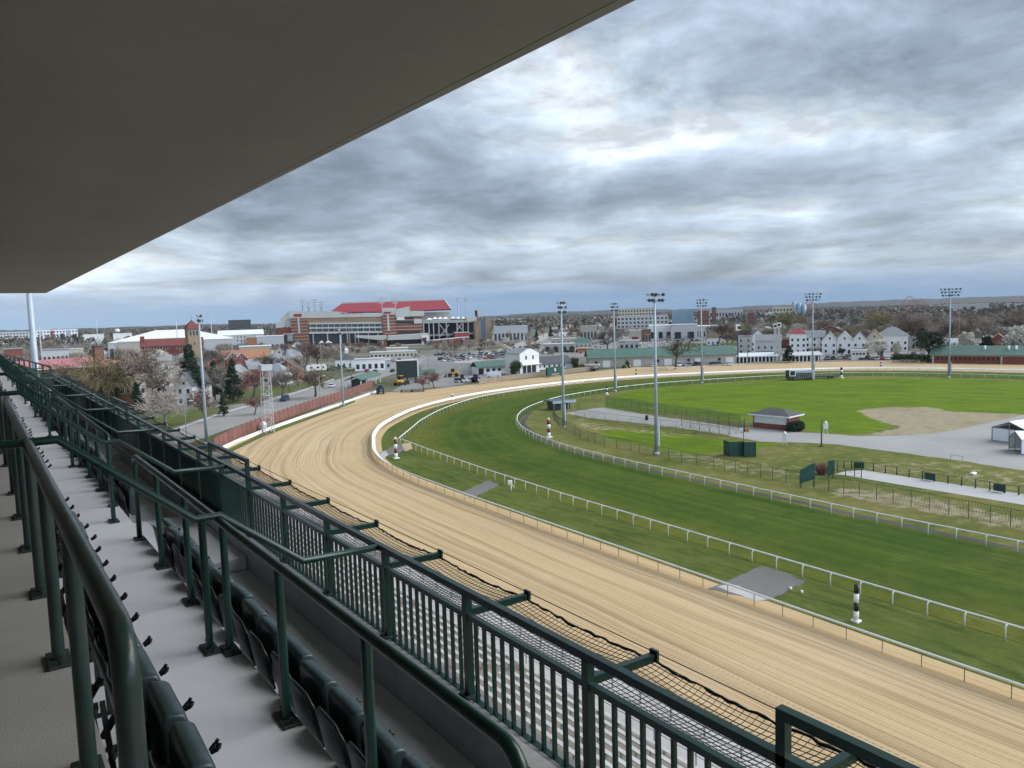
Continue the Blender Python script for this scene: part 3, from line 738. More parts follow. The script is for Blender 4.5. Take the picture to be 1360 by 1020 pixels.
shape('sand_patch', [(533, 590), (545, 588), (548, 596), (538, 600)], .036, mat('sand', (.45, .33, .20), .95, noise=.2))
# roads and verges outside
shape('street', [(130, 612), (235, 572), (300, 549), (345, 537), (400, 521), (445, 505), (500, 488), (545, 476), (566, 476), (556, 484), (505, 503), (450, 521), (400, 538), (345, 555), (300, 571), (235, 594), (150, 625)], .012, M['road'])
shape('pavement', [(128, 609), (234, 569), (299, 546.5), (344, 534.5), (399, 519), (444, 503), (444, 505), (399, 521.3), (344, 537.3), (299, 549.3), (234, 572.3)], .10, M['paleconc'])
shape('verge_grass', [(210, 603), (300, 571.5), (345, 556), (400, 539), (450, 522), (505, 504), (515, 508), (460, 528), (400, 552), (345, 571), (310, 586), (250, 610)], .016, M['hedge'])
shape('park_grass', [(196, 585), (232, 567), (290, 548), (290, 541), (250, 544), (215, 552), (180, 560)], .014, M['grass'])
shape('park_grass', [(296, 540), (340, 533), (395, 518), (440, 503), (440, 498), (395, 512), (340, 518), (300, 524)], .014, M['grass'])
shape('park_grass', [(420, 497), (470, 488), (505, 478), (500, 474), (455, 482), (415, 490)], .014, M['grass'])
shape('boulevard', [(598, 481), (650, 468), (700, 451.5), (735, 439.5), (752, 432), (762, 431), (752, 439), (722, 452), (670, 468), (625, 484)], .012, mat('boulevard_concrete', (.36, .34, .31), .9, noise=.08, nscale=.05))
shape('car_park', [(430, 487), (520, 474), (600, 470), (700, 463), (720, 452), (800, 446), (900, 446), (1000, 452), (1000, 468), (860, 478), (780, 474), (720, 478), (620, 486), (540, 484)], .010, M['lot'])
shape('service_yard', [(520, 520), (545, 505), (600, 496), (660, 494), (660, 502), (600, 512), (560, 516), (535, 520)], .012, M['lot'])
shape('car_park', [(1000, 480), (1130, 475), (1240, 476), (1240, 468), (1140, 462), (1010, 468)], .010, M['lot'])
shape('park_grass', [(905, 463), (1010, 459), (1010, 453), (900, 457)], .016, M['grass'])
shape('dry_grass_strip', [(690, 490), (800, 481), (1000, 479), (1000, 483), (840, 486.5), (720, 500)], .014, M['hedge'])

# ================================================================== RAILS ROUND THE TRACKS
def sub(C, test): return [p for p in C if test(p)]
def dirt_rail(C, lab):
    t = thing('dirt_track_rail', lab, 'running rail', (C[0].x, C[0].y, 0), 0, 'inner rail of the dirt track')
    O = Vector((C[0].x, C[0].y)); P = [p-O for p in C]
    I = offset(P, -.55); b = MB(); n = len(P)
    vs = [(p.x, p.y, 1.12) for p in P] + [(p.x, p.y, 1.0) for p in P] + [(q.x, q.y, .80) for q in I] + [(q.x, q.y, .72) for q in I]
    fs = []
    for i in range(n-1):
        for a, c in ((1, 0), (0, 2), (2, 3), (3, 1)): fs.append((a*n+i, a*n+i+1, c*n+i+1, c*n+i))
    b.add(vs, fs); fixn(b.build('rail', M['white'], t))
    b = MB(); b.tube([(p.x, p.y, 1.10) for p in offset(P, .05)], .085, 8); b.build('top_tube', M['white'], t)
    pts = resample(P, 2.7); PI = resample(I, 2.7)
    for i, p in enumerate(pts[:99]):
        q = p; b = MB(); b.bar((q.x-.0, q.y, 0), (q.x, q.y, 1.02), .045, .045); b.build('post', M['wood'], t)
dirt_rail(sub(DI, lambda p: p.y < 108 and p.x < 100), 'white rail with thin brown posts on the inside of the dirt homestretch')
i1 = [i for i, p in enumerate(DI) if p.y >= 106 and p.x < 60][0]; i2 = [i for i, p in enumerate(DI) if p.x > 185][0]
dirt_rail(DI[i1:i2+1], 'broad white rail sweeping round the inside of the dirt bend')
i3 = [i for i, p in enumerate(DI) if p.x > 285][0]
dirt_rail(DI[i2:i3+1], 'thin white rail inside the distant dirt backstretch')
def turf_rail(C, lab, grp, side=1, sp=2.75):
    t = thing('turf_rail', lab, 'running rail', (C[0].x, C[0].y, 0), 0, grp)
    O = Vector((C[0].x, C[0].y)); P = [p-O for p in C]
    b = MB(); b.tube([(p.x, p.y, 1.13) for p in P], .085, 8); b.build('rail', M['white'], t)
    Q = offset(P, .28*side); pts = resample(P, sp)
    for p in pts[:99]:
        k = min(range(len(P)), key=lambda i: (P[i]-p).length_squared); d = (Q[k]-P[k])
        q = p + d
        b = MB(); b.tube([(q.x, q.y, 0), (q.x, q.y, .95), (q.x-d.x*.3, q.y-d.y*.3, 1.07), (p.x, p.y, 1.12)], .055, 6); b.build('post', M['white'], t)
g1 = 'outer rail of the turf course'; g2 = 'inner rail of the turf course'
ap = min(range(len(TO)), key=lambda i: (TO[i]-Vector((65.3, 131.6))).length)
ca = resample(TO[:ap+1], 1.5); cb = curve(TO[ap:], 1.8)
turf_rail([p for p in ca if p.y > -25], 'white turf rail on curved posts between the dirt track and the turf straight', g1)
ib = [i for i, p in enumerate(cb) if p.x > 165][0]
turf_rail(cb[:ib], 'white turf rail bending away from the red striped pole', g1)
turf_rail(cb[ib:], 'white turf rail beside the far end of the dirt track', g1, 1, 3.2)
ic = [i for i, p in enumerate(TIC) if p.y > 118][0]; idd = [i for i, p in enumerate(TIC) if p.x > 165][0]
turf_rail([p for p in TIC[:ic] if p.y > -25], 'white inner turf rail along the infield straight beside the dark ditch', g2, 1)
turf_rail(TIC[ic-1:idd], 'white inner turf rail curving tightly round the infield tip', g2, 1)
ie = [i for i, p in enumerate(TIC) if p.x > 262][0]
turf_rail(TIC[idd-1:ie], 'white inner turf rail along the far side of the bright lawn', g2, 1, 3.2)

# brown panel wall, its white curb and the outer fence of the far side
wl = thing('panel_wall', 'rust brown panel wall between the street and the dirt track', 'wall', (0, 0, 0))
M['wallp'] = mat('rust_brown_panel', (.20, .085, .07), .8, noise=.2, nscale=.5)
W = [G(285, 600), G(310, 586), G(345, 570), G(395, 551), G(450, 532), G(480, 521), G(497, 514)]
W = resample([Vector((p.x, p.y)) for p in W], 2.9)
b = MB()
for i, (p, q) in enumerate(zip(W[:-1], W[1:])):
    d = (q-p).normalized(); b = MB(); a1 = p+d*.08; a2 = q-d*.08
    b.bar((a1.x, a1.y, 1.35), (a2.x, a2.y, 1.35), .12, 2.5); b.build('panel', M['wallp'], wl)
for p in W: b = MB(); b.box(p.x-.1, p.x+.1, p.y-.1, p.y+.1, 0, 2.75); b.build('post', M['brickd'], wl)
kb = MB(); Wc = [G(296, 597), G(315, 588), G(350, 574), G(400, 556), G(452, 538), G(500, 521)]
for p, q in zip(Wc[:-1], Wc[1:]): kb.bar((p.x, p.y, .35), (q.x, q.y, .35), .16, .7)
tag(kb.build('track_curb', M['white']), 'low white curb rail at the foot of the brown panel wall', 'curb')
shape('curb_grass', [(296, 600), (350, 574.5), (400, 557), (450, 539.5), (470, 531), (472, 534), (452, 542), (402, 560.5), (352, 579), (300, 604)], .03, M['grass'])
of = thing('outer_fence', 'long weathered wooden board fence along the far outside of the dirt track', 'fence', (0, 0, 0))
Wf = [G(636, 511), G(680, 505), G(727, 499.5), G(795, 492)]
b = MB()
Wr = resample([Vector((p.x, p.y)) for p in Wf], 2.6)
for p, q in zip(Wr[:-1], Wr[1:]):
    d = (q-p).normalized(); q2 = q-d*.1; b = MB(); b.bar((p.x, p.y, 1.1), (q2.x, q2.y, 1.1), .06, 1.9); b.build('board_panel', M['wood'], of)
for lab, pts, z1 in (('low white rail along the outside of the far dirt track beside the stables', [(1000, 484), (1060, 483.2), (1120, 482), (1195, 481.5)], .9),
                 ('pale rail outside the dirt track in front of the hedge and brick barn', [(1195, 481.6), (1240, 481.8), (1300, 482.2), (1400, 484)], 1.0),
                 ('short pale barrier rail under the big bare tree by the green roofed barn', [(879, 489), (886, 492), (900, 490.5), (940, 488), (1000, 484.6)], .8)):
    b = MB(); P = pl(pts); t = thing('outer_rail', lab, 'rail', P[0])
    for p, q in zip(P[:-1], P[1:]): p = p-P[0]; q = q-P[0]; b.bar((p.x, p.y, z1), (q.x, q.y, z1), .12, .25)
    b.build('rail', M['lightgrey'], t)
    for p in resample([Vector(((p-P[0]).x, (p-P[0]).y)) for p in P], 6.): b = MB(); b.box(p.x-.05, p.x+.05, p.y-.05, p.y+.05, 0, z1); b.build('post', M['lightgrey'], t)
# ================================================================== THINGS IN THE INFIELD AND ROUND THE TRACK
def light_pole(P, h, rz, rows, cols, w, lab, r0=.34, r1=.14, box=True):
    t = thing('light_pole', lab, 'light pole', P, rz, 'tall floodlight poles')
    b = MB(); b.tube([(0, 0, 0), (0, 0, h*.5), (0, 0, h)], [r0, (r0+r1)/2, r1], 12); b.build('pole', M['galv'], t)
    b = MB(); b.cyl(0, 0, 0, .5, r0*1.35, r0*1.3, 12); b.build('base_collar', M['lightgrey'], t)
    if box: b = MB(); b.bbox(r0*.75, r0*.75+.42, -.25, .25, 1.4, 5.0, .03); b.build('service_box', M['galv'], t)
    for i in range(rows):
        z = h-.15-i*.95; ww = w*(1-.10*i)
        b = MB(); b.bar((-ww/2, 0, z), (ww/2, 0, z), .14, .14); b.build('crossarm', M['galv'], t)
        for j in range(cols):
            x = -ww/2 + ww*(j+.5)/cols
            b = MB(); b.tube([(x, -.42, z-.28), (x, -.30, z-.22), (x, .05, z-.08), (x, .12, z-.05)], [.30, .29, .16, .06], 8); b.build('floodlight', M['dark'] if (i+j) % 3 else M['galv'], t)
    return t
def LP(bx, by, tx, ty, rz, rows, cols, w, lab, **k):
    P = G(bx, by); h = ztop(P, tx, ty); return light_pole(P, h, face(P)+rz, rows, cols, w, lab, **k)
LP(749, 569, 742, 400, 1.18, 3, 4, 5.2, 'tall grey floodlight pole inside the infield tip beside the red striped pole')
LP(817, 520, 815, 402, 1.05, 3, 4, 5.2, 'grey floodlight pole behind the dark shelter at the turf bend')
LP(872, 604, 865, 388.5, 1.0, 2, 5, 5.4, 'tallest grey floodlight pole in the grass inside the mesh fence')
LP(932, 509, 931, 397, .70, 3, 4, 5.2, 'grey floodlight pole by the inner turf rail left of the starting gate')
LP(1079, 503, 1081, 389, .25, 3, 5, 5.7, 'grey floodlight pole at the right end of the starting gate')
LP(1260, 502, 1263.5, 382.5, .1, 3, 6, 6.3, 'grey floodlight pole in front of the brick barn across the lawn')
LP(275, 590, 264, 417, 1.35, 2, 4, 4.0, 'slender grey floodlight pole rising behind the deck fence beside the street', r0=.36, r1=.15)
LP(456+0, 538, 446.5, 437, 1.2, 2, 3, 3.2, 'slim grey floodlight pole against the panel wall near the blue tractor', r0=.30, r1=.13, box=False)
P = Vector((5.35, 96, 0)); light_pole(P, 31, 1.0, 2, 4, 4.5, 'pale grey pole at the far left behind the deck rails', r0=.42, r1=.26, box=False)

def marker(bx, by, ty, w, c, lab, bands=4):
    P = G(bx, by); h = ztop(P, bx, ty); r = w/2*math.hypot(P.x, P.y)/FPX
    t = thing('distance_pole', lab, 'marker pole', P, 0, 'striped distance poles')
    b = MB(); b.bbox(-r*1.7, r*1.7, -r*1.7, r*1.7, 0, .18, .03); b.build('base', M['white'], t)
    for i in range(bands):
        z0 = .18+(h-.18)*i/bands; z1 = .18+(h-.18)*(i+1)/bands
        b = MB(); b.cyl(0, 0, z0, z1-.004, r*(1.0 if i % 2 else 1.08), None, 16); b.build('band', M[c] if i % 2 else M['white'], t)
    if c == 'red': b = MB(); b.tube([(0, 0, h), (0, 0, h+r*.9), (0, 0, h+r*1.6)], [r*1.1, r, r*.3], 14); b.build('cap', M['cream'], t)
    return t
M['blackp'] = mat('black_paint', (.012, .012, .014), .5)
marker(1137, 826, 776, 5.8, 'blackp', 'black and white striped pole between the dirt rail and the turf rail')
marker(526, 609, 583.5, 4.3, 'red', 'dark red and white striped pole at the turf rail corner by the dirt bend')
marker(729, 581, 558, 4.4, 'red', 'dark red and white striped pole inside the infield tip by the ditch')
marker(601, 531, 523, 2.4, 'blackp', 'small black and white pole by the merging rails of the far bend', 3)
marker(806, 524, 513, 2.4, 'blackp', 'small black and white pole near the shelter by the inner turf rail', 4)
marker(845, 500.5, 490.5, 2.2, 'blackp', 'small black and white pole on the far dirt rail below the green tractor', 4)
marker(1117.5, 502, 488, 2.8, 'blackp', 'black and white pole right of the starting gate at the lawn edge', 4)
marker(1170, 489, 481, 2.2, 'blackp', 'tiny black and white pole on the far dirt rail below the blossom trees', 4)

M['wire'] = mat('dark_fence_wire', (.04, .055, .045), .6)
def mesh_fence(lab, base, h, posts_step=None, m='darkgreen', mesh=.30, wr=.008, name='mesh_fence', cat='fence', pw=.07):
    P = [Vector((q.x, q.y)) for q in pl(base)]
    if posts_step: P = resample(P, posts_step)
    O = P[0]; t = thing(name, lab, cat, (O.x, O.y, 0)); Q = [p-O for p in P]
    b = MB()
    for p, q in zip(Q[:-1], Q[1:]):
        for z, r in ((h, .022), (h*.5, .008), (.12, .01)): b.bar((p.x, p.y, z), (q.x, q.y, z), r*2, r*2)
        L = (q-p).length; n = max(1, int(L/mesh))
        for i in range(n):
            a = p+(q-p)*(i/n); c = p+(q-p)*((i+1)/n)
            b.bar((a.x, a.y, .1), (c.x, c.y, h), wr*1.5, wr*1.5); b.bar((c.x, c.y, .1), (a.x, a.y, h), wr*1.5, wr*1.5)
    b.build('wire_mesh', M['wire'], t)
    for p in Q[:99]: b = MB(); b.cyl(p.x, p.y, 0, h+.05, pw/2, None, 6); b.build('post', M[m], t)
    return t
mesh_fence('long wire mesh fence on dark posts between the ditch and the infield', [(764, 579), (771, 583), (781, 586.5), (790, 589), (803, 594), (819, 596), (838, 600), (849, 602), (868, 607), (888, 611), (905, 614), (925, 619), (948, 624), (962, 626), (977, 628.5), (993, 631), (1010, 635), (1026, 638), (1044, 642), (1062, 646)], 1.95)
mesh_fence('wire mesh fence on green posts running between turf rail and concrete walk', [(1082, 650), (1100.5, 653), (1120.5, 656.5), (1141, 660), (1164, 664.5), (1186, 669), (1210, 673.5), (1234, 678), (1260, 684), (1286, 689), (1315, 695), (1342, 700), (1372, 707), (1405, 714)], 2.0)
mesh_fence('short curved wire fence beside the red striped pole', [(764, 579), (752, 573), (742, 566), (736, 559), (735, 552), (737, 547)], 2.1, m='darkgreen')
mesh_fence('dense dark green fence on the lawn side of the paved path', [(805, 541), (840, 546), (880, 553), (930, 560), (986, 570)], 2.8, 3.3, mesh=.16, wr=.011)
mesh_fence('wire fence along the near side of the paved path', [(764, 553), (800, 560), (850, 567), (900, 573), (940, 578), (975, 582)], 2.0, 4.0, m='grey')
mesh_fence('open pipe gate fence where the paved path meets the road', [(905, 566), (930, 571), (945, 574), (965, 578), (988, 575), (989, 569)], 2.4, 3.0, mesh=1.2, wr=.014, pw=.09)

# hut
def frame(name, lab, cat, a, c):            # thing at a with local x towards c
    d = c-a; return thing(name, lab, cat, a, math.atan2(d.y, d.x)), d.length
a, c = G(1001.5, 567.8), G(1044.8, 572)
t, L = frame('infield_hut', 'brick hut with white shutters and dark hip roof on the infield road', 'hut', a, c); D = 4.6; he = 2.55
b = MB(); b.box(0, L, 0, D, 0, 1.05); b.box(L-.002, L+.25, .002, D, 0, he); b.box(-.2, .0, .002, D, 0, he); b.build('brick_wall', M['brick'], t)
b = MB(); b.box(.02, L-.03, .05, D-.05, 1.052, he); b.build('white_wall', M['white'], t)
for i in range(3): b = MB(); b.box(.15+i*(L-.3)/3, .05+(i+1)*(L-.3)/3, -.03, .045, 1.12, he-.12); b.build('shutter', M['whitemetal'], t)
b = MB(); b.box(-.9, L+.9, -.8, D+.8, he+.002, he+.26); b.build('fascia', M['white'], t)
b = MB(); z0 = he+.262; b.add([(-.85, -.75, z0), (L+.85, -.75, z0), (L+.85, D+.75, z0), (-.85, D+.75, z0), (1.8, D/2, z0+1.05), (L-1.8, D/2, z0+1.05)], [(0, 1, 5, 4), (1, 2, 5), (2, 3, 4, 5), (3, 0, 4), (3, 2, 1, 0)]); b.build('roof', M['shingle'], t)

def leafcloud(b, c, rx, ry, rz, n, s, rnd, mi=0, shell=.55, up=0.):
    for _ in range(n):
        while True:
            v = Vector((rnd.uniform(-1, 1), rnd.uniform(-1, 1), rnd.uniform(-1, 1)))
            if shell*shell < v.length_squared < 1: break
        p = Vector((c[0]+v.x*rx, c[1]+v.y*ry, c[2]+v.z*rz))
        a = Vector((rnd.gauss(0, 1), rnd.gauss(0, 1), rnd.gauss(0, 1))).normalized(); q = a.orthogonal().normalized()
        k = s*rnd.uniform(.6, 1.3); w = a.cross(q)*k*.6; q = q*k
        b.add([p-q, p+w, p+q, p-w], [(0, 1, 2, 3)], mi)
rnd = random.Random(11)
b = MB(); leafcloud(b, (0, 0, .9), 1.3, 1.1, 1.0, 700, .22, rnd, shell=.3); tag(b.build('round_bush', M['ever'], loc=G(1052, 573)), 'dark clipped bush at the right corner of the brick hut', 'bush')
b = MB(); leafcloud(b, (0, 0, 1.0), 1.5, 1.2, 1.1, 800, .22, rnd, shell=.3); tag(b.build('round_bush', M['ever'], loc=G(1060, 572.5)), 'larger dark clipped bush just right of the hut bush', 'bush')
b = MB()
for _ in range(260):
    a_ = rnd.uniform(0, 6.28); r_ = rnd.uniform(.1, 1.5); b.bar((r_*.3*math.cos(a_), r_*.3*math.sin(a_), 0), (r_*math.cos(a_), r_*math.sin(a_), rnd.uniform(.7, 1.7)), .03)
tag(b.build('bare_shrub', M['twigred'], loc=G(1092, 630)), 'reddish bare shrub between the two green boards', 'shrub')

# green enclosure and sign pole
pts = [G(961, 603.5), G(968.5, 606.8), G(985, 606), G(989, 607.3), G(1004, 607), G(1004, 602.5)]
t = thing('panel_enclosure', 'dark green panelled enclosure on the infield grass beside the road', 'enclosure', pts[0])
for p, q in zip(pts[:-1], pts[1:]):
    p = p-pts[0]; q = q-pts[0]; d = (q-p).normalized(); p = p+d*.04; q = q-d*.04; b = MB(); b.bar((p.x, p.y, 1.25), (q.x, q.y, 1.25), .08, 2.4); b.build('panel', M['panel'], t)
p = G(979, 604)-pts[0]; b = MB(); b.bbox(p.x-.4, p.x+.4, p.y-.4, p.y+.4, 0, 1.8, .03); b.build('cabinet', M['darkgreen'], t)
P = G(987.5, 603); t = thing('sign_pole', 'thin dark pole carrying a white box and an orange sign above the green enclosure', 'sign', P, face(P))
h = ztop(P, 987.5, 568)
b = MB(); b.cyl(0, 0, 0, h, .06, None, 8); b.build('pole', M['dark'], t)
b = MB(); b.bbox(-.62, -.05, -.12, .12, h-.75, h-.1, .02); b.build('sign_box', M['white'], t)
b = MB(); b.bbox(-.05, .3, -.13, .10, h-.7, h-.2, .02); b.build('dark_face', M['dark'], t)
b = MB(); b.box(.34, .85, -.03, .03, h-.75, h-.1); b.build('orange_sign', M['orange'], t)

def board(bx, by, poly, lab):
    P = G(bx, by); k = math.hypot(P.x, P.y)/FPX
    t = thing('green_board', lab, 'board', P, face(P)+.5)
    o = [((x-bx)*k*1.15, (by-y)*k) for x, y in poly]
    b = MB(); b.prism(o, .12, 'y', -.06); fixn(b.build('panel', M['panel'], t))
    xs = [q[0] for q in o]
    for x in (min(xs)+.15, max(xs)-.15): b = MB(); b.box(x-.05, x+.05, .062, .16, 0, 1.6); b.build('post', M['darkgreen'], t)
board(1072, 648, [(1064, 642), (1081, 637), (1081, 616.5), (1074, 619), (1070, 622), (1064, 624)], 'dark green board with a stepped top standing by the ditch')
board(1103.5, 636, [(1100, 633), (1107.5, 629), (1107.5, 612.5), (1100, 613)], 'narrow dark green board at the end of the concrete walk')
P = G(1091, 593); b = MB(); b.cyl(0, 0, 0, 2.6, .11, None, 8); b.cyl(0, 0, 2.6, 4.6, .07, None, 8); b.cyl(0, 0, 0, .15, .35, None, 8)
tag(b.build('slim_post', M['darkgreen'], loc=P), 'slim dark green post at the edge of the infield road', 'post')
def white_stand(bx, by, ty, lab):
    P = G(bx, by); h = ztop(P, bx, ty); t = thing('white_stand', lab, 'stand', P, face(P))
    for s in (-1, 1): b = MB(); b.bar((s*.38, 0, 0), (s*.22, 0, h*.45), .09); b.build('leg', M['white'], t)
    b = MB(); b.bbox(-.42, .42, -.12, .12, h*.42, h*.8, .04); b.build('board', M['white'], t)
    b = MB(); b.tube([(0, 0, h*.79), (0, 0, h*.86), (0, 0, h*.95), (0, 0, h)], [.2, .28, .22, .06], 10); b.build('top', M['white'], t)
white_stand(1096.5, 577.5, 559, 'white two-legged stand with a rounded top at the lawn edge')
white_stand(1042, 592, 573, 'white two-legged stand on the road below the brick hut')

# concrete walk fence with green boards
t = mesh_fence('green post and rail fence along the far side of the concrete walk', [(1112, 622.5), (1121, 622), (1131, 622.5), (1145, 623.5), (1160, 626), (1176, 629), (1191, 631), (1207.5, 634), (1225, 637), (1241, 640), (1259, 642.7), (1277, 645.5), (1295.5, 648.7), (1314.5, 652), (1334, 655.3), (1353, 658), (1375, 662)], 1.15, m='darkgreen', mesh=.8, wr=.008, pw=.16)
O = Vector(t.location)
for x0, y0, x1, y1 in ((1131, 622.8, 1145, 623.8), (1225, 637.2, 1239, 639.8), (1316, 652.5, 1332, 655.2)):
    p = G(x0, y0)-O; q = G(x1, y1)-O; b = MB(); b.bar((p.x+.1, p.y-.25, .62), (q.x+.1, q.y-.25, .62), .1, .9); b.build('board', M['panel'], t)
mesh_fence('low green railing at the near end of the concrete walk', [(1112, 629), (1123, 632), (1135, 633), (1144, 635)], 1.1, m='darkgreen', mesh=1.5, pw=.12)
# tents
def tent(lab, a, c, depth, he, hr, opengable):
    t, L = frame('marquee', lab, 'tent', a, c)
    b = MB(); b.add([(-.1, -.1, he), (L/2, -.1, hr), (L+.1, -.1, he), (-.1, depth, he), (L/2, depth, hr), (L+.1, depth, he), (-.1, -.1, he-.12), (L/2, -.1, hr-.12), (L+.1, -.1, he-.12), (-.1, depth, he-.12), (L/2, depth, hr-.12), (L+.1, depth, he-.12)],
        [(0, 1, 4, 3), (1, 2, 5, 4), (6, 9, 10, 7), (7, 10, 11, 8), (0, 6, 7, 1), (1, 7, 8, 2), (3, 4, 10, 9), (4, 5, 11, 10), (0, 3, 9, 6), (2, 8, 11, 5)]); fixn(b.build('roof', M['tentw'], t))
    b = MB(); b.box(-.03, .03, 0, depth, .15, he-.13); b.build('side_wall', M['tentw'], t)
    b = MB(); b.box(L-.03, L+.03, 0, depth, .15, he-.13); b.build('side_wall', M['tentw'], t)
    b = MB(); b.prism([(0, .1), (L, .1), (L, he-.13), (L/2, hr-.2), (0, he-.13)], .05, 'y', depth-.1); fixn(b.build('end_wall', M['tentw'], t))
    if not opengable: b = MB(); b.box(.05, L-.05, .0, .05, .12, he-.2); b.build('end_wall', M['tentw'], t)
    for x in (0, L/2, L):
        b = MB(); b.bar((x, -.06, 0), (x, -.06, he-.14 if x != L/2 else hr-.2), .10); b.build('frame_post', M['grey'], t)
    b = MB()
    for x in (L*.25, L*.75): b.bar((x, -.06, he-.15), (x, -.06, (he+hr)/2-.2), .06); 
    for s in (0, 1): b.bar((s*L, -.06, he-.15), (L/2, -.06, hr-.2), .08)
    b.bar((0, -.06, he-.18), (L, -.06, he-.18), .07); b.build('truss', M['grey'], t)
    if opengable: b = MB(); b.bar((0, .15, .3), (L, .15, he-.4), .06); b.build('brace', M['grey'], t)
a = G(1317.5, 585); c = G(1364, 591.5); tent('large white frame tent with closed end on the infield asphalt', a, c, 30, ztop(a, 1317.5, 566), ztop((a+c)/2, 1340, 559.5), False)
a = G(1340.5, 597); c = G(1356.5, 604); tent('small white gable tent with an open end in front of the large tent', a, c, 9, ztop(a, 1340.5, 577), ztop((a+c)/2, 1348.5, 572), True)
P = G(1262.5, 612.5); Q = G(1278.5, 615); d = Q-P; b = MB(); h = 1.0
b.bar((0, 0, 0), (0, 0, h), .05); b.bar((d.x, d.y, 0), (d.x, d.y, h), .05); b.bar((0, 0, h), (d.x, d.y, h), .05)
tag(b.build('pipe_barrier', M['grey'], loc=P), 'thin grey pipe hoop at the edge of the infield road', 'barrier')
b = MB(); b.bbox(-.55, .55, -.3, .3, 0, .35, .1); tag(b.build('white_sack', M['white'], loc=G(1292.5, 630.5)), 'small white sack on the dry grass above the concrete walk', 'sack')
for i, (x, y) in enumerate(((1050, 783), (1065, 787.5))):
    b = MB(); b.cyl(0, 0, 0, .22, .13, .10, 10); tag(b.build('white_marker', M['white'], loc=G(x, y)), ['small white marker on the corner of the grey crossing', 'small white marker in the grass right of the grey crossing'][i], 'marker')
b = MB(); b.cyl(0, 0, 0, .95, .32, .36, 10); b.cyl(0, 0, .95, 1.05, .38, .3, 10); tag(b.build('litter_bin', M['black'], loc=G(859, 558)), 'black litter bin on the paved infield path', 'bin')
# camera post by the turf rail
P = G(679, 653); t = thing('camera_post', 'white post with a small box beside the outer turf rail', 'post', P, face(P)); h = ztop(P, 679, 638)
b = MB(); b.cyl(0, 0, 0, h-.3, .09, None, 8); b.build('post', M['white'], t); b = MB(); b.bbox(-.42, .15, -.2, .2, h-.55, h, .04); b.build('box', M['white'], t); b = MB(); b.bar((.1, 0, h-.6), (.45, 0, h-.95), .1); b.build('arm', M['white'], t)
# starting gate
a, c = G(1048, 505.5), G(1079, 504.5); t, L = frame('starting_gate', 'grey green starting gate parked at the far edge of the lawn', 'starting gate', a, c)
k = math.hypot(a.x, a.y)/FPX; h = ztop(a, 1048, 492)
for i in range(9):
    x = 2.2+(L-2.6)*i/8; b = MB(); b.box(x-.12, x+.12, 0, 3.2, .5, h-.7); b.build('stall_partition', M['grey'], t)
b = MB(); b.box(2.0, L, -.1, .2, h-.95, h-.35); b.box(2.0, L, 3.0, 3.3, h-.95, h-.35); b.box(2.0, L, .2, 3.0, h-.5, h-.35); b.build('overhead_frame', M['galv'], t)
b = MB(); b.box(2.05, L-.05, 1.4, 1.6, .3, h-1.2); b.build('stall_gate', M['darkgreen'], t)
b = MB(); b.bbox(.15, 2.0, -.2, 3.4, .35, h-.15, .06); b.build('power_unit', M['dark'], t)
b = MB(); b.box(.0, 2.1, -.27, -.21, h-1.9, h); b.build('white_surround', M['white'], t); b = MB(); b.box(.3, 1.8, -.31, -.272, h-1.65, h-.25); b.build('opening', M['black'], t)
b = MB(); b.bbox(L-.05, L+.7, -.1, 3.3, .2, h-.2, .05); b.build('end_post', M['lightgrey'], t)
for x in (1.0, L-.6):
    for y in (-.1, 3.3): b = MB(); b.tube([(x, y-.15, .45), (x, y+.15, .45)], .45, 12); b.build('wheel', M['black'], t)
a, c = G(1083, 503.5), G(1114, 502.5); t, L = frame('flat_trailer', 'long low dark trailer beside the starting gate', 'trailer', a, c)
b = MB(); b.bbox(0, L, 0, 2.4, .55, .95, .05); b.build('deck', M['dark'], t)
b = MB(); b.bar((0, 1.2, .7), (-2.0, 1.2, .5), .12); b.build('drawbar', M['dark'], t)
b = MB()
for i in range(7): b.bar((.3+i*(L-.6)/6, 0, .95), (.3+i*(L-.6)/6, 0, 1.8), .08)
b.bar((0, 0, 1.8), (L, 0, 1.8), .08); b.build('side_rail', M['teal'], t)
for x in (L*.55, L*.7): b = MB(); b.tube([(x, -.12, .42), (x, .14, .42)], .42, 12); b.build('wheel', M['black'], t)
# shelter over the tunnel ramp
a, c = G(737, 546), G(765, 543.5); t, L = frame('ramp_shelter', 'low dark teal flat shelter at the infield end of the paved path', 'shelter', a, c)
M['tealdark'] = mat('dark_teal_roof', (.05, .085, .095), .5, noise=.2)
b = MB(); b.bbox(-.5, L, 0, 5.5, 2.1, 2.4, .05); b.build('roof', M['tealdark'], t); b = MB(); b.box(-.55, L+.05, -.06, 0, 1.8, 2.42); b.build('fascia', M['galv'], t)
b = MB(); b.box(.4, L-.8, 1.6, 4.8, 0, 2.098); b.build('wall', M['dark'], t)
for x in (0, L/3, 2*L/3, L-.6): b = MB(); b.bar((x, .3, 0), (x, .3, 2.1), .12); b.build('post', M['galv'], t)

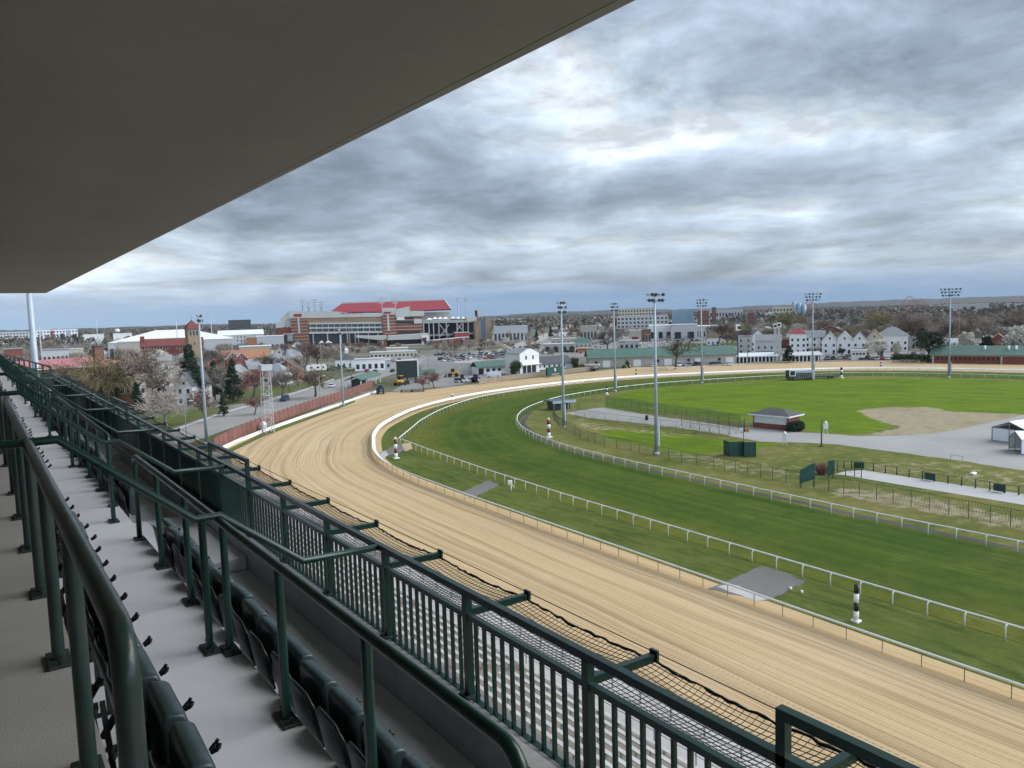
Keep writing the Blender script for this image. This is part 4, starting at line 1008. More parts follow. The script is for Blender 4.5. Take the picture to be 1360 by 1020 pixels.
# lattice tower at the panel wall
P = G(357, 575); t = thing('lattice_tower', 'pale steel lattice tower with a box on top beside the panel wall', 'tower', P, face(P)+.3); h = ztop(P, 355, 484); w = .95
for sx, sy in ((-1, -1), (1, -1), (1, 1), (-1, 1)): b = MB(); b.bar((sx*w, sy*w, 0), (sx*w*.85, sy*w*.85, h-1.2), .11); b.build('leg', M['lightgrey'], t)
b = MB(); n = 8
for i in range(n):
    z0 = (h-1.2)*i/n; z1 = (h-1.2)*(i+1)/n
    for (ax, ay, bx, by) in ((-1, -1, 1, -1), (1, -1, 1, 1), (1, 1, -1, 1), (-1, 1, -1, -1)):
        b.bar((ax*w, ay*w, z0), (bx*w*.9, by*w*.9, z1), .05); b.bar((ax*w*.93, ay*w*.93, z1), (bx*w*.93, by*w*.93, z1), .06)
b.build('bracing', M['lightgrey'], t)
b = MB(); b.bbox(-1.15, 1.15, -1.15, 1.15, h-1.3, h, .05); b.build('top_box', M['lightgrey'], t); b = MB(); b.bbox(.1, .9, -.3, .5, h+.002, h+.7, .05); b.build('camera', M['dark'], t)
P = G(350, 571); b = MB(); b.tube([(0, 0, 0), (0, 0, 1.6), (0, 0, 1.9)], [.7, .7, .25], 12); tag(b.build('white_tank', M['white'], loc=P), 'white upright tank beside the foot of the lattice tower', 'tank')
# ================================================================== BUILDERS FOR THE TOWN
def tree_bare(name, lab, h, seed, mt, mtw, spread=.62, blades=1500, bw=.050, grp=None, droop=0., cl=.75, extra=None):
    r = random.Random(seed); t = thing(name, lab, 'tree', (0, 0, 0), 0, grp); tb = MB(); cb = MB()
    tips = []
    def grow(p, d, L, rad, lev):
        n = 3; pts = [p]; q = p.copy(); dd = d.copy()
        for i in range(n):
            dd = (dd + Vector((r.gauss(0, .12), r.gauss(0, .12), .05-droop*lev*.06))).normalized(); q = q+dd*(L/n); pts.append(q.copy())
        (tb if lev < 3 else cb).tube(pts, [rad*(1-.45*i/n) for i in range(n+1)], 5 if lev < 2 else 3, cap=False)
        if lev >= 2:
            for pp in pts[1:]: tips.append((pp, dd))
        if lev < 4:
            k = r.randint(3, 4) if lev else r.randint(4, 6)
            for i in range(k):
                a = i*2.4+r.uniform(-.5, .5); s = dd.orthogonal().normalized(); s2 = dd.cross(s)
                side = (s*math.cos(a)+s2*math.sin(a)); sp = r.uniform(.55, 1.0)*spread*1.5
                nd = (dd + side*sp).normalized(); o = pts[r.randint(1, n)] if lev else pts[n]+(pts[n-1]-pts[n])*r.uniform(0, .5)
                grow(o.copy(), nd, L*r.uniform(.58, .78), rad*.55, lev+1)
    grow(Vector((0, 0, 0)), Vector((0, 0, 1)), h*.33, h*.024, 0)
    for _ in range(blades):
        p, d = r.choice(tips); v = (d+Vector((r.gauss(0, .7), r.gauss(0, .7), r.gauss(.1-droop, .5)))).normalized()
        o = p+Vector((r.gauss(0, .25), r.gauss(0, .25), r.gauss(0, .22)))*(h/10); L = r.uniform(.5, 1.2)*cl*h/10; w = v.orthogonal().normalized()*bw*h/10
        cb.add([o-w, o+w, o+v*L], [(0, 1, 2)])
    if extra: leafcloud_tips(cb, tips, r, *extra)
    zs = max(v[2] for v in cb.v)
    k = h/zs; cb.v = [(x*k, y*k, z*k) for x, y, z in cb.v]; tb.v = [(x*k, y*k, z*k) for x, y, z in tb.v]
    tb.build('trunk', mt, t); cb.build('crown', mtw, t); return t
def leafcloud_tips(b, tips, r, n, s, sd):
    for _ in range(n):
        p, d = r.choice(tips); o = p+Vector((r.gauss(0, sd), r.gauss(0, sd), r.gauss(0, sd)))
        a = Vector((r.gauss(0, 1), r.gauss(0, 1), r.gauss(0, 1))).normalized(); q = a.orthogonal().normalized(); k = s*r.uniform(.6, 1.4); w = a.cross(q)*k*.7; q = q*k
        b.add([o-q, o+w, o+q, o-w], [(0, 1, 2, 3)])
def tree_conifer(name, lab, h, seed, wide=.26, grp=None, n=2600, top=.95, low=.12):
    r = random.Random(seed); t = thing(name, lab, 'tree', (0, 0, 0), 0, grp); tb = MB(); tb.tube([(0, 0, 0), (0, 0, h*.9)], [h*.02, h*.004], 6); tb.build('trunk', M['trunk'], t); cb = MB()
    arms = []
    for i in range(70):
        z = h*(low+(top-low)*(i/70)**.9); R_ = h*wide*(1-(z/h)**1.3)*r.uniform(.6, 1.12)+.15; a = r.uniform(0, 6.28); arms.append((z, R_, a))
    for _ in range(n):
        z, R_, a = r.choice(arms); u = r.random()**.6; o = Vector((math.cos(a)*R_*u, math.sin(a)*R_*u, z-.12*R_*u+r.gauss(0, .18)))
        o += Vector((r.gauss(0, .12), r.gauss(0, .12), 0))*h/8
        ax = Vector((r.gauss(0, 1), r.gauss(0, 1), r.gauss(0, .5))).normalized(); q = ax.orthogonal().normalized(); k = .028*h*r.uniform(.6, 1.4); w = ax.cross(q)*k*.5
        cb.add([o-q*k, o+w, o+q*k, o-w], [(0, 1, 2, 3)])
    cb.build('crown', M['ever'], t); return t
def tree_round(name, lab, h, seed, mleaf, wide=.38, trunk=.25, grp=None, n=3200, s=.2, mt='trunk', clumps=16):
    r = random.Random(seed); t = thing(name, lab, 'tree', (0, 0, 0), 0, grp); tb = MB(); tb.tube([(0, 0, 0), (.1, 0, h*.35), (0, .1, h*.7)], [h*.028, h*.02, h*.008], 6)
    cb = MB(); C = []
    for i in range(clumps):
        v = Vector((r.gauss(0, .5), r.gauss(0, .5), r.gauss(0, .5))); v = v if v.length < 1 else v.normalized()
        c = Vector((v.x*h*wide*.75, v.y*h*wide*.75, h*(trunk+(1-trunk)*.5)+v.z*h*(1-trunk)*.36)); C.append((c, h*wide*r.uniform(.28, .5)))
        tb.tube([(0, 0, h*trunk*.9), tuple(c*.6+Vector((0, 0, h*trunk*.35))), tuple(c)], [h*.012, h*.007, h*.002], 4, cap=False)
    for _ in range(n):
        c, R_ = r.choice(C); v = Vector((r.gauss(0, 1), r.gauss(0, 1), r.gauss(0, 1))).normalized()*R_*r.random()**.45; o = c+v
        a = Vector((r.gauss(0, 1), r.gauss(0, 1), r.gauss(0, 1))).normalized(); q = a.orthogonal().normalized(); k = s*r.uniform(.6, 1.4)*h/8; w = a.cross(q)*k*.6
        cb.add([o-q*k, o+w, o+q*k, o-w], [(0, 1, 2, 3)])
    zs = max(v[2] for v in cb.v); k = h/zs; cb.v = [(x, y, z*k) for x, y, z in cb.v]
    tb.build('trunk', M[mt], t); cb.build('crown', mleaf, t); return t

PROTO = {}
def proto(kind, lab):
    if kind in PROTO: return None
    n = kind
    if kind == 'brown': o = tree_bare('bare_tree', lab, 10, 3, M['trunk'], M['twig'])
    elif kind == 'brown2': o = tree_bare('bare_tree', lab, 10, 8, M['trunk'], M['twig'], .75)
    elif kind == 'grey': o = tree_bare('bare_tree', lab, 10, 5, M['trunkp'], M['twiggrey'], .6, 1300)
    elif kind == 'big': o = tree_bare('bare_tree', lab, 10, 21, M['trunk'], M['trunk'], .82, 900, .035)
    elif kind == 'red': o = tree_bare('budding_tree', lab, 10, 6, M['trunk'], M['twigred'], .7, 1500, .06, extra=(700, .12, .4))
    elif kind == 'olive': o = tree_bare('budding_tree', lab, 10, 9, M['trunk'], M['twigolive'], .7, 1500, .05, extra=(900, .12, .45))
    elif kind == 'willow': o = tree_bare('budding_tree', lab, 10, 14, M['trunk'], M['twigolive'], .55, 2200, .03, droop=.9, cl=1.3)
    elif kind == 'blossom': o = tree_round('blossom_tree', lab, 10, 4, M['blossom'], .36, .22, n=3600, s=.20)
    elif kind == 'evergreen': o = tree_conifer('evergreen_tree', lab, 10, 2)
    elif kind == 'cedar': o = tree_conifer('evergreen_tree', lab, 10, 12, .36, low=.1, top=.86)
    elif kind == 'roundever': o = tree_round('evergreen_tree', lab, 10, 7, M['ever'], .40, .28, n=3600, s=.21)
    elif kind == 'bush': o = tree_round('leafy_bush', lab, 10, 17, M['ever2'], .5, .05, n=2400, s=.3)
    PROTO[kind] = o; return o
def plant(kind, P, h, lab, grp=None, wide=1., rz=None):
    o = proto(kind, lab); rz = random.uniform(0, 6.28) if rz is None else rz; s = h/10
    if o is None: o = dup(PROTO[kind], P, rz, lab)
    o.location = P; o.rotation_euler = (0, 0, rz); o.scale = (s*wide, s*wide, s)
    if grp: o['group'] = grp
    elif 'group' in o: del o['group']
    return o
def T(kind, px, by, ty, lab, wide=1.): P = G(px, by); return plant(kind, P, ztop(P, px, ty), lab, None, wide)

def windows(t, rects, y=-.03, m='glass', frame='white', dep=.05):
    for (x, z, w, h) in rects:
        b = MB(); b.box(x-w/2-.09, x+w/2+.09, y, y+dep, z-.09, z+h+.09); f = b.build('window', M[frame], t)
        b = MB(); b.box(x-w/2, x+w/2, y-.012, y-.002, z, z+h); b.build('pane', M[m], f)
def house(lab, P, w, d, he, hp, wall, roof, kind='front', rz=0., win=None, porch=False, chimney=False, name='house', door=True):
    t = thing(name, lab, 'house' if name == 'house' else name.replace('_', ' '), P, face(P)+rz); ov = .35
    b = MB()
    if kind == 'front': b.prism([(-w/2, 0), (w/2, 0), (w/2, he), (0, hp), (-w/2, he)], d, 'y')
    elif kind == 'side': b.prism([(0, 0), (d, 0), (d, he), (d/2, hp), (0, he)], w, 'x', -w/2)
    else: b.box(-w/2, w/2, 0, d, 0, he)
    fixn(b.build('wall', M[wall], t)); b = MB(); th = .16
    def slab(p): b.prism(p[0], p[1], p[2], p[3])
    if kind == 'front':
        sl = (hp-he)/(w/2)
        for s in (-1, 1): b.prism([(0, hp+.02), (s*(w/2+ov), he-sl*ov+.02), (s*(w/2+ov), he-sl*ov+th), (0, hp+th+.04)], d+2*ov, 'y', -ov)
    elif kind == 'side':
        sl = (hp-he)/(d/2)
        for s in (-1, 1): b.prism([(d/2, hp+.02), (d/2+s*(d/2+ov), he-sl*ov+.02), (d/2+s*(d/2+ov), he-sl*ov+th), (d/2, hp+th+.04)], w+2*ov, 'x', -w/2-ov)
    elif kind == 'hip':
        x = w/2+ov; m_ = min(w, d)/2; z0 = he+.02
        b.add([(-x, -ov, z0), (x, -ov, z0), (x, d+ov, z0), (-x, d+ov, z0), (-max(.1, w/2-m_), d/2, hp), (max(.1, w/2-m_), d/2, hp)], [(0, 1, 5, 4), (1, 2, 5), (2, 3, 4, 5), (3, 0, 4), (3, 2, 1, 0)])
    else: b.box(-w/2-.2, w/2+.2, -.2, d+.2, he+.01, he+.4)
    rf = fixn(b.build('roof', M[roof], t))
    if chimney: b = MB(); b.box(w*.2-.4, w*.2+.4, d*.5-.4, d*.5+.4, hp-1.0, hp+1.3); b.build('chimney', M['brick'], rf)
    if win is None:
        win = []
        n = max(2, int(w/2.6)); fl = max(1, int(he/2.7))
        for f in range(fl):
            for i in range(n): 
                if not (f == 0 and i == n//2 and door): win.append((-w/2+w*(i+.5)/n, .9+f*2.8, .95, 1.3))
        if kind == 'front' and hp-he > 2: win.append((0, he+.2, .8, 1.1))
    windows(t, win)
    if door: b = MB(); b.box(-w/2+w*(max(2, int(w/2.6))//2+.5)/max(2, int(w/2.6))-.5, -w/2+w*(max(2, int(w/2.6))//2+.5)/max(2, int(w/2.6))+.5, -.05, .0, .1, 2.1); b.build('door', M['dark'], t)
    if porch:
        b = MB(); b.box(-w*.42, w*.42, -2.0, -.06, 2.45, 2.65); pr_ = b.build('porch_roof', M[roof], t)
        for s in (-1, 1): b = MB(); b.box(s*w*.38-.08, s*w*.38+.08, -1.9, -1.74, 0, 2.45); b.build('porch_post', M['white'], t)
    return t
def HP(lab, x0, x1, D, ey, py, wall, roof, kind='front', d=9., rz=0., **k):
    P = A((x0+x1)/2, D); s = D/FPX; xm = (x0+x1)/2
    return house(lab, P, (x1-x0)*s, d, ztop(P, xm, ey), ztop(P, xm, py), wall, roof, kind, rz, **k)
def block(lab, x0, x1, D, ty, wall, roof='lightgrey', d=14., bands=None, rz=0., name='building', wm='glass', cat='building', wincols=0, floors=0, by=0.):
    """flat-roofed building seen between photo columns x0..x1 at distance D, with rows of windows"""
    xm = (x0+x1)/2; P = A(xm, D); s = D/FPX; w = (x1-x0)*s; h = ztop(P, xm, ty)
    t = thing(name, lab, cat, P, face(P)+rz)
    b = MB(); b.box(-w/2, w/2, 0, d, 0, h-.4); b.build('wall', M[wall], t)
    b = MB(); b.box(-w/2-.25, w/2+.25, -.25, d+.25, h-.398, h); b.build('roof', M[roof], t)
    if floors:
        fh = (h-1.2)/floors; wi = []
        for f in range(floors):
            for i in range(wincols): wi.append((-w/2+w*(i+.5)/wincols, .9+f*fh, w/wincols*.5, fh*.5))
        windows(t, wi, m=wm, frame='lightgrey')
    return t, w, h

def make_car(name, lab, paint, kind='car', grp=None):
    t = thing(name, lab, kind, (0, 0, 0), 0, grp); L, W_, hb, hc = {'car': (4.5, 1.8, .85, 1.42), 'suv': (4.7, 1.9, 1.0, 1.75), 'pickup': (5.6, 2.0, 1.0, 1.85), 'van': (5.6, 2.1, 1.15, 2.3)}[kind]
    b = MB(); prof = [(-L/2, .35), (-L/2+.05, hb-.12), (-L/2+.3, hb), (L/2-.9, hb), (L/2-.1, hb-.22), (L/2, .4), (L/2-.1, .25), (-L/2+.1, .25)]
    n = len(prof); vs = []
    for y, k in ((-W_/2, .93), (-W_/2+.12, 1), (W_/2-.12, 1), (W_/2, .93)):
        for p in prof: vs.append((p[0]*k, y, .55+(p[1]-.55)*(k if p[1] > .55 else 1)))
    fs = [tuple(range(n)), tuple(range(4*n-1, 3*n-1, -1))] + [(s*n+i, s*n+n+i, s*n+n+(i+1) % n, s*n+(i+1) % n) for s in range(3) for i in range(n)]
    b.add(vs, fs); fixn(b.build('body', paint, t))
    if kind == 'pickup': c = [(-.3, hb), (-.25, hc), (.75, hc), (1.4, hb)]
    elif kind == 'van': c = [(-L/2+.1, hb), (-L/2+.15, hc), (1.4, hc), (2.1, hb)]
    elif kind == 'suv': c = [(-L/2+.08, hb), (-L/2+.4, hc), (.4, hc), (1.15, hb)]
    else: c = [(-L/2+.35, hb), (-L/2+1.15, hc), (.3, hc), (1.1, hb)]
    def cab(inset, z0, z1, mm, nm):
        b = MB(); lo = [c[0], c[3]]; hi = [c[1], c[2]]
        def lerp(p, q, f): return (p[0]+(q[0]-p[0])*f, p[1]+(q[1]-p[1])*f)
        A0, A1 = lerp(c[0], c[1], z0), lerp(c[3], c[2], z0); B0, B1 = lerp(c[0], c[1], z1), lerp(c[3], c[2], z1)
        w0 = W_/2-.08-.16*z0-inset; w1 = W_/2-.08-.16*z1-inset
        b.add([(A0[0], -w0, A0[1]), (A1[0], -w0, A1[1]), (A1[0], w0, A1[1]), (A0[0], w0, A0[1]), (B0[0], -w1, B0[1]), (B1[0], -w1, B1[1]), (B1[0], w1, B1[1]), (B0[0], w1, B0[1])], [(0, 3, 2, 1), (4, 5, 6, 7), (0, 1, 5, 4), (1, 2, 6, 5), (2, 3, 7, 6), (3, 0, 4, 7)]); return b.build(nm, mm, t)
    cab(0, 0.02, .82, paint if kind == 'van' else M['glass'], 'cabin' if kind == 'van' else 'windows'); cab(-.02, .83, 1.0, paint, 'car_roof')
    for x in (-L*.31, L*.30):
        for s in (-1, 1): b = MB(); b.tube([(x, s*(W_/2-.2), .33), (x, s*(W_/2+.01), .33)], .33, 10); b.build('wheel', M['black'], t)
    return t
PAINT = {'white': mat('white_car_paint', (.72, .73, .74), .3), 'silver': mat('silver_car_paint', (.38, .40, .42), .3, .3), 'black': mat('black_car_paint', (.015, .016, .018), .25), 'blue': mat('dark_blue_car_paint', (.03, .06, .11), .25), 'red': mat('red_car_paint', (.38, .02, .03), .3), 'grey': mat('grey_car_paint', (.12, .125, .13), .3)}
CARS = {}
def car(P, rz, color, kind, lab, grp=None):
    k = (color, kind)
    nm = {'car': 'parked_car', 'suv': 'parked_car', 'pickup': 'pickup_truck', 'van': 'white_van' if color == 'white' else 'parked_van'}[kind]
    if k not in CARS: o = make_car(nm, lab, PAINT[color], kind, grp); CARS[k] = o
    else:
        o = dup(CARS[k], P, rz, lab)
    o['category'] = {'car': 'car', 'suv': 'car', 'pickup': 'pickup truck', 'van': 'van'}[kind]
    if grp: o['group'] = grp
    elif 'group' in o: del o['group']
    o.location = P; o.rotation_euler = (0, 0, rz); return o
def util_pole(px, by, ty, lab, arm=2.4, D=None, m='wood', r=.17, light=False, arms=1, grp=None):
    P = A(px, D) if D else G(px, by); h = ztop(P, px, ty); t = thing('utility_pole' if not light else 'street_lamp', lab, 'pole' if not light else 'street lamp', P, face(P)+random.uniform(-.4, .4), grp)
    b = MB(); b.cyl(0, 0, 0, h, r, r*.65, 8); b.build('pole', M[m], t)
    if light: b = MB(); b.bar((0, 0, h-.2), (arm, 0, h+.2), .10); b.build('arm', M[m], t); b = MB(); b.bbox(arm-.3, arm+.5, -.2, .2, h+.1, h+.35, .04); b.build('lamp', M['lightgrey'], t)
    else:
        for i in range(arms): b = MB(); b.bar((-arm/2, 0, h-.6-i*1.1), (arm/2, 0, h-.6-i*1.1), .14); b.build('crossarm', M[m], t)
        for s in (-1, 0, 1): b = MB(); b.cyl(s*arm*.42, 0, h-.55, h-.25, .07, None, 6); b.build('insulator', M['lightgrey'], t)
    return t
def make_tractor(lab, P, rz, paint, hub='yellow', cabm='glass'):
    t = thing('tractor', lab, 'tractor', P, rz)
    b = MB(); b.bbox(.2, 2.3, -.42, .42, .85, 1.65, .08); b.build('hood', paint, t)
    b = MB(); b.bbox(-1.1, .3, -.55, .55, .7, 1.3, .06); b.build('chassis', M['dark'], t)
    b = MB(); b.bbox(-1.15, .15, -.72, .72, 1.3, 2.7, .1); b.build('cab', M[cabm], t)
    b = MB(); b.bbox(-1.3, .3, -.85, .85, 2.702, 2.9, .06); b.build('cab_roof', paint, t)
    for s in (-1, 1):
        b = MB(); b.tube([(-.7, s*.75, .95), (-.7, s*1.2, .95)], .95, 16); w = b.build('rear_wheel', M['black'], t); b = MB(); b.tube([(-.7, s*1.19, .95), (-.7, s*1.23, .95)], .5, 12); b.build('hub', M[hub], w)
        b = MB(); b.tube([(1.75, s*.6, .6), (1.75, s*.95, .6)], .6, 14); w = b.build('front_wheel', M['black'], t); b = MB(); b.tube([(1.75, s*.94, .6), (1.75, s*.98, .6)], .3, 12); b.build('hub', M[hub], w)
    b = MB(); b.cyl(1.2, .1, 1.65, 2.5, .06, None, 6); b.build('exhaust', M['dark'], t)
    return t
def make_loader(lab, P, rz):
    t = thing('wheel_loader', lab, 'loader', P, rz)
    b = MB(); b.bbox(-2.6, .2, -1.0, 1.0, .9, 2.0, .12); b.build('body', M['yellow'], t); b = MB(); b.bbox(-.9, .5, -.75, .75, 2.0, 3.3, .1); b.build('cab', M['glass'], t); b = MB(); b.bbox(-1.0, .6, -.85, .85, 3.302, 3.45, .05); b.build('cab_roof', M['yellow'], t)
    for s in (-1, 1): b = MB(); b.bar((.2, s*.6, 1.7), (2.6, s*.6, .9), .22, .3); b.build('lift_arm', M['yellow'], t)
    b = MB(); b.prism([(2.5, .2), (3.5, .15), (3.4, .3), (2.8, .5), (2.7, 1.3), (2.5, 1.3)], 2.6, 'y', -1.3); fixn(b.build('bucket', M['dark'], t))
    for x in (-1.7, 1.0):
        for s in (-1, 1): b = MB(); b.tube([(x, s*.9, .75), (x, s*1.4, .75)], .75, 14); b.build('wheel', M['black'], t)
    return t
def make_harrow(lab, P, rz):
    t = thing('harrow', lab, 'harrow', P, rz); b = MB()
    for y in (-1.5, -.5, .5, 1.5): b.bar((-1.2, y, .7), (1.2, y, .7), .12)
    for x in (-1.2, 0, 1.2): b.bar((x, -1.6, .7), (x, 1.6, .7), .12)
    b.bar((1.2, 0, .7), (2.6, 0, .5), .14); b.build('frame', M['grey'], t)
    b = MB()
    for x in (-1.0, -.3, .4, 1.0):
        for i in range(9): y = -1.5+i*.375; b.bar((x, y, .7), (x-.15, y, .05), .06)
    b.build('tines', M['dark'], t); b = MB(); b.bar((-.9, 0, .75), (.1, 0, 1.7), .1); b.bar((.8, 0, .75), (.1, 0, 1.7), .1); b.build('hitch', M['galv'], t)
    for s in (-1, 1): b = MB(); b.tube([(0, s*1.75, .45), (0, s*1.95, .45)], .45, 12); b.build('wheel', M['black'], t)
    return t
# ================================================================== THE STADIUM
DS = 690.; KS = DS/FPX; P0 = A(500, DS)
st = thing('stadium', 'red roofed brick and glass football stadium beyond the street', 'stadium', P0, face(P0))
def S(px, py): return ((px-500)*KS, H+(hor(px)-py)*KS)
def SP(name, m, pts, o, d, parent=None):
    b = MB(); b.prism([S(*p) if p[1] is not None else (S(p[0], 0)[0], 0.) for p in pts], d, 'y', o); return fixn(b.build(name, M[m], parent or st))
N = None
M['bandbrick'] = None
def _band():
    g = NG('banded_brick'); s = g.n('ShaderNodeSeparateXYZ'); g.l(g.n('ShaderNodeTexCoord').outputs['Object'], s.inputs[0])
    w = g.val('GREATER_THAN', g.val('FRACT', g.val('MULTIPLY', s.outputs[2], .36)), .72); c = g.mix(w, (.20, .075, .055), (.36, .27, .20)); g.l(c, g.b.inputs['Base Color']); g.b.inputs['Roughness'].default_value = .85; return g.m
M['bandbrick'] = _band()
M['stwhite'] = mat('stadium_white_panel', (.52, .51, .47), .7, noise=.05, nscale=.1)
M['tan'] = mat('tan_brick', (.30, .215, .14), .85, noise=.15, nscale=.3)
M['conc2'] = mat('stadium_concrete', (.36, .37, .36), .8, noise=.1, nscale=.2)
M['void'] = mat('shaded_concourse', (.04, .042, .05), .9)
SP('facade', 'tan', [(413, N), (508, N), (508, 420.5), (413, 422)], 0, 40)
SP('parapet', 'stwhite', [(390, 423), (413, 422.5), (508, 420.5), (508, 416), (490, 417.5), (450, 414), (424, 413.5), (390, 413.2)], -.6, 3)
SP('parapet', 'stwhite', [(380, 427), (390, 423), (390, 413.5), (378, 424)], .2, 3)
for (y0, y1, m, o) in ((428.2, 430.2, 'stwhite', -.9), (434, 435.8, 'stwhite', -.9), (439.8, 442.2, 'stwhite', -1.4)):
    SP('balcony', m, [(414, y1+.3), (507, y1-.5), (507, y0-.5), (414, y0+.3)], o, 1.4)
M['stglass'] = mat('green_tinted_glass', (.05, .075, .07), .2, noise=.5, nscale=.35)
for (y0, y1) in ((430.3, 433.9), (435.9, 439.7)): SP('window_band', 'stglass', [(414.2, y1+.3), (506.8, y1-.5), (506.8, y0-.5), (414.2, y0+.3)], -.35, .34)
for i in range(13):
    x = 416+i*7.4; SP('mullion', 'stwhite', [(x, 439.5), (x+.6, 439.5), (x+.6, 430.6), (x, 430.6)], -.5, .1)
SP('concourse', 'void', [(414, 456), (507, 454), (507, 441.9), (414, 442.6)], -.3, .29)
for x in (418, 436, 453, 461, 471, 475, 488, 500): SP('column', 'conc2', [(x, 456), (x+1.6, 456), (x+1.6, 442.3), (x, 442.3)], -1.2, .8)
SP('tower', 'bandbrick', [(392, N), (413, N), (413, 422.3), (392, 422.8)], -2.2, 12)
SP('tower', 'bandbrick', [(508, N), (524.5, N), (524.5, 418), (508, 418.4)], -2.2, 12)
SP('tower_stripe', 'stwhite', [(401, 442), (403.4, 442), (402.6, 421.5), (400.6, 421.5)], -2.5, .28)
SP('tower_stripe', 'stwhite', [(514, 439), (516.4, 439), (515.8, 418), (513.6, 418)], -2.5, .28)
SP('tower_sign', 'redroof', [(396, 420.8), (406, 420.5), (406, 417), (396, 417.3)], -.9, .28)
SP('tower_sign', 'redroof', [(509.5, 416.8), (519, 416.6), (519, 414), (509.5, 414.3)], -1.2, .28)
for i in range(19):
    if i in (4, 8, 13): continue
    SP('sign_letter', 'redroof', [(455+i*1.5, 417.0-i*.03), (456+i*1.5, 417.0-i*.03), (456+i*1.5, 415.6-i*.03), (455+i*1.5, 415.6-i*.03)], -.8, .18)
SP('crown_block', 'stwhite', [(507.5, 418.2), (525, 418), (525, 409), (507.5, 409.4)], -.9, 6)
SP('crown_block', 'stwhite', [(525.3, 421), (543.5, 420.5), (543.5, 407), (525.3, 411)], -.7, 6)
SP('crown_block', 'stwhite', [(543.8, 420), (562, 419.5), (562, 413), (543.8, 413)], -.5, 6)
SP('end_wing', 'brick', [(374, N), (392, N), (392, 432.5), (374, 435.3)], 1, 30)
SP('end_wing_top', 'stwhite', [(373, 435.2), (385, 434), (385, 426.5), (373, 428.5)], .5, 26)
SP('end_wing_top', 'stwhite', [(385.3, 432), (392, 431.5), (392, 422.7), (385.3, 425)], .8, 20)
for (x0, x1, y0, y1, m) in ((386, 388, 430, 434.5, 'stwhite'), (389.5, 391.5, 430, 434.5, 'stwhite'), (383, 395, 443, 456, 'void'), (387, 394, 444, 452, 'conc2'), (382, 395, 442, 443.5, 'stwhite')): SP('wing_opening' if m == 'void' else 'wing_trim', m, [(x0, y1), (x1, y1), (x1, y0), (x0, y0)], -2.6 if x1 > 392 else .7, .25)
SP('side_wing', 'bandbrick', [(524.8, N), (559.5, N), (559.5, 419.8), (524.8, 421)], .5, 25)
for (x0, x1, y0, y1, m) in ((526, 536, 419.5, 425, 'white'), (525.5, 559, 426, 429.5, 'void'), (527, 556, 439, 442, 'void'), (548.5, 559, 423.3, 429.5, 'stwhite'), (525.2, 548, 420.8, 423, 'void')): SP('wing_band', m, [(x0, y1), (x1, y1), (x1, y0), (x0, y0)], .2 if m == 'void' else -.1, .28)
# concrete frame of the end stand
SP('upper_deck', 'conc2', [(560, 429.5), (630, 428), (630, 425), (560, 426)], 0, 30)
SP('lower_deck', 'conc2', [(560, 447), (630, 444), (630, 442), (560, 444.5)], 2, 30)
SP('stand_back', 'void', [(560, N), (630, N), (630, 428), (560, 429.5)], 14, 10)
for x in (560, 567, 573, 580, 590, 604, 612, 619, 627): SP('column', 'conc2', [(x, N), (x+1.5, N), (x+1.5, 428.8), (x, 429)], 0, 1)
for (xa, ya, xb, yb) in ((582, 431, 594, 447), (594, 431, 582, 447), (605, 430, 611, 438), (611, 430, 605, 438)):
    b = MB(); p, q = S(xa, ya), S(xb, yb); b.bar((p[0], -.3 if xa < xb else -.9, p[1]), (q[0], -.3 if xa < xb else -.9, q[1]), .55); b.build('cross_brace', M['stwhite'], st)
for (x0, x1, y) in ((565, 573, 424.5), (573, 580, 423.5), (580, 587, 423.3), (587, 594, 423.2), (597, 604, 423), (604, 610.5, 423), (611, 617, 423)):
    b = MB(); p, q = S(x0, y), S(x1, y); xm = (p[0]+q[0])/2; b.add([(p[0], 1, p[1]), (q[0], 1, p[1]), (q[0], 6, p[1]), (p[0], 6, p[1]), (xm, 3.5, p[1]+1.6)], [(0, 1, 4), (1, 2, 4), (2, 3, 4), (3, 0, 4), (3, 2, 1, 0)]); b.build('tent_roof', M['tentw'], st)
SP('press_box', 'stwhite', [(618, 427), (631, 426.5), (631, 420.5), (618, 421)], -.5, 8)
SP('corner_pillar', 'tan', [(628, N), (636, N), (636, 426), (628, 426)], -3, 10)
SP('corner_glass', 'bluep', [(636, N), (642, N), (642, 424), (636, 424)], -2.5, 9)
SP('corner_pillar', 'tan', [(642, N), (650, N), (650, 421), (642, 421.5)], -3, 10)
SP('scoreboard', 'void', [(633.5, 420.5), (636.3, 420.5), (636.3, 412), (633.5, 412)], 20, 3)
SP('scoreboard', 'stwhite', [(636.6, 420.8), (643.5, 420.8), (643, 412.5), (639, 411), (636.6, 413)], 20, 3)
# near low blocks
SP('entry_roof', 'stwhite', [(512, 450.5), (564, 449), (564.5, 442), (540, 443.5), (514, 445)], -22, 20)
SP('entry_roof', 'stwhite', [(474, 447), (505, 450.5), (512, 449), (512, 444.5), (490, 445), (474, 444.5)], -20, 14)
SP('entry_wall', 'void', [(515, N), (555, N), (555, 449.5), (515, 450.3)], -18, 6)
SP('entry_beam', 'stwhite', [(515, 459), (555, 457.5), (555, 455), (515, 456.5)], -22.5, 1)
SP('entry_block', 'brick', [(502, N), (512, N), (512, 450), (502, 450.8)], -21, 14)
SP('entry_stripe', 'stwhite', [(505.5, 461), (507.2, 461), (507.2, 451.5), (505.5, 451.5)], -21.4, .3)
SP('entry_block', 'brick', [(555, N), (566, N), (566, 457), (555, 457)], -22, 14)
SP('banner', 'white', [(555.5, 458.5), (565, 458), (565, 444.3), (555.5, 445)], -23.2, 1)
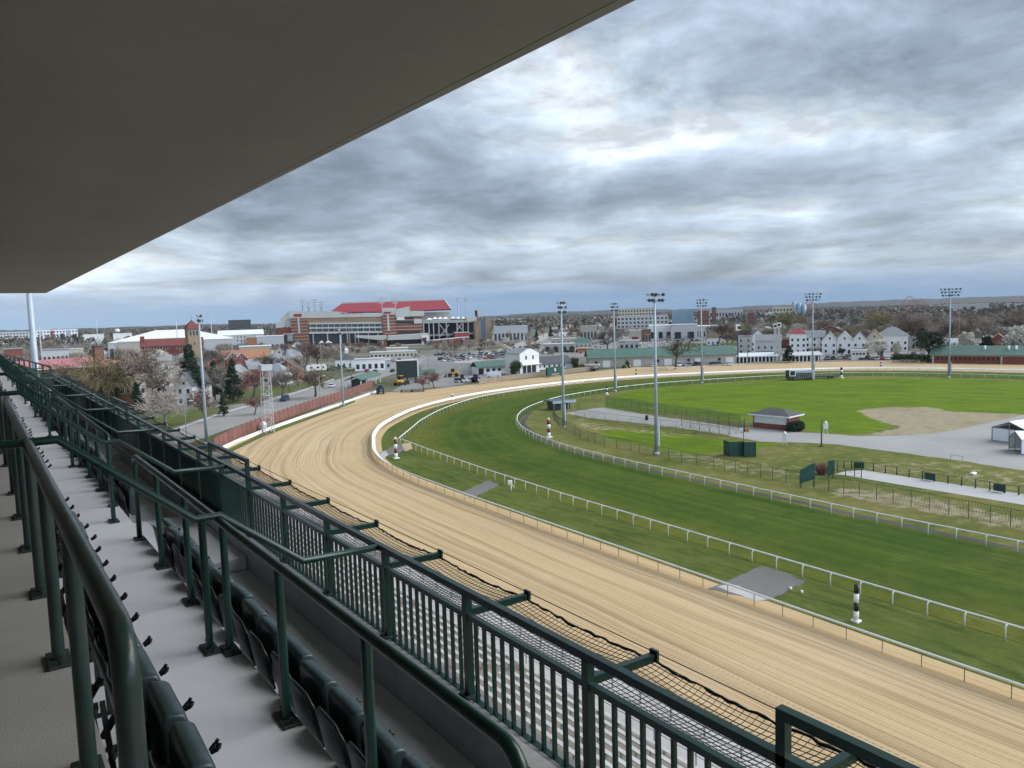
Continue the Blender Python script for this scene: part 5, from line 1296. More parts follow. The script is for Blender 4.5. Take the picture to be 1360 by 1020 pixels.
SP('banner_mark', 'red', [(556, 452), (561, 452), (562, 447), (556, 448)], -23.6, .3); SP('banner_mark', 'void', [(557.5, 457), (559.5, 454.5), (562, 457), (561.5, 453.5), (563.5, 452), (561, 451.5), (560.5, 449), (559.5, 451.5), (557.5, 452), (559, 453.5)], -23.7, .25)
SP('low_terrace', 'conc2', [(432, 461), (500, 460), (500, 458), (432, 458.5)], -16, 10)
SP('low_wall', 'void', [(440, N), (500, N), (500, 460.5), (440, 461.5)], -12, 6)
for (x0, x1) in ((426, 433), (433.5, 443)):
    b = MB(); p, q = S(x0, 454.5), S(x1, 454); xm = (p[0]+q[0])/2; b.add([(p[0], -9, p[1]), (q[0], -9, p[1]), (q[0], -4, p[1]), (p[0], -4, p[1]), (xm, -6.5, p[1]+2.2)], [(0, 1, 4), (1, 2, 4), (2, 3, 4), (3, 0, 4), (3, 2, 1, 0)]); b.build('tent_roof', M['tentw'], st)
SP('brick_annex', 'brick', [(566.5, N), (606, N), (617, N), (617, 447.5), (606, 448), (566.5, 452)], -24, 16)
SP('annex_trim', 'stwhite', [(566, 452), (606, 448), (617, 447.5), (617, 446.8), (606, 447.2), (566, 451)], -24.5, 16.8)
SP('annex_pier', 'conc2', [(607.5, 460), (610.5, 460), (610.5, 447.8), (607.5, 447.8)], -24.7, .6)
SP('brick_annex', 'redroof', [(600, N), (619, N), (619, 441.5), (600, 442)], -8, 10)
SP('annex_trim', 'stwhite', [(599.5, 442), (619.5, 441.4), (619.5, 440.6), (599.5, 441)], -8.4, 10.8)
# the big sloping red roof of the far stand
far = 118.; kf = (DS+far)/FPX
def SF(px, py, dy=0.): D = DS+far+dy; k = D/FPX; return ((px-500)*k, far+dy, H+(hor(px)-py)*k)
b = MB(); top = [SF(457, 403.6, 30), SF(520, 401, 30), SF(589, 398.6, 30)]; low = [SF(441, 414.6), SF(520, 414), SF(597.5, 410.5)]
b.add(low+top+[(x, y+1, z-1.2) for x, y, z in low+top], [(0, 1, 4, 3), (1, 2, 5, 4), (6, 9, 10, 7), (7, 10, 11, 8), (0, 6, 7, 1), (1, 7, 8, 2), (3, 4, 10, 9), (4, 5, 11, 10), (0, 3, 9, 6), (2, 8, 11, 5)]); fixn(b.build('red_roof', M['redroof'], st))
b = MB(); b.bar(SF(456.5, 403.0, 30), SF(589.5, 398, 30), 1.2, 1.4); b.build('roof_ridge', M['stwhite'], st)
b = MB(); b.bar(SF(589.5, 398.6, 30), SF(598, 410.6), 1.2, 1.0); b.build('roof_edge', M['lightgrey'], st)
b = MB(); p, q = SF(520, 414, 20), SF(596, 411, 20); b.box(p[0], q[0], far+20, far+32, 0, p[2]-2); b.build('far_stand', M['stwhite'], st)
def mast(x, y0, y1, dy, w=2.5, rows=3):
    k = (DS+dy)/FPX; xx = (x-500)*k; z0 = H+(hor(x)-y0)*k; z1 = H+(hor(x)-y1)*k
    b = MB(); b.cyl(xx, dy, z0, z1, .5, .35, 8); m_ = b.build('light_mast', M['galv'], st)
    for i in range(rows): b = MB(); b.bbox(xx-w, xx+w, dy-.5, dy+.3, z1-1.0-i*2.2, z1-.1-i*2.2, .1); b.build('lamp_bank', M['lightgrey'], m_)
for a_ in ((407.5, 413, 399, 60), (415, 413.5, 402, 80), (422.7, 418, 398.5, 20), (430.5, 414, 401.5, 80), (507.5, 414, 395.5, 8), (525, 418, 395.5, 4)): mast(*a_)
for x, y in ((608.5, 395.5), (619, 395)):
    k = 850/FPX; P = A(x, 850); t = thing('light_mast', ['pale floodlight mast just right of the stadium roof', 'pale floodlight mast, second to the right of the stadium roof'][x > 610], 'light pole', P, face(P)); h = ztop(P, x, y)
    b = MB(); b.cyl(0, 0, 0, h, .6, .35, 8); b.build('pole', M['galv'], t)
    for i in range(2): b = MB(); b.bbox(-2, 2, -.5, .5, h-1.6-i*2.6, h-.3-i*2.6, .1); b.build('lamp_bank', M['lightgrey'], t)
# ================================================================== BUILDINGS, TREES AND VEHICLES OF THE TOWN
# --- left side
t, w, h = block('white and blue apartment slab far off at the left horizon', 52, 95.5, 1500, 437.5, 'siding', 'lightgrey', 16, wincols=14, floors=4)
for i, m_ in ((1, 'sidblue'), (3, 'brick'), (6, 'sidblue')): b = MB(); b.box(-w/2+w*i/8, -w/2+w*(i+.6)/8, -.5, -.08, 1, h-2); b.build('coloured_bay', M[m_], t)
block('grey apartment slab behind the left pale pole', 8, 50, 1550, 440, 'sidgrey', 'grey', 16, wincols=14, floors=4)
P = A(155, 1350); t = thing('water_tower', 'small white water tower standing above the far woods', 'water tower', P, face(P)); h = ztop(P, 155, 436.8)
b = MB(); b.tube([(0, 0, h-5.5), (0, 0, h-4.6), (0, 0, h-.8), (0, 0, h)], [1.5, 3.6, 3.6, 1.8], 14); b.build('tank', M['white'], t)
for s in ((-1, -1), (1, -1), (1, 1), (-1, 1)): b = MB(); b.bar((s[0]*3, s[1]*3, 0), (s[0]*2, s[1]*2, h-5), .5); b.build('leg', M['galv'], t)
block('long low white warehouse left of the water tower', 112, 134, 1250, 444, 'white', 'white', 20)
block('low white warehouse beneath the water tower', 152, 172, 1200, 442.6, 'white', 'white', 20)
rnd = random.Random(5)
tp = None
for i in range(34):
    px = 62+rnd.random()*100; D = 640+rnd.choice((0, 28, 60, 95))+rnd.random()*8; P = A(px, D); rz = face(P)+rnd.uniform(-.25, .25)+rnd.choice((0, 1.5))
    if tp is None:
        tp = thing('box_trailer', 'white box trailer in the trailer yard left of the arena', 'trailer', P, rz, 'trailers in the yard')
        b = MB(); b.bbox(-6, 6, -1.25, 1.25, 1.1, 3.9, .05); b.build('box', M['white'], tp)
        for x in (-4.5, -3.2): b = MB(); b.tube([(x, -1.2, .5), (x, 1.2, .5)], .5, 8); b.build('wheel', M['black'], tp)
        b = MB(); b.box(3.5, 3.8, -.6, .6, 0, 1.1); b.build('landing_leg', M['dark'], tp)
    else: dup(tp, P, rz)
t = HP('white hip roofed arena behind the church', 158, 300, 600, 452.5, 438.3, 'lightgrey', 'white', 'hip', 60., name='arena', door=False, win=[(-78+i*6.4, 1.0, 2.6, 7.5) for i in range(11)])
HP('cream low hall with dark doors in front of the white arena', 158, 186, 560, 454.5, 453.2, 'beige', 'lightgrey', 'flat', 12, name='hall', door=False, win=[(-6+i*3.2, .5, 1.5, 3) for i in range(5)])
# church
t = HP('red roofed brick church beside its square tower', 192, 262, 420, 459, 450, 'brickd', 'churchroof', 'side', 18, name='church', chimney=False)
b = MB(); wx = 12; b.prism([(-4, 5), (4.6, 5), (4.6, 9.5), (.3, 13.2), (-4, 9.5)], 9, 'y', -3); fixn(b.build('cross_gable', M['churchroof'], t))
b = MB(); b.box(-14.5, -12.6, 4, 6, 0, ztop(A(190, 420), 190, 447)); b.build('chimney', M['brick'], t)
P = A(254.5, 405); t = thing('church_tower', 'square brick church tower with arched belfry and red pyramid roof', 'tower', P, face(P)+.25); he = ztop(P, 254, 436.5); hp = ztop(P, 254, 424.5); w = 2.75
b = MB(); b.box(-w, w, -w, w, 0, he); b.build('wall', M['tan'], t)
b = MB(); b.add([(-w-.7, -w-.7, he+.02), (w+.7, -w-.7, he+.02), (w+.7, w+.7, he+.02), (-w-.7, w+.7, he+.02), (0, 0, hp)], [(0, 1, 4), (1, 2, 4), (2, 3, 4), (3, 0, 4), (3, 2, 1, 0)]); b.build('roof', M['churchroof'], t)
b = MB(); b.bar((0, 0, hp-.2), (0, 0, hp+1.6), .14); b.bar((-.5, 0, hp+1.0), (.5, 0, hp+1.0), .14); b.build('cross', M['grey'], t)
windows(t, [(-1.5, he-3.4, .9, 2.4), (0, he-3.4, .9, 2.4), (1.5, he-3.4, .9, 2.4), (0, he-8, .7, 1.6)], y=-w-.04, frame='cream')
# red-brick school
a = G(16, 528); P = A(84, 280); t = house('red brick school with a faded red metal roof at the left', P, 40, 15, ztop(P, 92, 487.5), ztop(P, 92, 477), 'brick', 'pinkroof', 'hip', .42, win=[(-14+i*1.9+(i//3)*1.4, 6.0, 1.15, 2.6) for i in range(14)]+[(-14+i*1.9+(i//3)*1.4, 1.2, 1.15, 2.6) for i in range(14)], name='school', door=False)
b = MB(); b.box(-20.3, 20.3, -.6, -.35, ztop(P, 92, 487.5)-.3, ztop(P, 92, 487.5)-.02); b.build('eave_trim', M['cream'], t)
P = A(127, 262); t = thing('brick_chimney', 'tall square brown brick chimney beside the school roof', 'chimney', P, face(P)+.3); hh = ztop(P, 127, 459); b = MB(); b.box(-1.1, 1.1, -1.1, 1.1, 0, hh-.5); b.build('stack', M['brickd'], t); b = MB(); b.box(-1.2, 1.2, -1.2, 1.2, hh-.498, hh); b.build('cap', M['dark'], t)
HP('brick wing with pale windows right of the chimney', 136, 166, 250, 486, 480, 'brickd', 'pinkroof', 'side', 10, name='school_wing', win=[(-2.2+i*1.6, 4.5, .9, 2.0) for i in range(4)], door=False)
block('faded red brick works behind the left pale pole', 6, 24, 420, 463, 'brick', 'grey', 16, wincols=5, floors=2)
block('grey brick works with a flat roof right of the pale pole', 58, 84, 430, 464, 'sidgrey', 'shinglel', 16, wincols=6, floors=2)
block('cream flat roofed works above the school roof', 78, 104, 470, 463.5, 'cream', 'lightgrey', 14, wincols=6, floors=2)
HP('white house half hidden behind the willow tree', 158, 176, 262, 497, 490, 'siding', 'shinglel', 'front', 9)
HP('white cottage with pale roof among the left trees', 172, 186, 258, 503, 499, 'siding', 'lightgrey', 'side', 8)
HP('white house with pale grey roof below the church', 198, 222, 330, 481, 473, 'siding', 'shinglel', 'side', 9)
HP('pale cream house with steep grey roof below the church tower', 222, 256, 345, 483, 470, 'cream', 'shinglel', 'hip', 11, chimney=True)
HP('dark roofed house with a white gable near the round grey tree', 228, 249, 245, 512, 495.5, 'siding', 'shingle', 'front', 11, rz=-.55)
HP('long cream building with orange brown roof and round gables', 298, 355, 390, 475.5, 465.5, 'cream', 'tileroof', 'side', 14, rz=.15)
for i, x in enumerate((306, 318)):
    P = A(x, 384); house(['rose brick gable house left of the orange brown roof', 'rose brick gable house in front of the orange brown roof'][i], P, 5.6, 5, ztop(P, x, 477), ztop(P, x, 469.5), 'brick', 'lightgrey', 'front', .15)
HP('cream yellow gabled house beside the white houses', 361, 376, 410, 470, 462, 'cream', 'shinglel', 'front', 9)
HP('blue grey house below the cream gable', 355, 370, 385, 476, 470.5, 'sidblue', 'shinglel', 'side', 8)
HP('white house with dark pyramid roof right of the cream gable', 374, 385, 395, 471.5, 463.8, 'siding', 'shingle', 'hip', 9)
HP('white house with porch at the end of the left house row', 384, 399, 390, 474, 465, 'siding', 'shinglel', 'side', 9, rz=.4, porch=True)
t, w, h = block('dark flat office block on the far left horizon', 305, 331.5, 1700, 424.8, 'dark', 'dark', 20, wincols=8, floors=3)
HP('white ridged roof hall left of the stadium', 292, 346, 640, 444.5, 438.8, 'lightgrey', 'white', 'side', 30, name='hall', door=False)
block('brown brick low hall left of the stadium', 326, 339, 560, 447.5, 'tileroof', 'lightgrey', 12, wincols=3, floors=1)
block('pale grey curved roof shed beside the stadium end', 341, 374, 600, 446, 'lightgrey', 'white', 18, wincols=6, floors=1)
block('long flat white roofed shop in front of the left halls', 318, 356, 500, 459.5, 'beige', 'white', 14, wincols=8, floors=1)
HP('white drive-in building with a grey hip roof and cupola', 443, 473, 390, 478, 472.3, 'siding', 'shingle', 'hip', 12, name='shop')
P = A(458, 396); b = MB(); b.bbox(-.9, .9, -.9, .9, 7, 8.6, .1); b.add([(-1.1, -1.1, 8.62), (1.1, -1.1, 8.62), (1.1, 1.1, 8.62), (-1.1, 1.1, 8.62), (0, 0, 10.2)], [(0, 1, 4), (1, 2, 4), (2, 3, 4), (3, 0, 4), (3, 2, 1, 0)]); o_ = b.build('cupola', M['white'], bpy.data.objects.get('shop')); o_.location = (0, 6, 0)
block('long white walled workshop beside the street bend', 469, 508, 362, 476.5, 'siding', 'lightgrey', 10, wincols=5, floors=1)
block('pale blue grey walled shop in the street bend', 503, 516, 366, 477.5, 'sidblue', 'lightgrey', 10, wincols=2, floors=1)
block('long cream low shop building in front of the stadium', 490, 552, 470, 467, 'cream', 'lightgrey', 16, wincols=12, floors=1)
block('cream upper shop block in front of the stadium', 512, 540, 490, 462, 'cream', 'cream', 14, wincols=6, floors=1)
# big dark green screen, pale wall, yard sheds
P = G(541.5, 509); t = thing('screen_back', 'big dark green back of a video screen standing by the track', 'screen', P, face(P)+.12); z0 = ztop(P, 541, 502); z1 = ztop(P, 541, 479); k = math.hypot(P.x, P.y)/FPX; w = 13.5*k
M['screen'] = mat('screen_back_green', (.012, .028, .026), .6, noise=.15)
b = MB(); b.bbox(-w, w, 0, 1.6, z0, z1, .1); b.build('cabinet', M['screen'], t); b = MB(); b.box(-w-.1, w+.1, -.15, 1.7, z1+.002, z1+.35); b.build('top_trim', M['white'], t)
b = MB(); b.box(w+.002, w+.4, -.1, 1.7, 0, z1); b.build('white_post', M['white'], t)
for s in (-.8, 0, .8): b = MB(); b.box(s*w-.2, s*w+.2, .5, 1.0, 0, z0); b.build('support', M['dark'], t)
a, c = G(556, 503), G(640, 499.5); t, L = frame('pale_yard_wall', 'tall pale concrete yard wall left of the teal roofed shed', 'wall', a+Vector((8, 12, 0)), c+Vector((8, 12, 0))); h = 5.0
for i in range(9): b = MB(); b.box(L*i/9+.02, L*(i+1)/9-.02, 0, .35, 0, h-(.4 if i > 4 else 0)); b.build('panel', M['conc'], t)
a, c = G(556, 506), G(578, 505); t, L = frame('yard_shed', 'small green roofed shed right of the big dark screen', 'shed', a, c); 
b = MB(); b.box(0, L, 0, 4, 0, 2.6); b.build('wall', M['sidgrey'], t); b = MB(); b.prism([(-.4, 2.4), (2, 3.9), (4.4, 2.4), (4.4, 2.62), (2, 4.1), (-.4, 2.62)], L+.8, 'x', -.4); fixn(b.build('roof', M['teal'], t)); b = MB(); b.box(L*.3, L*.75, -.06, 0, .05, 2.2); b.build('door', M['white'], t)
a, c = G(497, 517), G(521, 508); t, L = frame('open_shed', 'open green roofed shed at the end of the brown panel wall', 'shed', a+Vector((-3, 4, 0)), c+Vector((-3, 4, 0)))
b = MB(); b.prism([(-.5, 3.0), (2.6, 4.3), (5.7, 3.0), (5.7, 3.2), (2.6, 4.52), (-.5, 3.2)], L+1, 'x', -.5); fixn(b.build('roof', M['teal'], t))
for i in range(5):
    for y in (0, 5.2): b = MB(); b.box(L*i/4-.15, L*i/4+.15, y-.15, y+.15, 0, 3.0); b.build('column', M['white'], t)
b = MB(); b.box(L*.2, L*.95, 4.6, 4.8, 0, 2.9); b.build('back_wall', M['darkgreen'], t)
# teal roofed shed, white two-storey house, grey roofed barn, green sign
a, c = G(636, 500), G(679, 497); t, L = frame('teal_shed', 'long shed with a teal roof left of the white two storey building', 'shed', a+Vector((4, 7, 0)), c+Vector((4, 7, 0))); he = 3.1
b = MB(); b.box(0, L, 0, 6, 0, he); b.build('wall', M['siding'], t); b = MB(); b.prism([(-.9, he-.3), (3, he+2.0), (6.5, he-.1), (6.5, he+.1), (3, he+2.2), (-.9, he-.1)], L+1, 'x', -.5); fixn(b.build('roof', M['teal'], t))
windows(t, [(2+i*2.6, 1.0, 1.3, 1.3) for i in range(int((L-3)/2.6))]); b = MB(); b.box(.3, 2.6, -.08, 0, .1, 2.5); b.build('door', M['black'], t)
a, c = G(691, 498.5), G(716.5, 496); t, L = frame('white_building', 'white two storey building with a curved gable front', 'building', a, c); he = ztop(a, 692, 470.5); hp = ztop(a, 703, 464)
b = MB(); b.prism([(0, 0), (L, 0), (L, he), (L*.85, he+.7), (L*.6, hp), (L*.4, hp), (L*.15, he+.7), (0, he)], 9, 'y', 0); fixn(b.build('wall', M['white'], t))
b = MB(); b.prism([(-.3, he+.02), (L*.15, he+.75), (L*.4, hp+.05), (L*.6, hp+.05), (L*.85, he+.75), (L+.3, he+.02), (L+.3, he+.22), (L*.6, hp+.28), (L*.4, hp+.28), (-.3, he+.22)], 8.8, 'y', .15); fixn(b.build('roof', M['shinglel'], t))
windows(t, [(L*.32, he-2.3, .8, 1.5), (L*.68, he-2.3, .8, 1.5)]); b = MB(); b.box(L*.14, L*.86, -.05, 0, .1, he*.42); pc = b.build('porch_recess', M['void'], t)
b = MB(); b.box(-.2, L+.2, -1.2, -.06, he*.47, he*.50); b.build('ledge', M['white'], t)
for x in (.25, .5, .75): b = MB(); b.box(L*x-.12, L*x+.12, -1.1, -.86, 0, he*.47); b.build('porch_post', M['white'], t)
a, c = G(719, 493), G(767, 489.5); t, L = frame('grey_roof_barn', 'low barn with a dark grey roof behind the green sign', 'barn', a+Vector((2, 6, 0)), c+Vector((2, 6, 0))); he = 2.6
b = MB(); b.box(0, L, 0, 9, 0, he); b.build('wall', M['siding'], t); b = MB(); b.prism([(-.8, he-.3), (4.5, he+2.6), (9.8, he-.3), (9.8, he-.1), (4.5, he+2.85), (-.8, he-.1)], L+1, 'x', -.5); fixn(b.build('roof', M['shingle'], t)); windows(t, [(1.5+i*2.5, .9, .9, 1.1) for i in range(int(L/2.5)-1)])
a, c = G(726, 501.6), G(746, 499.2); t, L = frame('green_sign', 'dark green sign box with a white emblem and lettering on the board fence', 'sign', a+Vector((0, -.5, 0)), c+Vector((0, -.5, 0))); h = ztop(a, 726, 488); z0 = .6
b = MB(); b.bbox(0, L, 0, .8, z0, h, .06); b.build('panel', M['panel'], t)
for x in (L*.1, L*.9): b = MB(); b.box(x-.12, x+.12, .2, .5, 0, z0); b.build('post', M['dark'], t)
b = MB(); cx = L*.52; cz = z0+(h-z0)*.62; s_ = (h-z0)*.2
b.prism([(cx-s_*.9, cz+s_), (cx-s_*.5, cz+s_*1.1), (cx-s_*.45, cz), (cx, cz-.1), (cx-.05, cz+s_*.7), (cx+s_*.5, cz+s_*1.1), (cx+s_*.5, cz-s_*.9), (cx+s_*.15, cz-s_), (cx+s_*.1, cz-s_*.35), (cx-s_*.9, cz-s_*.2)], .05, 'y', -.06); fixn(b.build('emblem', M['white'], t))
cu = bpy.data.curves.new('lettering', 'FONT'); cu.body = 'Churchill Downs'; cu.size = .62; cu.align_x = 'CENTER'; cu.extrude = .01
to = bpy.data.objects.new('tmp', cu); col.objects.link(to); dg = bpy.context.evaluated_depsgraph_get(); tm = bpy.data.meshes.new_from_object(to.evaluated_get(dg)); bpy.data.objects.remove(to)
lo = bpy.data.objects.new('lettering', tm); tm.materials.clear(); tm.materials.append(M['white']); col.objects.link(lo); lo.parent = t; lo.location = (L*.52, -.03, z0+.28); lo.rotation_euler = (R(90), 0, 0)
# long green roofed barn along the far track
a, c = G(786, 490), G(985, 484.2); t, L = frame('green_roof_barn', 'very long beige barn with a green roof along the far track', 'barn', a+Vector((3, 5, 0)), c+Vector((3, 5, 0))); he = ztop(a, 800, 476.5); hr = ztop(a, 800, 470)+1.2
b = MB(); b.box(0, L, 0, 16, 0, he); b.build('wall', M['beige'], t); b = MB(); b.prism([(-.9, he-.2), (8, hr), (16.9, he-.2), (16.9, he), (8, hr+.25), (-.9, he)], L+1.6, 'x', -.8); fixn(b.build('roof', M['teal'], t))
for i in range(14):
    x = 3+(L-6)*i/13; b = MB()
    if i % 3 == 1: b.box(x-1.6, x+1.6, -.06, 0, .05, 3.0); b.build('door', M['white'], t)
    elif i % 3 == 0: b.box(x-.6, x+.6, -.06, 0, 1.6, 2.8); b.build('window', M['void'], t)
    else: b.box(x-2.6, x+2.6, -.05, 0, .05, 2.4); b.build('pale_panel', M['conc'], t)
b = MB(); b.box(-.3, L+.3, -.12, -.002, he-.55, he-.25); b.build('eave_board', M['lightgrey'], t)
# stables, far right
def stable(lab, x0, y0, x1, y1, ry, m_roof):
    a, c = G(x0, y0), G(x1, y1); t, L = frame('stable_row', lab, 'stable', a+Vector((2, 3, 0)), c+Vector((2, 3, 0))); he = 2.5
    b = MB(); b.box(0, L, 2.2, 8, 0, he); b.build('wall', M['dark'], t); b = MB(); b.prism([(-.5, he), (5, he+1.3), (8.4, he+.4), (8.4, he+.6), (5, he+1.6), (-.5, he+.35)], L+1, 'x', -.5); fixn(b.build('roof', M[m_roof], t))
    for i in range(int(L/1.6)): b = MB(); b.box(.3+i*1.6, .75+i*1.6, -.2, .1, .1, he-.02); b.build('pillar', M['white'], t)
    return t
stable('stable row with white pillars and a white roof edge left of the evergreen', 979, 483, 1037, 481.5, 470, 'whitemetal')
stable('second stable row with white pillars right of the evergreen', 1054, 481.5, 1096, 480.5, 466, 'lightgrey')
a, c = G(1241, 483), G(1440, 486); t, L = frame('brick_barn', 'red brick barn with a green roof and small dark windows at the right', 'barn', a+Vector((2, 2, 0)), c+Vector((2, 2, 0))); he = ztop(a, 1250, 471.5); hr = ztop(a, 1250, 464.5)+1.0
b = MB(); b.box(0, L, 0, 12, 0, he); b.build('wall', M['brick'], t); b = MB(); b.prism([(-.9, he-.15), (6, hr), (12.9, he-.15), (12.9, he+.05), (6, hr+.25), (-.9, he+.05)], L+1.5, 'x', -.8); fixn(b.build('roof', M['teal'], t))
for i in range(14): b = MB(); b.box(1.6+i*1.32, 2.35+i*1.32, -.05, 0, 1.1, 2.1) if 0 else b.box(1.6+i*1.55, 2.4+i*1.55, -.05, 0, he*.38, he*.75); b.build('window', M['void'], t)
for x in (.1, L*.49): b = MB(); b.box(x, x+.6, -.25, -.002, 0, he-.2); b.build('pilaster', M['lightgrey'], t)
b = MB(); b.box(-.5, L, -.2, -.06, he-.45, he-.18); b.build('eave_board', M['cream'], t)
for i, x in enumerate((.37, .535, .585)): b = MB(); b.cyl(L*x, 3.5, he+.8, hr+.4, .45, .35, 8); b.build('roof_vent', M['white'], t)
# houses behind the stables
HP('cream two storey house left of the grey gable house', 980, 998, 410, 447.5, 446.5, 'sidgrey', 'shinglel', 'flat', 9)
HP('pale house with a grey front gable behind the stables', 997, 1016, 430, 448.5, 438, 'siding', 'shingle', 'front', 10)
HP('large grey house with a dark porch behind the white stable roof', 1005, 1036, 392, 452.5, 445, 'sidgrey', 'shinglel', 'side', 9, porch=True)
HP('white house with a red hip roof above the evergreen', 1050, 1070, 408, 443.5, 436, 'siding', 'redroof', 'hip', 10)
HP('white house with a grey roof and parked cars in front', 1070, 1094, 412, 448, 439.5, 'siding', 'shinglel', 'side', 9, porch=True)
HP('brown brick house with a broad gable behind the white gables', 1086, 1120, 470, 441, 433, 'brickd', 'shingle', 'front', 10)
for i, (x0, x1) in enumerate(((1093.5, 1111.5), (1112.5, 1132), (1133.5, 1150.5))):
    HP(['leftmost of three white houses with round-topped front gables', 'middle one of three white houses with front gables', 'right one of three white houses, with a blue porch roof'][i], x0, x1, 405, 451.5, 441-i*.4, 'siding', ['shinglel', 'sidgrey', 'shingle'][i], 'front', 10, porch=i == 2)
HP('cream gabled house right of the three white gables', 1153, 1171, 412, 449, 438, 'cream', 'tileroof', 'front', 10)
HP('grey blue roofed house behind the blossom trees', 1168, 1203, 425, 446, 435, 'siding', 'shinglel', 'hip', 11)
HP('dark slate roofed house left of the round evergreen', 1195, 1224, 455, 443.5, 435, 'sidgrey', 'shingle', 'side', 10)
HP('pale roofed second house behind the grey blue roof', 1176, 1195, 470, 440, 434, 'siding', 'lightgrey', 'front', 10)
HP('red brick house with a white gable left of the white blossom tree', 1314, 1341, 400, 457, 444, 'brick', 'tileroof', 'front', 9)
HP('white house with pale blue roof behind the cedar', 1322, 1350, 520, 440, 434.5, 'siding', 'shinglel', 'hip', 9)
HP('small white house behind the round evergreen', 1250, 1270, 470, 456, 450, 'siding', 'lightgrey', 'side', 8)
HP('white garage with a row of small windows below the gables', 1133, 1150, 362, 466.5, 464.5, 'white', 'lightgrey', 'flat', 7, name='garage', win=[(-2+i*1.3, 2.2, .9, .9) for i in range(4)], door=False)
# middle distance shops and hotels
block('beige arcade building with dark arches left of the bus', 721, 762, 470, 456.5, 'beige', 'lightgrey', 14, wincols=0)
t = bpy.data.objects[[o.name for o in bpy.data.objects if o.get('label', '').startswith('beige arcade')][0]]
for i in range(4):
    b = MB(); x = -7.0+i*4.9; pts = [(x-1.6, .1), (x+1.6, .1), (x+1.6, 2.6), (x+1.1, 3.5), (x, 3.9), (x-1.1, 3.5), (x-1.6, 2.6)]; b.prism(pts, .06, 'y', -.07); fixn(b.build('arch', M['void'], t))
block('second beige arched building above the arcade', 731, 764, 560, 449.5, 'beige', 'lightgrey', 14, wincols=5, floors=1)
HP('green hip roofed filling station right of the arcade', 757, 785, 520, 454.5, 447.5, 'conc', 'teal', 'hip', 14, name='station', door=False)
block('pink grey supermarket with a dark sign band', 892, 925, 620, 431, 'sidgrey', 'lightgrey', 30, wincols=2, floors=1)
block('white supermarket wing left of the pink grey one', 862, 892, 640, 432, 'siding', 'white', 30, wincols=3, floors=1)
block('grey low store right of the pink grey supermarket', 925, 960, 660, 432.5, 'lightgrey', 'white', 25, wincols=8, floors=1)
block('beige store with a red shop sign', 835, 851, 560, 438.5, 'beige', 'lightgrey', 14, wincols=1, floors=1, wm='red')
block('brown low restaurant by the car park', 848, 864, 600, 437, 'brickd', 'grey', 14, wincols=4, floors=1)
block('flat canopy shop near the big bare tree', 822, 848, 480, 452, 'conc', 'lightgrey', 10, wincols=4, floors=1)
block('beige long store behind the bus', 770, 792, 700, 433, 'beige', 'beige', 18, wincols=5, floors=1)
t, w, h = block('large cream hotel block on the horizon behind the tallest pole', 822, 868, 1050, 409.5, 'cream', 'beige', 30, wincols=12, floors=6)
t, w, h = block('grey hotel with dark window strips in front of the cream hotel', 820, 886, 880, 419, 'sidgrey', 'lightgrey', 18, wincols=13, floors=4)
b = MB(); b.box(-w/2-1, w/2+1, -1.5, -.1, 0, 4); b.build('dark_base', M['dark'], t)
t, w, h = block('light blue glass building right of the hotels', 893, 912, 1000, 412, 'bluep', 'lightgrey', 20, wincols=0)
M['bluebox'] = mat('sky_blue_cladding', (.24, .35, .44), .4, noise=.1, nscale=.1)
b = MB(); b.box(-w/2-.1, w/2+.1, -.4, -.05, 1, h-.5); b.build('glass_front', M['bluebox'], t)
block('pale blue glass annex beside the light blue building', 911, 921, 1020, 410.5, 'bluebox', 'bluebox', 20)
block('red brick block right of the light blue building', 927, 941, 950, 412.5, 'brick', 'grey', 16, wincols=5, floors=3)
block('long grey hangar on the right horizon beyond the shops', 940, 985, 1300, 411, 'lightgrey', 'lightgrey', 30, wincols=12, floors=2)
block('brown tower block above the shops', 945.5, 951, 1200, 407.8, 'brickd', 'grey', 8, wincols=3, floors=5)
block('brick red block among the trees left of the stables', 993, 1001, 800, 416, 'brick', 'brick', 10, wincols=3, floors=3)
block('cream block behind the olive trees', 1028, 1051, 1400, 407, 'cream', 'cream', 20, wincols=6, floors=3)
P = A(1055, 1600)
for i, (x, w_, m_, ty, lab) in enumerate(((1054.5, 5, 'sidblue', 401.5, 'dark grey blue silo tower right of the cream block'), (1061, 6, 'bluebox', 403.5, 'first light blue silo on the right horizon'), (1067.5, 6, 'bluebox', 405, 'second light blue silo on the right horizon, below the red coaster'))):
    P = A(x, 1600); k = 1600/FPX; h = ztop(P, x, ty); t = thing('silo', lab, 'silo', P); b = MB(); b.cyl(0, 0, 0, h, w_*k/2, None, 16); b.build('drum', M[m_], t); b = MB(); b.cyl(0, 0, h, h+1.5, w_*k/2, w_*k*.3, 16); b.build('cap', M['lightgrey'], t)
M['coaster'] = mat('coaster_red', (.42, .10, .085), .6)
def coaster(x0, x1, D, tops, lab):
    P = A((x0+x1)/2, D); t = thing('roller_coaster', lab, 'roller coaster', P, face(P)); k = D/FPX; n = len(tops); w = (x1-x0)*k
    pts = [(-w/2+w*i/(n-1), (i % 2)*6., ztop(P, (x0+x1)/2, ty)) for i, ty in enumerate(tops)]
    b = MB(); b.tube(pts, .5, 6); b.build('track', M['coaster'], t); b = MB()
    for i in range(n-1):
        for f in (0, .5):
            p = [pts[i][j]+(pts[i+1][j]-pts[i][j])*f for j in range(3)]; b.bar((p[0], p[1], 0), p, .35); b.bar((p[0]-3, p[1], 0), (p[0]+3, p[1], p[2]*.8), .3)
    b.build('supports', M['coaster'], t)
coaster(1068, 1084, 1750, [408, 401, 397.5, 399.5, 404, 402.5, 407], 'red roller coaster behind the floodlight pole at the starting gate')
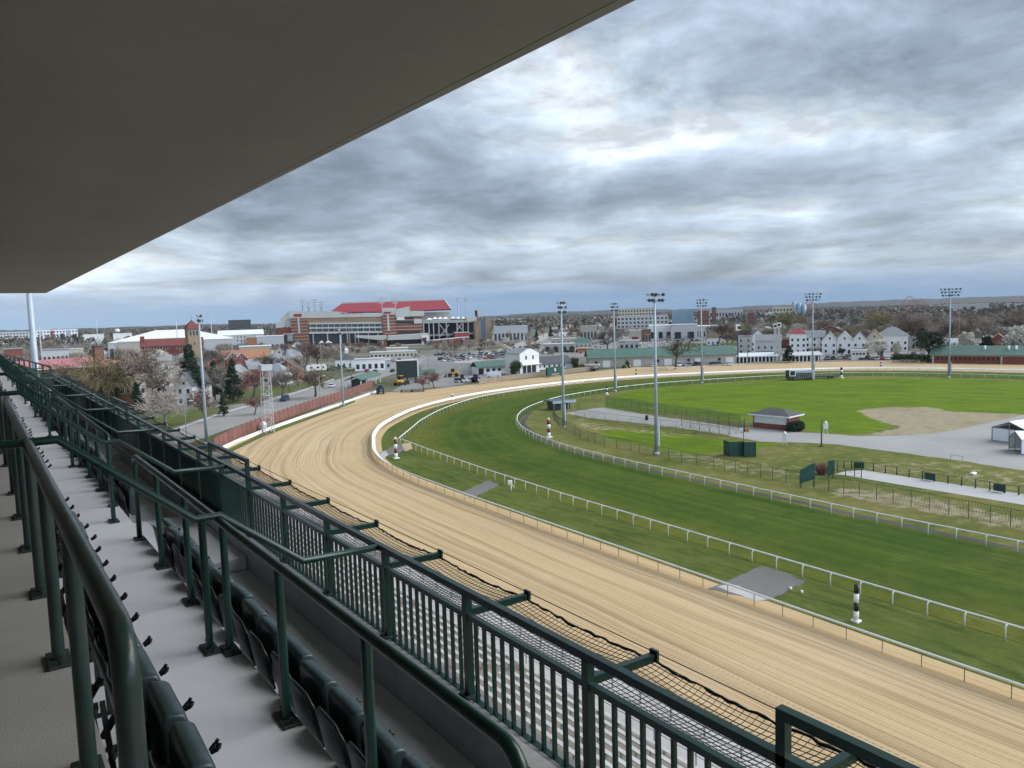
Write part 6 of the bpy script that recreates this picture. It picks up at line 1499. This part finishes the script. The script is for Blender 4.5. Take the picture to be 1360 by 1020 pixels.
coaster(1200, 1227, 1800, [404, 399, 394, 393.3, 397, 402, 398, 399.5, 404], 'wide red roller coaster on the right horizon')
for i in range(26):
    rr = random.Random(100+i); px = rr.choice((rr.uniform(640, 820), rr.uniform(930, 1360), rr.uniform(960, 1360))); D = rr.uniform(1300, 3600); wpx = rr.uniform(8, 26)
    P = A(px, D); k = D/FPX
    block('low pale building far off among the woods', px-wpx/2, px+wpx/2, D, hor(px)+24*FPX/D-rr.uniform(6, 11)*FPX/D, rr.choice(('siding', 'lightgrey', 'cream')), 'white', 30, wincols=4, floors=1)[0]['group'] = 'low pale buildings on the horizon'
P = A(1283, 1500); block('long pale roofed shed seen above the bare trees at right', 1265, 1306, 1500, 403.8, 'lightgrey', 'white', 20)
P = A(700, 700)
block('long low white store left of the boulevard', 655, 700, 690, 433, 'sidgrey', 'lightgrey', 20, wincols=9, floors=1)
# billboards and floodlights near the stables
P = G(980, 483); t = thing('tv_pole', 'dark pole with a white box on top by the white pillared stable', 'pole', P, face(P)); h = ztop(P, 980, 431)
b = MB(); b.cyl(0, 0, 0, h-3, .28, .22, 8); b.build('pole', M['dark'], t); b = MB(); b.bbox(-.9, 1.0, -.6, .6, h-2.6, h, .1); b.build('box', M['white'], t); b = MB(); b.box(.0, 1.05, -.66, -.602, h-2.0, h-.7); b.build('dark_face', M['dark'], t)
for i, x in enumerate((1029.5, 1034.5)):
    P = G(x, 480.5); t = thing('camera_tower', ['left pale square mast behind the stables', 'right pale square mast with a white head behind the stables'][i], 'mast', P, face(P)); h = ztop(P, x, 430 if i == 0 else 428.5)
    b = MB(); b.box(-.55, .55, -.55, .55, 0, h-2); b.build('shaft', M['lightgrey'], t); b = MB(); b.bbox(-.9, .9, -.8, .8, h-2, h, .1); b.build('head', M['white'], t); b = MB(); b.box(-.6, .6, -.86, -.802, h-1.5, h-.5); b.build('opening', M['dark'], t)

# --- trees that can be told apart
T('willow', 147, 549, 460, 'tall yellow green budding tree beside the brick chimney', 1.15)
T('grey', 216, 540, 463, 'bare pale tree with spreading limbs below the church', 1.1)
T('brown', 182, 545, 458, 'reddish brown bare tree left of the pale spreading tree', 1.1)
T('blossom', 212, 512, 464, 'whitish blossoming tree behind the bare pale tree', .8)
T('grey', 221, 569, 511, 'low round grey bare tree on the park lawn', 1.5)
T('bush', 148, 545, 507, 'dark green bushy tree below the school windows', .9)
T('evergreen', 184, 552, 506, 'dark narrow evergreen left of the round grey tree', 1.0)
T('evergreen', 214, 535, 500, 'dark ivy green evergreen behind the round grey tree', 1.1)
T('evergreen', 254, 525, 455, 'tall dark evergreen below the church tower', 1.0)
T('evergreen', 286, 531, 477, 'dark evergreen left of the twin evergreens', 1.0)
T('evergreen', 264, 537, 482, 'broad dark evergreen right of the slender pole', 1.0)
T('evergreen', 311, 535, 474, 'dark evergreen right of the twin evergreens', 1.0)
T('grey', 299, 536, 478, 'grey bare tree between the dark evergreens', 1.1)
T('evergreen', 297, 553, 522, 'small conical evergreen beside the street', 1.0)
T('red', 336, 530, 484, 'red budding tree left of the lattice tower', 1.3)
T('red', 273, 562, 511, 'red brown budding tree on the park lawn', 1.1)
T('red', 338, 551, 523, 'small low red budding tree by the street', 1.5)
T('red', 315, 533, 500, 'pinkish budding tree in front of the dark evergreens', 1.4)
T('brown', 374, 531, 489, 'bare brown tree just right of the lattice tower', 1.1)
T('brown2', 419, 527, 486, 'dark bare street tree between the two cars', 1.4)
T('grey', 362, 526, 495, 'small grey bare tree on the street verge', 1.)
T('brown', 406, 490, 450, 'brown bare tree in front of the stadium tower', 1.5)
T('red', 422, 488, 454, 'reddish bare tree in front of the stadium windows', 1.5)
T('grey', 436, 490, 456, 'tall grey bare tree in front of the stadium', 1.3)
T('red', 577, 516, 490, 'red budding tree right of the dark screen', 1.4)
T('red', 563, 519, 497, 'pale pink budding tree by the harrows', 1.3)
T('bush', 684, 499, 477, 'dark green bushy tree left of the white two storey building', .85)
T('bush', 764, 489, 473, 'green bushy tree at the end of the grey roofed barn', .9)
T('big', 807, 473, 428, 'big bare dark tree above the long green roofed barn', 1.2)
T('big', 897, 490, 440, 'big bare dark tree in front of the long green roofed barn', 1.35)
T('brown', 953, 463, 422, 'big brown bare tree on the grass behind the barn', 1.2)
T('cedar', 1047, 482, 456, 'dark evergreen between the two stable rows', 1.25)
T('roundever', 1118, 475, 461, 'small dark clipped evergreen left of the white garage', 1.0)
T('roundever', 1233, 481, 434, 'large dark round evergreen left of the brick barn', 1.1)
T('cedar', 1309, 478, 443, 'wide dark cedar behind the brick barn roof', 1.5)
T('blossom', 1353, 480, 431, 'large white blossom tree at the right edge', 1.25)
T('blossom', 1172, 476, 450, 'white blossom tree in front of the grey blue roofs', 1.3)
T('blossom', 1190, 476, 454, 'second white blossom tree beside the dark hedge', 1.0)
T('blossom', 1283, 476, 440, 'pale blossoming tree left of the cedar', 1.1)
T('blossom', 1150, 474, 454, 'pale blossom tree by the cream gabled house', .8)
plant('olive', A(1180, 560), ztop(A(1180, 560), 1180, 407), 'large olive green budding tree above the house roofs', None, 1.3)
plant('olive', A(1046, 620), ztop(A(1046, 620), 1046, 411), 'olive brown budding tree above the red hip roof', None, 1.3)
b = MB(); a = G(1190, 481); c = G(1240, 482); L = (c-a).length
rnd = random.Random(31); d_ = (c-a).normalized()
for i in range(26): leafcloud(b, ((d_*L*i/25).x, (d_*L*i/25).y+1, 1.8), 1.4, 1.3, 1.7, 120, .28, rnd, shell=.2)
tag(b.build('hedge', M['ever2'], loc=a), 'dark clipped hedge between the blossom trees and the brick barn', 'hedge')

# --- trees in groups nothing tells apart
def grove(x0, x1, D0, D1, n, kinds, hs, lab, seed):
    rr = random.Random(seed)
    for i in range(n):
        px = rr.uniform(x0, x1); D = D0+(D1-D0)*rr.random()**1.2; P = A(px, D)
        kd = rr.choice(kinds); plant(kd, P, rr.uniform(*hs), f'{ {"brown": "brown bare", "brown2": "wide brown bare", "grey": "grey bare", "red": "reddish budding", "olive": "olive budding", "blossom": "white blossoming", "evergreen": "dark conical evergreen"}[kd] } tree {lab}', f'{kd} trees {lab}', rr.uniform(.9, 1.35), rr.uniform(0, 6.28))
grove(1185, 1420, 430, 800, 46, ('brown', 'brown2', 'brown', 'grey'), (12, 19), 'in the dense stand behind the brick barn', 1)
grove(945, 1190, 450, 900, 34, ('brown', 'brown2', 'grey', 'olive', 'brown'), (9, 15), 'among the houses behind the gables', 2)
grove(640, 940, 560, 1300, 28, ('brown', 'grey', 'brown2', 'evergreen'), (7, 12), 'between the shops and car parks', 3)
grove(570, 720, 480, 800, 34, ('grey', 'brown', 'grey', 'brown', 'blossom'), (5, 8.5), 'lining the boulevard by the stadium', 4)
grove(50, 390, 420, 1100, 44, ('brown', 'brown2', 'grey', 'brown'), (9, 15), 'in the old streets left of the stadium', 5)
grove(0, 130, 250, 420, 12, ('brown', 'grey', 'brown'), (10, 15), 'around the brick school', 6)
grove(130, 330, 270, 400, 14, ('brown', 'grey', 'red'), (8, 12), 'around the church and white houses', 7)

# --- vehicles
sd = math.atan2(67, -73) # along the street
def stv(x, y, c, k, lab, flip=0): P = G(x, y); q = G(x+30, y-12); car(P, math.atan2(q.y-P.y, q.x-P.x)+flip, c, k, lab)
stv(378, 532.5, 'blue', 'suv', 'dark blue car driving along the street near the lattice tower', math.pi)
stv(441, 514, 'white', 'car', 'white car driving along the street past the street tree')
stv(498, 496.5, 'red', 'pickup', 'bright red pickup on the street near the bend')
stv(487.5, 494, 'red', 'car', 'darker red car at the kerb behind the red pickup')
stv(497, 491, 'black', 'suv', 'black car at the kerb by the white workshop')
stv(521.5, 494, 'black', 'car', 'black car beside the dark green screen', math.pi)
stv(402, 489, 'grey', 'car', 'grey car parked below the white houses'); stv(395, 493, 'silver', 'car', 'silver car parked in the yard left of the camper', .3)
stv(465, 491, 'white', 'car', 'white car in front of the drive-in building', .2); stv(474, 490, 'silver', 'suv', 'silver car in front of the workshop', .2)
P = G(421, 494); t = thing('camper', 'white camper trailer parked left of the drive-in building', 'camper', P, face(P)+.15)
b = MB(); b.prism([(-4.6, .7), (4.2, .7), (4.8, 1.8), (4.2, 3.3), (-4.2, 3.4), (-4.8, 2.4)], 2.6, 'y', 0); fixn(b.build('body', M['white'], t)); windows(t, [(-2.5, 1.7, 1.2, .8), (.5, 1.7, 1.2, .8), (3, 1.7, .8, .8)])
for x in (-.6, .6): b = MB(); b.tube([(x, -.05, .4), (x, .3, .4)], .4, 10); b.build('wheel', M['black'], t)
P = G(779, 469); t = thing('school_bus', 'orange yellow bus by the green filling station', 'bus', P, face(P)+.05)
M['busy'] = mat('bus_orange', (.50, .21, .03), .45)
b = MB(); b.bbox(-5.2, 4.2, -1.2, 1.2, .6, 3.0, .15); b.build('body', M['busy'], t); b = MB(); b.bbox(4.2, 5.6, -1.0, 1.0, .6, 1.7, .15); b.build('hood', M['busy'], t); b = MB(); b.bbox(-5.2, 4.2, -1.15, 1.15, 3.002, 3.2, .06); b.build('bus_roof', M['whitemetal'], t)
for i in range(9): b = MB(); b.box(-4.9+i*1.0, -4.1+i*1.0, -1.24, -1.202, 1.9, 2.6); b.build('window', M['glass'], t)
for x in (-3.4, 4.4):
    for s in (-1.1, 1.1): b = MB(); b.tube([(x, s-.15, .5), (x, s+.15, .5)], .5, 10); b.build('wheel', M['black'], t)
make_tractor('blue tractor at the foot of the open green shed', G(505.5, 523), -1.9, M['bluep'], 'lightgrey')
make_tractor('green tractor with yellow wheels on the far edge of the dirt track', G(832.5, 488.8), 3.4, M['jd'])
make_tractor('dark green tractor parked left of the white pickup', G(612, 508), 2.6, M['darkgreen'], 'lightgrey')
make_tractor('second dark green tractor right of the white pickup', G(633, 507.5), .5, M['darkgreen'], 'lightgrey')
make_loader('yellow loader in front of the dark screen', G(533, 511.5), .3)
make_loader('small yellow loader in the yard by the pale wall', G(601, 500.5), 2.5)
make_harrow('grey harrow at the yard edge below the screen', G(540, 521), .6)
make_harrow('second grey harrow under the pink budding tree', G(555.5, 520.5), .9)
car(G(624, 507.5), -.3, 'white', 'pickup', 'white pickup between the dark green tractors')
car(G(656, 501), 2.5, 'white', 'van', 'white van in front of the teal roofed shed')
car(G(743, 464.5), 0.1, 'white', 'van', 'white van in front of the beige arcade')
make_tractor('small tractor with a cab beside the grey roofed barn', G(772, 493.5), 2.9, M['dark'], 'lightgrey')
t = thing('tool_trailer', 'grey trailer with a pale roof right of the green sign', 'trailer', G(786, 493), face(G(786, 493))-.2)
b = MB(); b.bbox(-3.2, 3.2, -1.1, 1.1, 2.3, 2.9, .08); b.build('roof', M['lightgrey'], t); b = MB(); b.bbox(-3.1, 3.1, -1.05, 1.05, .6, 1.1, .05); b.build('bed', M['dark'], t)
for x in (-3, -1, 1, 3): b = MB(); b.bar((x, -1, 1.1), (x, -1, 2.3), .12); b.bar((x, 1, 1.1), (x, 1, 2.3), .12); b.build('frame_post', M['grey'], t)
for x in (-1, 1): b = MB(); b.tube([(x, -1.15, .4), (x, 1.15, .4)], .4, 10); b.build('wheel', M['black'], t)
# parked cars in rows
def lot(rows, lab, seed, n):
    rr = random.Random(seed)
    for (xa, ya, xb, yb, k) in rows:
        for i in range(k):
            if rr.random() < .22: continue
            f = (i+rr.uniform(-.15, .15))/max(1, k-1); x = xa+(xb-xa)*f; y = ya+(yb-ya)*f; P = G(x, y)
            c = rr.choice(('white', 'silver', 'black', 'grey', 'white', 'blue', 'silver', 'red')); kd = rr.choice(('car', 'suv', 'car', 'pickup'))
            nm = {'blue': 'dark blue'}.get(c, c)
            car(P, face(P)+rr.choice((1.4, 1.75, .1)), c, kd, f'{nm} {dict(car="car", suv="tall car", pickup="pickup")[kd]} parked {lab}', f'{c} {kd}s {lab}')
lot([(580, 481, 690, 474, 14), (590, 476, 700, 469.5, 15), (640, 470, 716, 463, 11)], 'in the lot right of the stadium', 1, 0)
lot([(690, 473, 716, 470, 4), (715, 470, 766, 468, 7), (770, 452, 820, 449, 9), (700, 461, 740, 456, 6)], 'around the arcade buildings', 2, 0)
lot([(826, 462, 860, 459, 6), (838, 468, 905, 463, 10), (850, 457, 950, 452, 14), (870, 449, 990, 447, 15), (830, 446, 866, 443, 7)], 'in the supermarket car park', 3, 0)
lot([(1060, 465.5, 1092, 464, 5), (1094, 466, 1130, 465, 6), (1098, 478, 1130, 476, 5), (1150, 478, 1188, 477.5, 6), (1152, 473.5, 1175, 473, 4)], 'in front of the house row', 4, 0)
lot([(902, 486.5, 976, 485, 11), (846, 487.5, 868, 487, 3)], 'along the long green roofed barn', 5, 0)
lot([(1190, 470, 1225, 472, 4), (1246, 464, 1262, 463, 2)], 'near the round evergreen', 6, 0)
lot([(392, 495, 410, 488, 4), (440, 492, 462, 487, 4), (555, 474, 600, 471, 6)], 'below the stadium along the side street', 7, 0)
lot([(586, 478.5, 690, 472, 15), (600, 473.5, 705, 467, 14), (652, 466.5, 716, 461, 9), (520, 481, 580, 478, 7), (470, 484, 520, 481, 6)], 'in the wide lot before the boulevard', 8, 0)
lot([(838, 465.5, 985, 459.5, 18), (880, 454.5, 995, 450, 13), (775, 456, 830, 453, 7)], 'in the lots above the long green roof', 9, 0)
# poles and street lamps
for a_ in ((238.5, 492, 424, 'pale utility pole left of the church tower'), (58, 505, 432, 'tall pale pole by the school roof'), (283, 470, 420, 'thin light pole right of the church tower'), (132+0, 478, 423.5, 'thin light pole on the left horizon near the water tower')): util_pole(a_[0], a_[1], a_[2], a_[3], 1.6, m='lightgrey', r=.28)
for a_ in ((384.5, 520, 476, 'wooden utility pole by the old street lawn'), (428.5, 515, 458, 'tall wooden utility pole beside the street tree'), (467, 505, 432, 'tall pale lamp pole in front of the stadium glass'), (414, 505, 472, 'wooden pole with a broad crossarm near the houses'), (602, 497, 450, 'wooden pole by the pale yard wall'), (570, 512, 470, 'dark wooden pole right of the screen'), (646, 488, 452, 'wooden pole in the lot left of the teal roof'), (678, 478, 438, 'wooden pole beside the boulevard'), (993, 484, 444, 'thin wooden pole at the stables'), (1111, 472, 441, 'thin dark pole in front of the left white gable'), (1206, 474, 440, 'thin dark pole by the hedge'), (1273, 470, 409, 'tall wooden double pole behind the brick barn'), (1258, 462, 424, 'wooden pole with a white crossarm above the brick barn'), (888, 478, 445, 'pale pole right of the big bare tree')):
    util_pole(a_[0], a_[1], a_[2], a_[3], 2.6, arms=1)
for a_ in ((349, 578, 527+0, 'low grey lamp by the white tank'), (248, 582, 534, 'thin street lamp on the park edge'), (426, 545, 500, 'thin street lamp behind the panel wall')): util_pole(a_[0], a_[1], a_[2], a_[3], 1.2, m='grey', r=.09, light=True)
# overhead wires across the right-hand trees and the street
for lab, pts in (('overhead wires strung above the right-hand trees', [(1120, 425), (1210, 421), (1300, 418), (1420, 416)]), ('overhead wires strung above the left-hand street', [(236, 470), (300, 476), (384, 478), (428, 461)])):
    P = [A(x, 400) for x, y in pts]; P = [Vector((p.x, p.y, ztop(p, *q))) for p, q in zip(P, pts)]; t = thing('overhead_wires', lab, 'wires', P[0]); b = MB()
    for k in range(3):
        for p, q in zip(P[:-1], P[1:]):
            seg = [(p+(q-p)*(i/8)-P[0]) + Vector((0, 0, -1.2*math.sin(math.pi*i/8)+k*1.5)) for i in range(9)]; b.tube(seg, .035, 3, cap=False)
    b.build('cables', M['dark'], t)

# --- small houses in the streets, and more trees between them
def streets(x0, x1, D0, D1, n, lab, seed):
    rr = random.Random(seed); put = []
    HS = {}
    for i in range(n*3):
        if len(put) >= n: break
        px = rr.uniform(x0, x1); D = rr.uniform(D0, D1); P = A(px, D)
        if any((P-q).length < 17 for q in put): continue
        put.append(P); wl = rr.choice(('siding', 'siding', 'cream', 'sidgrey', 'sidblue', 'brick')); rf = rr.choice(('shingle', 'shinglel', 'shingle', 'brownroof')); kd = rr.choice(('front', 'side', 'hip'))
        nm = {'siding': 'white', 'cream': 'cream', 'sidgrey': 'pale grey', 'sidblue': 'blue grey', 'brick': 'red brick'}[wl]; rn = {'shingle': 'dark grey', 'shinglel': 'pale grey', 'brownroof': 'brown'}[rf]; kn = {'front': 'gabled', 'side': 'long', 'hip': 'hip'}[kd]
        L_ = f'small {nm} house, {rn} {kn} roof, {lab}'; rz = face(P)+rr.choice((0, .3, -.35, 1.2))
        if (wl, rf, kd) in HS: dup(HS[(wl, rf, kd)], P, rz, L_)['group'] = f'{nm} {kn} houses {lab}'
        else: o = house(L_, P, rr.uniform(7, 9.5), rr.uniform(8, 11), rr.uniform(3.4, 5.2), rr.uniform(6.6, 8.2), wl, rf, kd, rz-face(P)); HS[(wl, rf, kd)] = o; o['group'] = f'{nm} {kn} houses {lab}'
streets(945, 1235, 470, 860, 46, 'behind the gable row', 51)
streets(150, 400, 300, 760, 40, 'in the old streets left of the stadium', 52)
streets(1240, 1420, 470, 800, 14, 'behind the brick barn', 53)
streets(640, 960, 760, 1250, 26, 'beyond the shops', 54)
grove(945, 1240, 430, 800, 40, ('brown', 'grey', 'brown2', 'olive', 'brown'), (8, 13), 'among the houses behind the gables', 12)
grove(150, 400, 290, 700, 34, ('brown', 'grey', 'brown2', 'brown'), (8, 13), 'in the old streets left of the stadium', 15)
grove(660, 960, 620, 1250, 32, ('brown', 'grey', 'brown2', 'brown'), (7, 11), 'between the shops and car parks', 13)

grove(380, 640, 470, 640, 34, ('brown', 'grey', 'brown2', 'red'), (5, 9), 'in front of the stadium', 21)
grove(590, 740, 400, 520, 12, ('grey', 'brown'), (4, 6.5), 'in the lot before the boulevard', 22)
rr = random.Random(8)
for i in range(16):
    px = rr.choice((rr.uniform(560, 720), rr.uniform(760, 1000))); D = rr.uniform(420, 800); P = A(px, D); t = thing('lot_lamp', 'thin lamp pole with twin heads standing in the car parks', 'street lamp', P, rr.uniform(0, 3), 'car park lamps'); b = MB(); b.cyl(0, 0, 0, 10, .16, .1, 6); b.build('pole', M['grey'], t)
    for s in (-1, 1): b = MB(); b.bbox(s*.9-.5, s*.9+.5, -.2, .2, 9.8, 10.05, .04); b.build('lamp', M['lightgrey'], t)
# ================================================================== FAR WOODS, HILLS AND AIR
rr = random.Random(77); wb = MB()
M['farwood'] = mat('distant_bare_woods', (.15, .125, .11), .95, color2=(.09, .085, .07), nscale=.02)
for i in range(4200):
    px = rr.uniform(-60, 1430); u = rr.random(); D = 1150+4300*u**1.3
    if 812 < px < 930 and D < 1400: continue
    P = A(px, D); h = rr.uniform(9, 17); w = rr.uniform(5, 11); n = 7
    for j in range(n):
        c = P+Vector((rr.uniform(-w, w), rr.uniform(-w, w), h*rr.uniform(.2, .85))); a = Vector((rr.gauss(0, 1), rr.gauss(0, 1), rr.gauss(0, .7))).normalized(); q = a.orthogonal().normalized(); k = rr.uniform(2.0, 4.2); s_ = a.cross(q)*k*.8; q = q*k
        c.z = max(c.z, k*.6); wb.add([c-q-s_*.3, c+s_-q*.2, c+q+s_*.2, c-s_+q*.1], [(0, 1, 2, 3)])
for i in range(1500):                         # nearer scrub and garden trees that read as one mass
    px = rr.choice((rr.uniform(30, 366), rr.uniform(785, 1430), rr.uniform(930, 1430))); D = rr.uniform(470, 1180)
    if px < 370 and D < 430: continue
    if 800 < px < 965 and D < 760: continue
    P = A(px, D); h = rr.uniform(4, 10); w = rr.uniform(1.5, 3.5)
    for j in range(26):
        c = P+Vector((rr.gauss(0, w*.6), rr.gauss(0, w*.6), h*rr.uniform(.15, 1))); a = Vector((rr.gauss(0, 1), rr.gauss(0, 1), rr.gauss(0, .7))).normalized(); q = a.orthogonal().normalized(); k = rr.uniform(.35, .95); s_ = a.cross(q)*k*.35; q = q*k
        wb.add([c-q, c+s_, c+q, c-s_], [(0, 1, 2, 3)])
o = wb.build('distant_woods', M['farwood'], kind='stuff'); o['label'] = 'distant leafless woods and suburbs reaching to the horizon'
prof = [(-400, 440), (-60, 437), (60, 435.5), (130, 433), (200, 431), (260, 428.2), (320, 428), (380, 428.6), (470, 424), (560, 420), (640, 418.2), (700, 414), (760, 411.2), (800, 410), (850, 408.3), (900, 408.6), (960, 406.5), (1000, 404), (1050, 402), (1100, 399.5), (1150, 397), (1250, 394), (1360, 390), (1500, 388), (1800, 384)]
hb = MB(); vs = []; N_ = 400
for i in range(N_+1):
    px = -400+2200*i/N_
    for (a0, a1) in zip(prof[:-1], prof[1:]):
        if a0[0] <= px <= a1[0]: y = 2.4+a0[1]+(a1[1]-a0[1])*(px-a0[0])/(a1[0]-a0[0]); break
    D = 6200.; P = A(px, D); z = ztop(P, px, y) + 1.5*math.sin(i*.9)+1.5*math.sin(i*.37+1)+rr.uniform(-2.5, 2.5)
    P1 = A(px, 5000.); P2 = A(px, 7600.)
    vs += [(P1.x, P1.y, -2), ((P1.x+P.x)/2, (P1.y+P.y)/2, z*.55), (P.x, P.y, z), (P2.x, P2.y, -2)]
hb.add(vs, [(i*4+j, (i+1)*4+j, (i+1)*4+j+1, i*4+j+1) for i in range(N_) for j in range(3)])
o = hb.build('hills', mat('wooded_hills', (.036, .040, .038), .95, noise=.35, nscale=.006), kind='structure'); fixn(o)
g = bpy.data.materials.new('air_haze'); g.use_nodes = True; nt_ = g.node_tree; nt_.nodes.clear()
ov = nt_.nodes.new('ShaderNodeOutputMaterial'); pv = nt_.nodes.new('ShaderNodeVolumePrincipled'); pv.inputs['Color'].default_value = (.86, .92, 1.0, 1); pv.inputs['Density'].default_value = .000028; pv.inputs['Anisotropy'].default_value = .1
nt_.links.new(pv.outputs[0], ov.inputs['Volume'])
b = MB(); b.box(-8200, 8200, -8200, 8200, -4, 175); o = b.build('haze', g, kind='stuff'); o['label'] = 'thin pale haze over the town and hills'
# ================================================================== SKY AND LIGHT
world = bpy.data.worlds.new('World'); scene.world = world; world.use_nodes = True
nt = world.node_tree; nt.nodes.clear()
class WG(NG):
    def __init__(s): s.nt = nt
g = WG()
SEED = 31.9
SUN_EL, SUN_AZ = R(38), R(112)              # azimuth clockwise from +y
sky = g.n('ShaderNodeTexSky'); sky.sky_type = 'NISHITA'; sky.sun_disc = False; sky.sun_elevation = SUN_EL; sky.sun_rotation = SUN_AZ; sky.altitude = 150; sky.air_density = 1.2; sky.dust_density = 1.0
bg1 = g.n('ShaderNodeBackground'); bg1.inputs['Strength'].default_value = .07; g.l(sky.outputs[0], bg1.inputs['Color'])
d = g.n('ShaderNodeTexCoord').outputs['Generated']; s = g.n('ShaderNodeSeparateXYZ'); g.l(d, s.inputs[0])
zc = g.val('MAXIMUM', s.outputs[2], 0.)
az = g.val('ARCTAN2', s.outputs[0], s.outputs[1]); up = g.val('LOGARITHM', g.val('ADD', zc, .13), 2.718)
def cloud_space(dz):
    return g.vec(g.val('MULTIPLY', g.val('SUBTRACT', az, .17), 3.0), g.val('ADD', g.val('MULTIPLY', up, 2.6), dz), g.val('ADD', g.val('MULTIPLY', up, .5), SEED))
def dens(P):
    big = g.noise(P, .8, 2, .5, .2); mid = g.noise(P, 1.9, 8, .56, .45); fin = g.noise(P, 6.0, 5, .6, .4)
    return g.val('ADD', g.val('ADD', g.val('MULTIPLY', big, .55), g.val('MULTIPLY', mid, .62)), g.val('MULTIPLY', fin, .20)), mid
dA, mid = dens(cloud_space(0.)); dB, _m = dens(cloud_space(.13))
# thicker overhead, more broken lower down
zb = g.n('ShaderNodeFloatCurve'); cv = zb.mapping.curves[0]
for x_, y_ in ((.04, .49), (.09, .47), (.15, .55), (.24, .50), (.31, .47), (.38, .70)): cv.points.new(x_, y_)
cv.points[0].location = (0, .5); cv.points[-1].location = (1, .6); zb.mapping.update(); g.l(zc, zb.inputs['Value'])
dA2 = g.val('ADD', dA, g.val('MULTIPLY', g.val('SUBTRACT', zb.outputs[0], .5), .7))
relief = g.val('MULTIPLY', g.val('SUBTRACT', dA, dB), 3.6)
cr = g.n('ShaderNodeValToRGB'); g.l(g.ramp(dA2, .53, .84), cr.inputs['Fac'])
el = cr.color_ramp.elements
el[0].position = .0; el[0].color = (.56, .60, .65, 1); el[1].position = .95; el[1].color = (.15, .185, .235, 1)
for p_, c_ in ((.20, (.43, .495, .56)), (.40, (.30, .36, .435)), (.62, (.235, .282, .35))):
    e = el.new(p_); e.color = (*c_, 1)
lit = g.n('ShaderNodeVectorMath'); lit.operation = 'SCALE'; g.l(cr.outputs['Color'], lit.inputs[0]); g.l(g.val('MINIMUM', g.val('MAXIMUM', g.val('ADD', relief, 1.0), .72), 1.4), lit.inputs['Scale'])
hz = g.ramp(zc, .010, .055)                 # clear blue strip under the cloud edge
edge = g.val('ADD', hz, g.val('MULTIPLY', g.val('SUBTRACT', mid, .5), 1.1), None, True)
cov = g.ramp(edge, .15, .85)
side = g.ramp(s.outputs[0], .75, -.1)       # paler to the left
lowblue = g.mix(side, (.10, .195, .34), (.25, .36, .50))
ccol = g.mix(cov, lowblue, lit.outputs[0])
bright = g.n('ShaderNodeMapRange'); bright.interpolation_type = 'SMOOTHSTEP'; g.l(s.outputs[2], bright.inputs['Value'])
bright.inputs['From Min'].default_value = .42; bright.inputs['From Max'].default_value = .9; bright.inputs['To Min'].default_value = .79; bright.inputs['To Max'].default_value = 1.25
bg2 = g.n('ShaderNodeBackground'); g.l(ccol, bg2.inputs['Color']); back = g.n('ShaderNodeMapRange'); back.interpolation_type = 'SMOOTHSTEP'; back.inputs['From Min'].default_value = .15; back.inputs['From Max'].default_value = .95; back.inputs['To Min'].default_value = 1.0; back.inputs['To Max'].default_value = 4.2
g.l(g.val('SUBTRACT', g.val('MULTIPLY', s.outputs[0], .42), g.val('MULTIPLY', s.outputs[1], .90)), back.inputs['Value'])   # unseen sky behind the camera, brightened to light house fronts and deck
g.l(g.val('MULTIPLY', bright.outputs[0], back.outputs[0]), bg2.inputs['Strength'])
mx = g.n('ShaderNodeMixShader'); mx.inputs[0].default_value = .92
g.l(bg1.outputs[0], mx.inputs[1]); g.l(bg2.outputs[0], mx.inputs[2])
out = g.n('ShaderNodeOutputWorld'); g.l(mx.outputs[0], out.inputs['Surface'])

sl = bpy.data.lights.new('sun', 'SUN'); sl.energy = 1.5; sl.angle = R(50); sl.color = (1, .965, .91)
so = bpy.data.objects.new('sun', sl); col.objects.link(so)
sd = Vector((math.sin(SUN_AZ)*math.cos(SUN_EL), math.cos(SUN_AZ)*math.cos(SUN_EL), math.sin(SUN_EL)))
so.rotation_euler = (-sd).to_track_quat('-Z', 'Y').to_euler(); so.location = (40, -20, 90)
vs_ = scene.view_settings; vs_.view_transform = 'Standard'; vs_.look = 'None'; vs_.exposure = 1.08; vs_.gamma = 1
scene.cycles.max_bounces = 6; scene.cycles.diffuse_bounces = 4; scene.cycles.glossy_bounces = 2; scene.cycles.transmission_bounces = 2; scene.cycles.transparent_max_bounces = 4
scene.cycles.use_adaptive_sampling = True; scene.cycles.adaptive_threshold = .02
scene.cycles.use_denoising = True
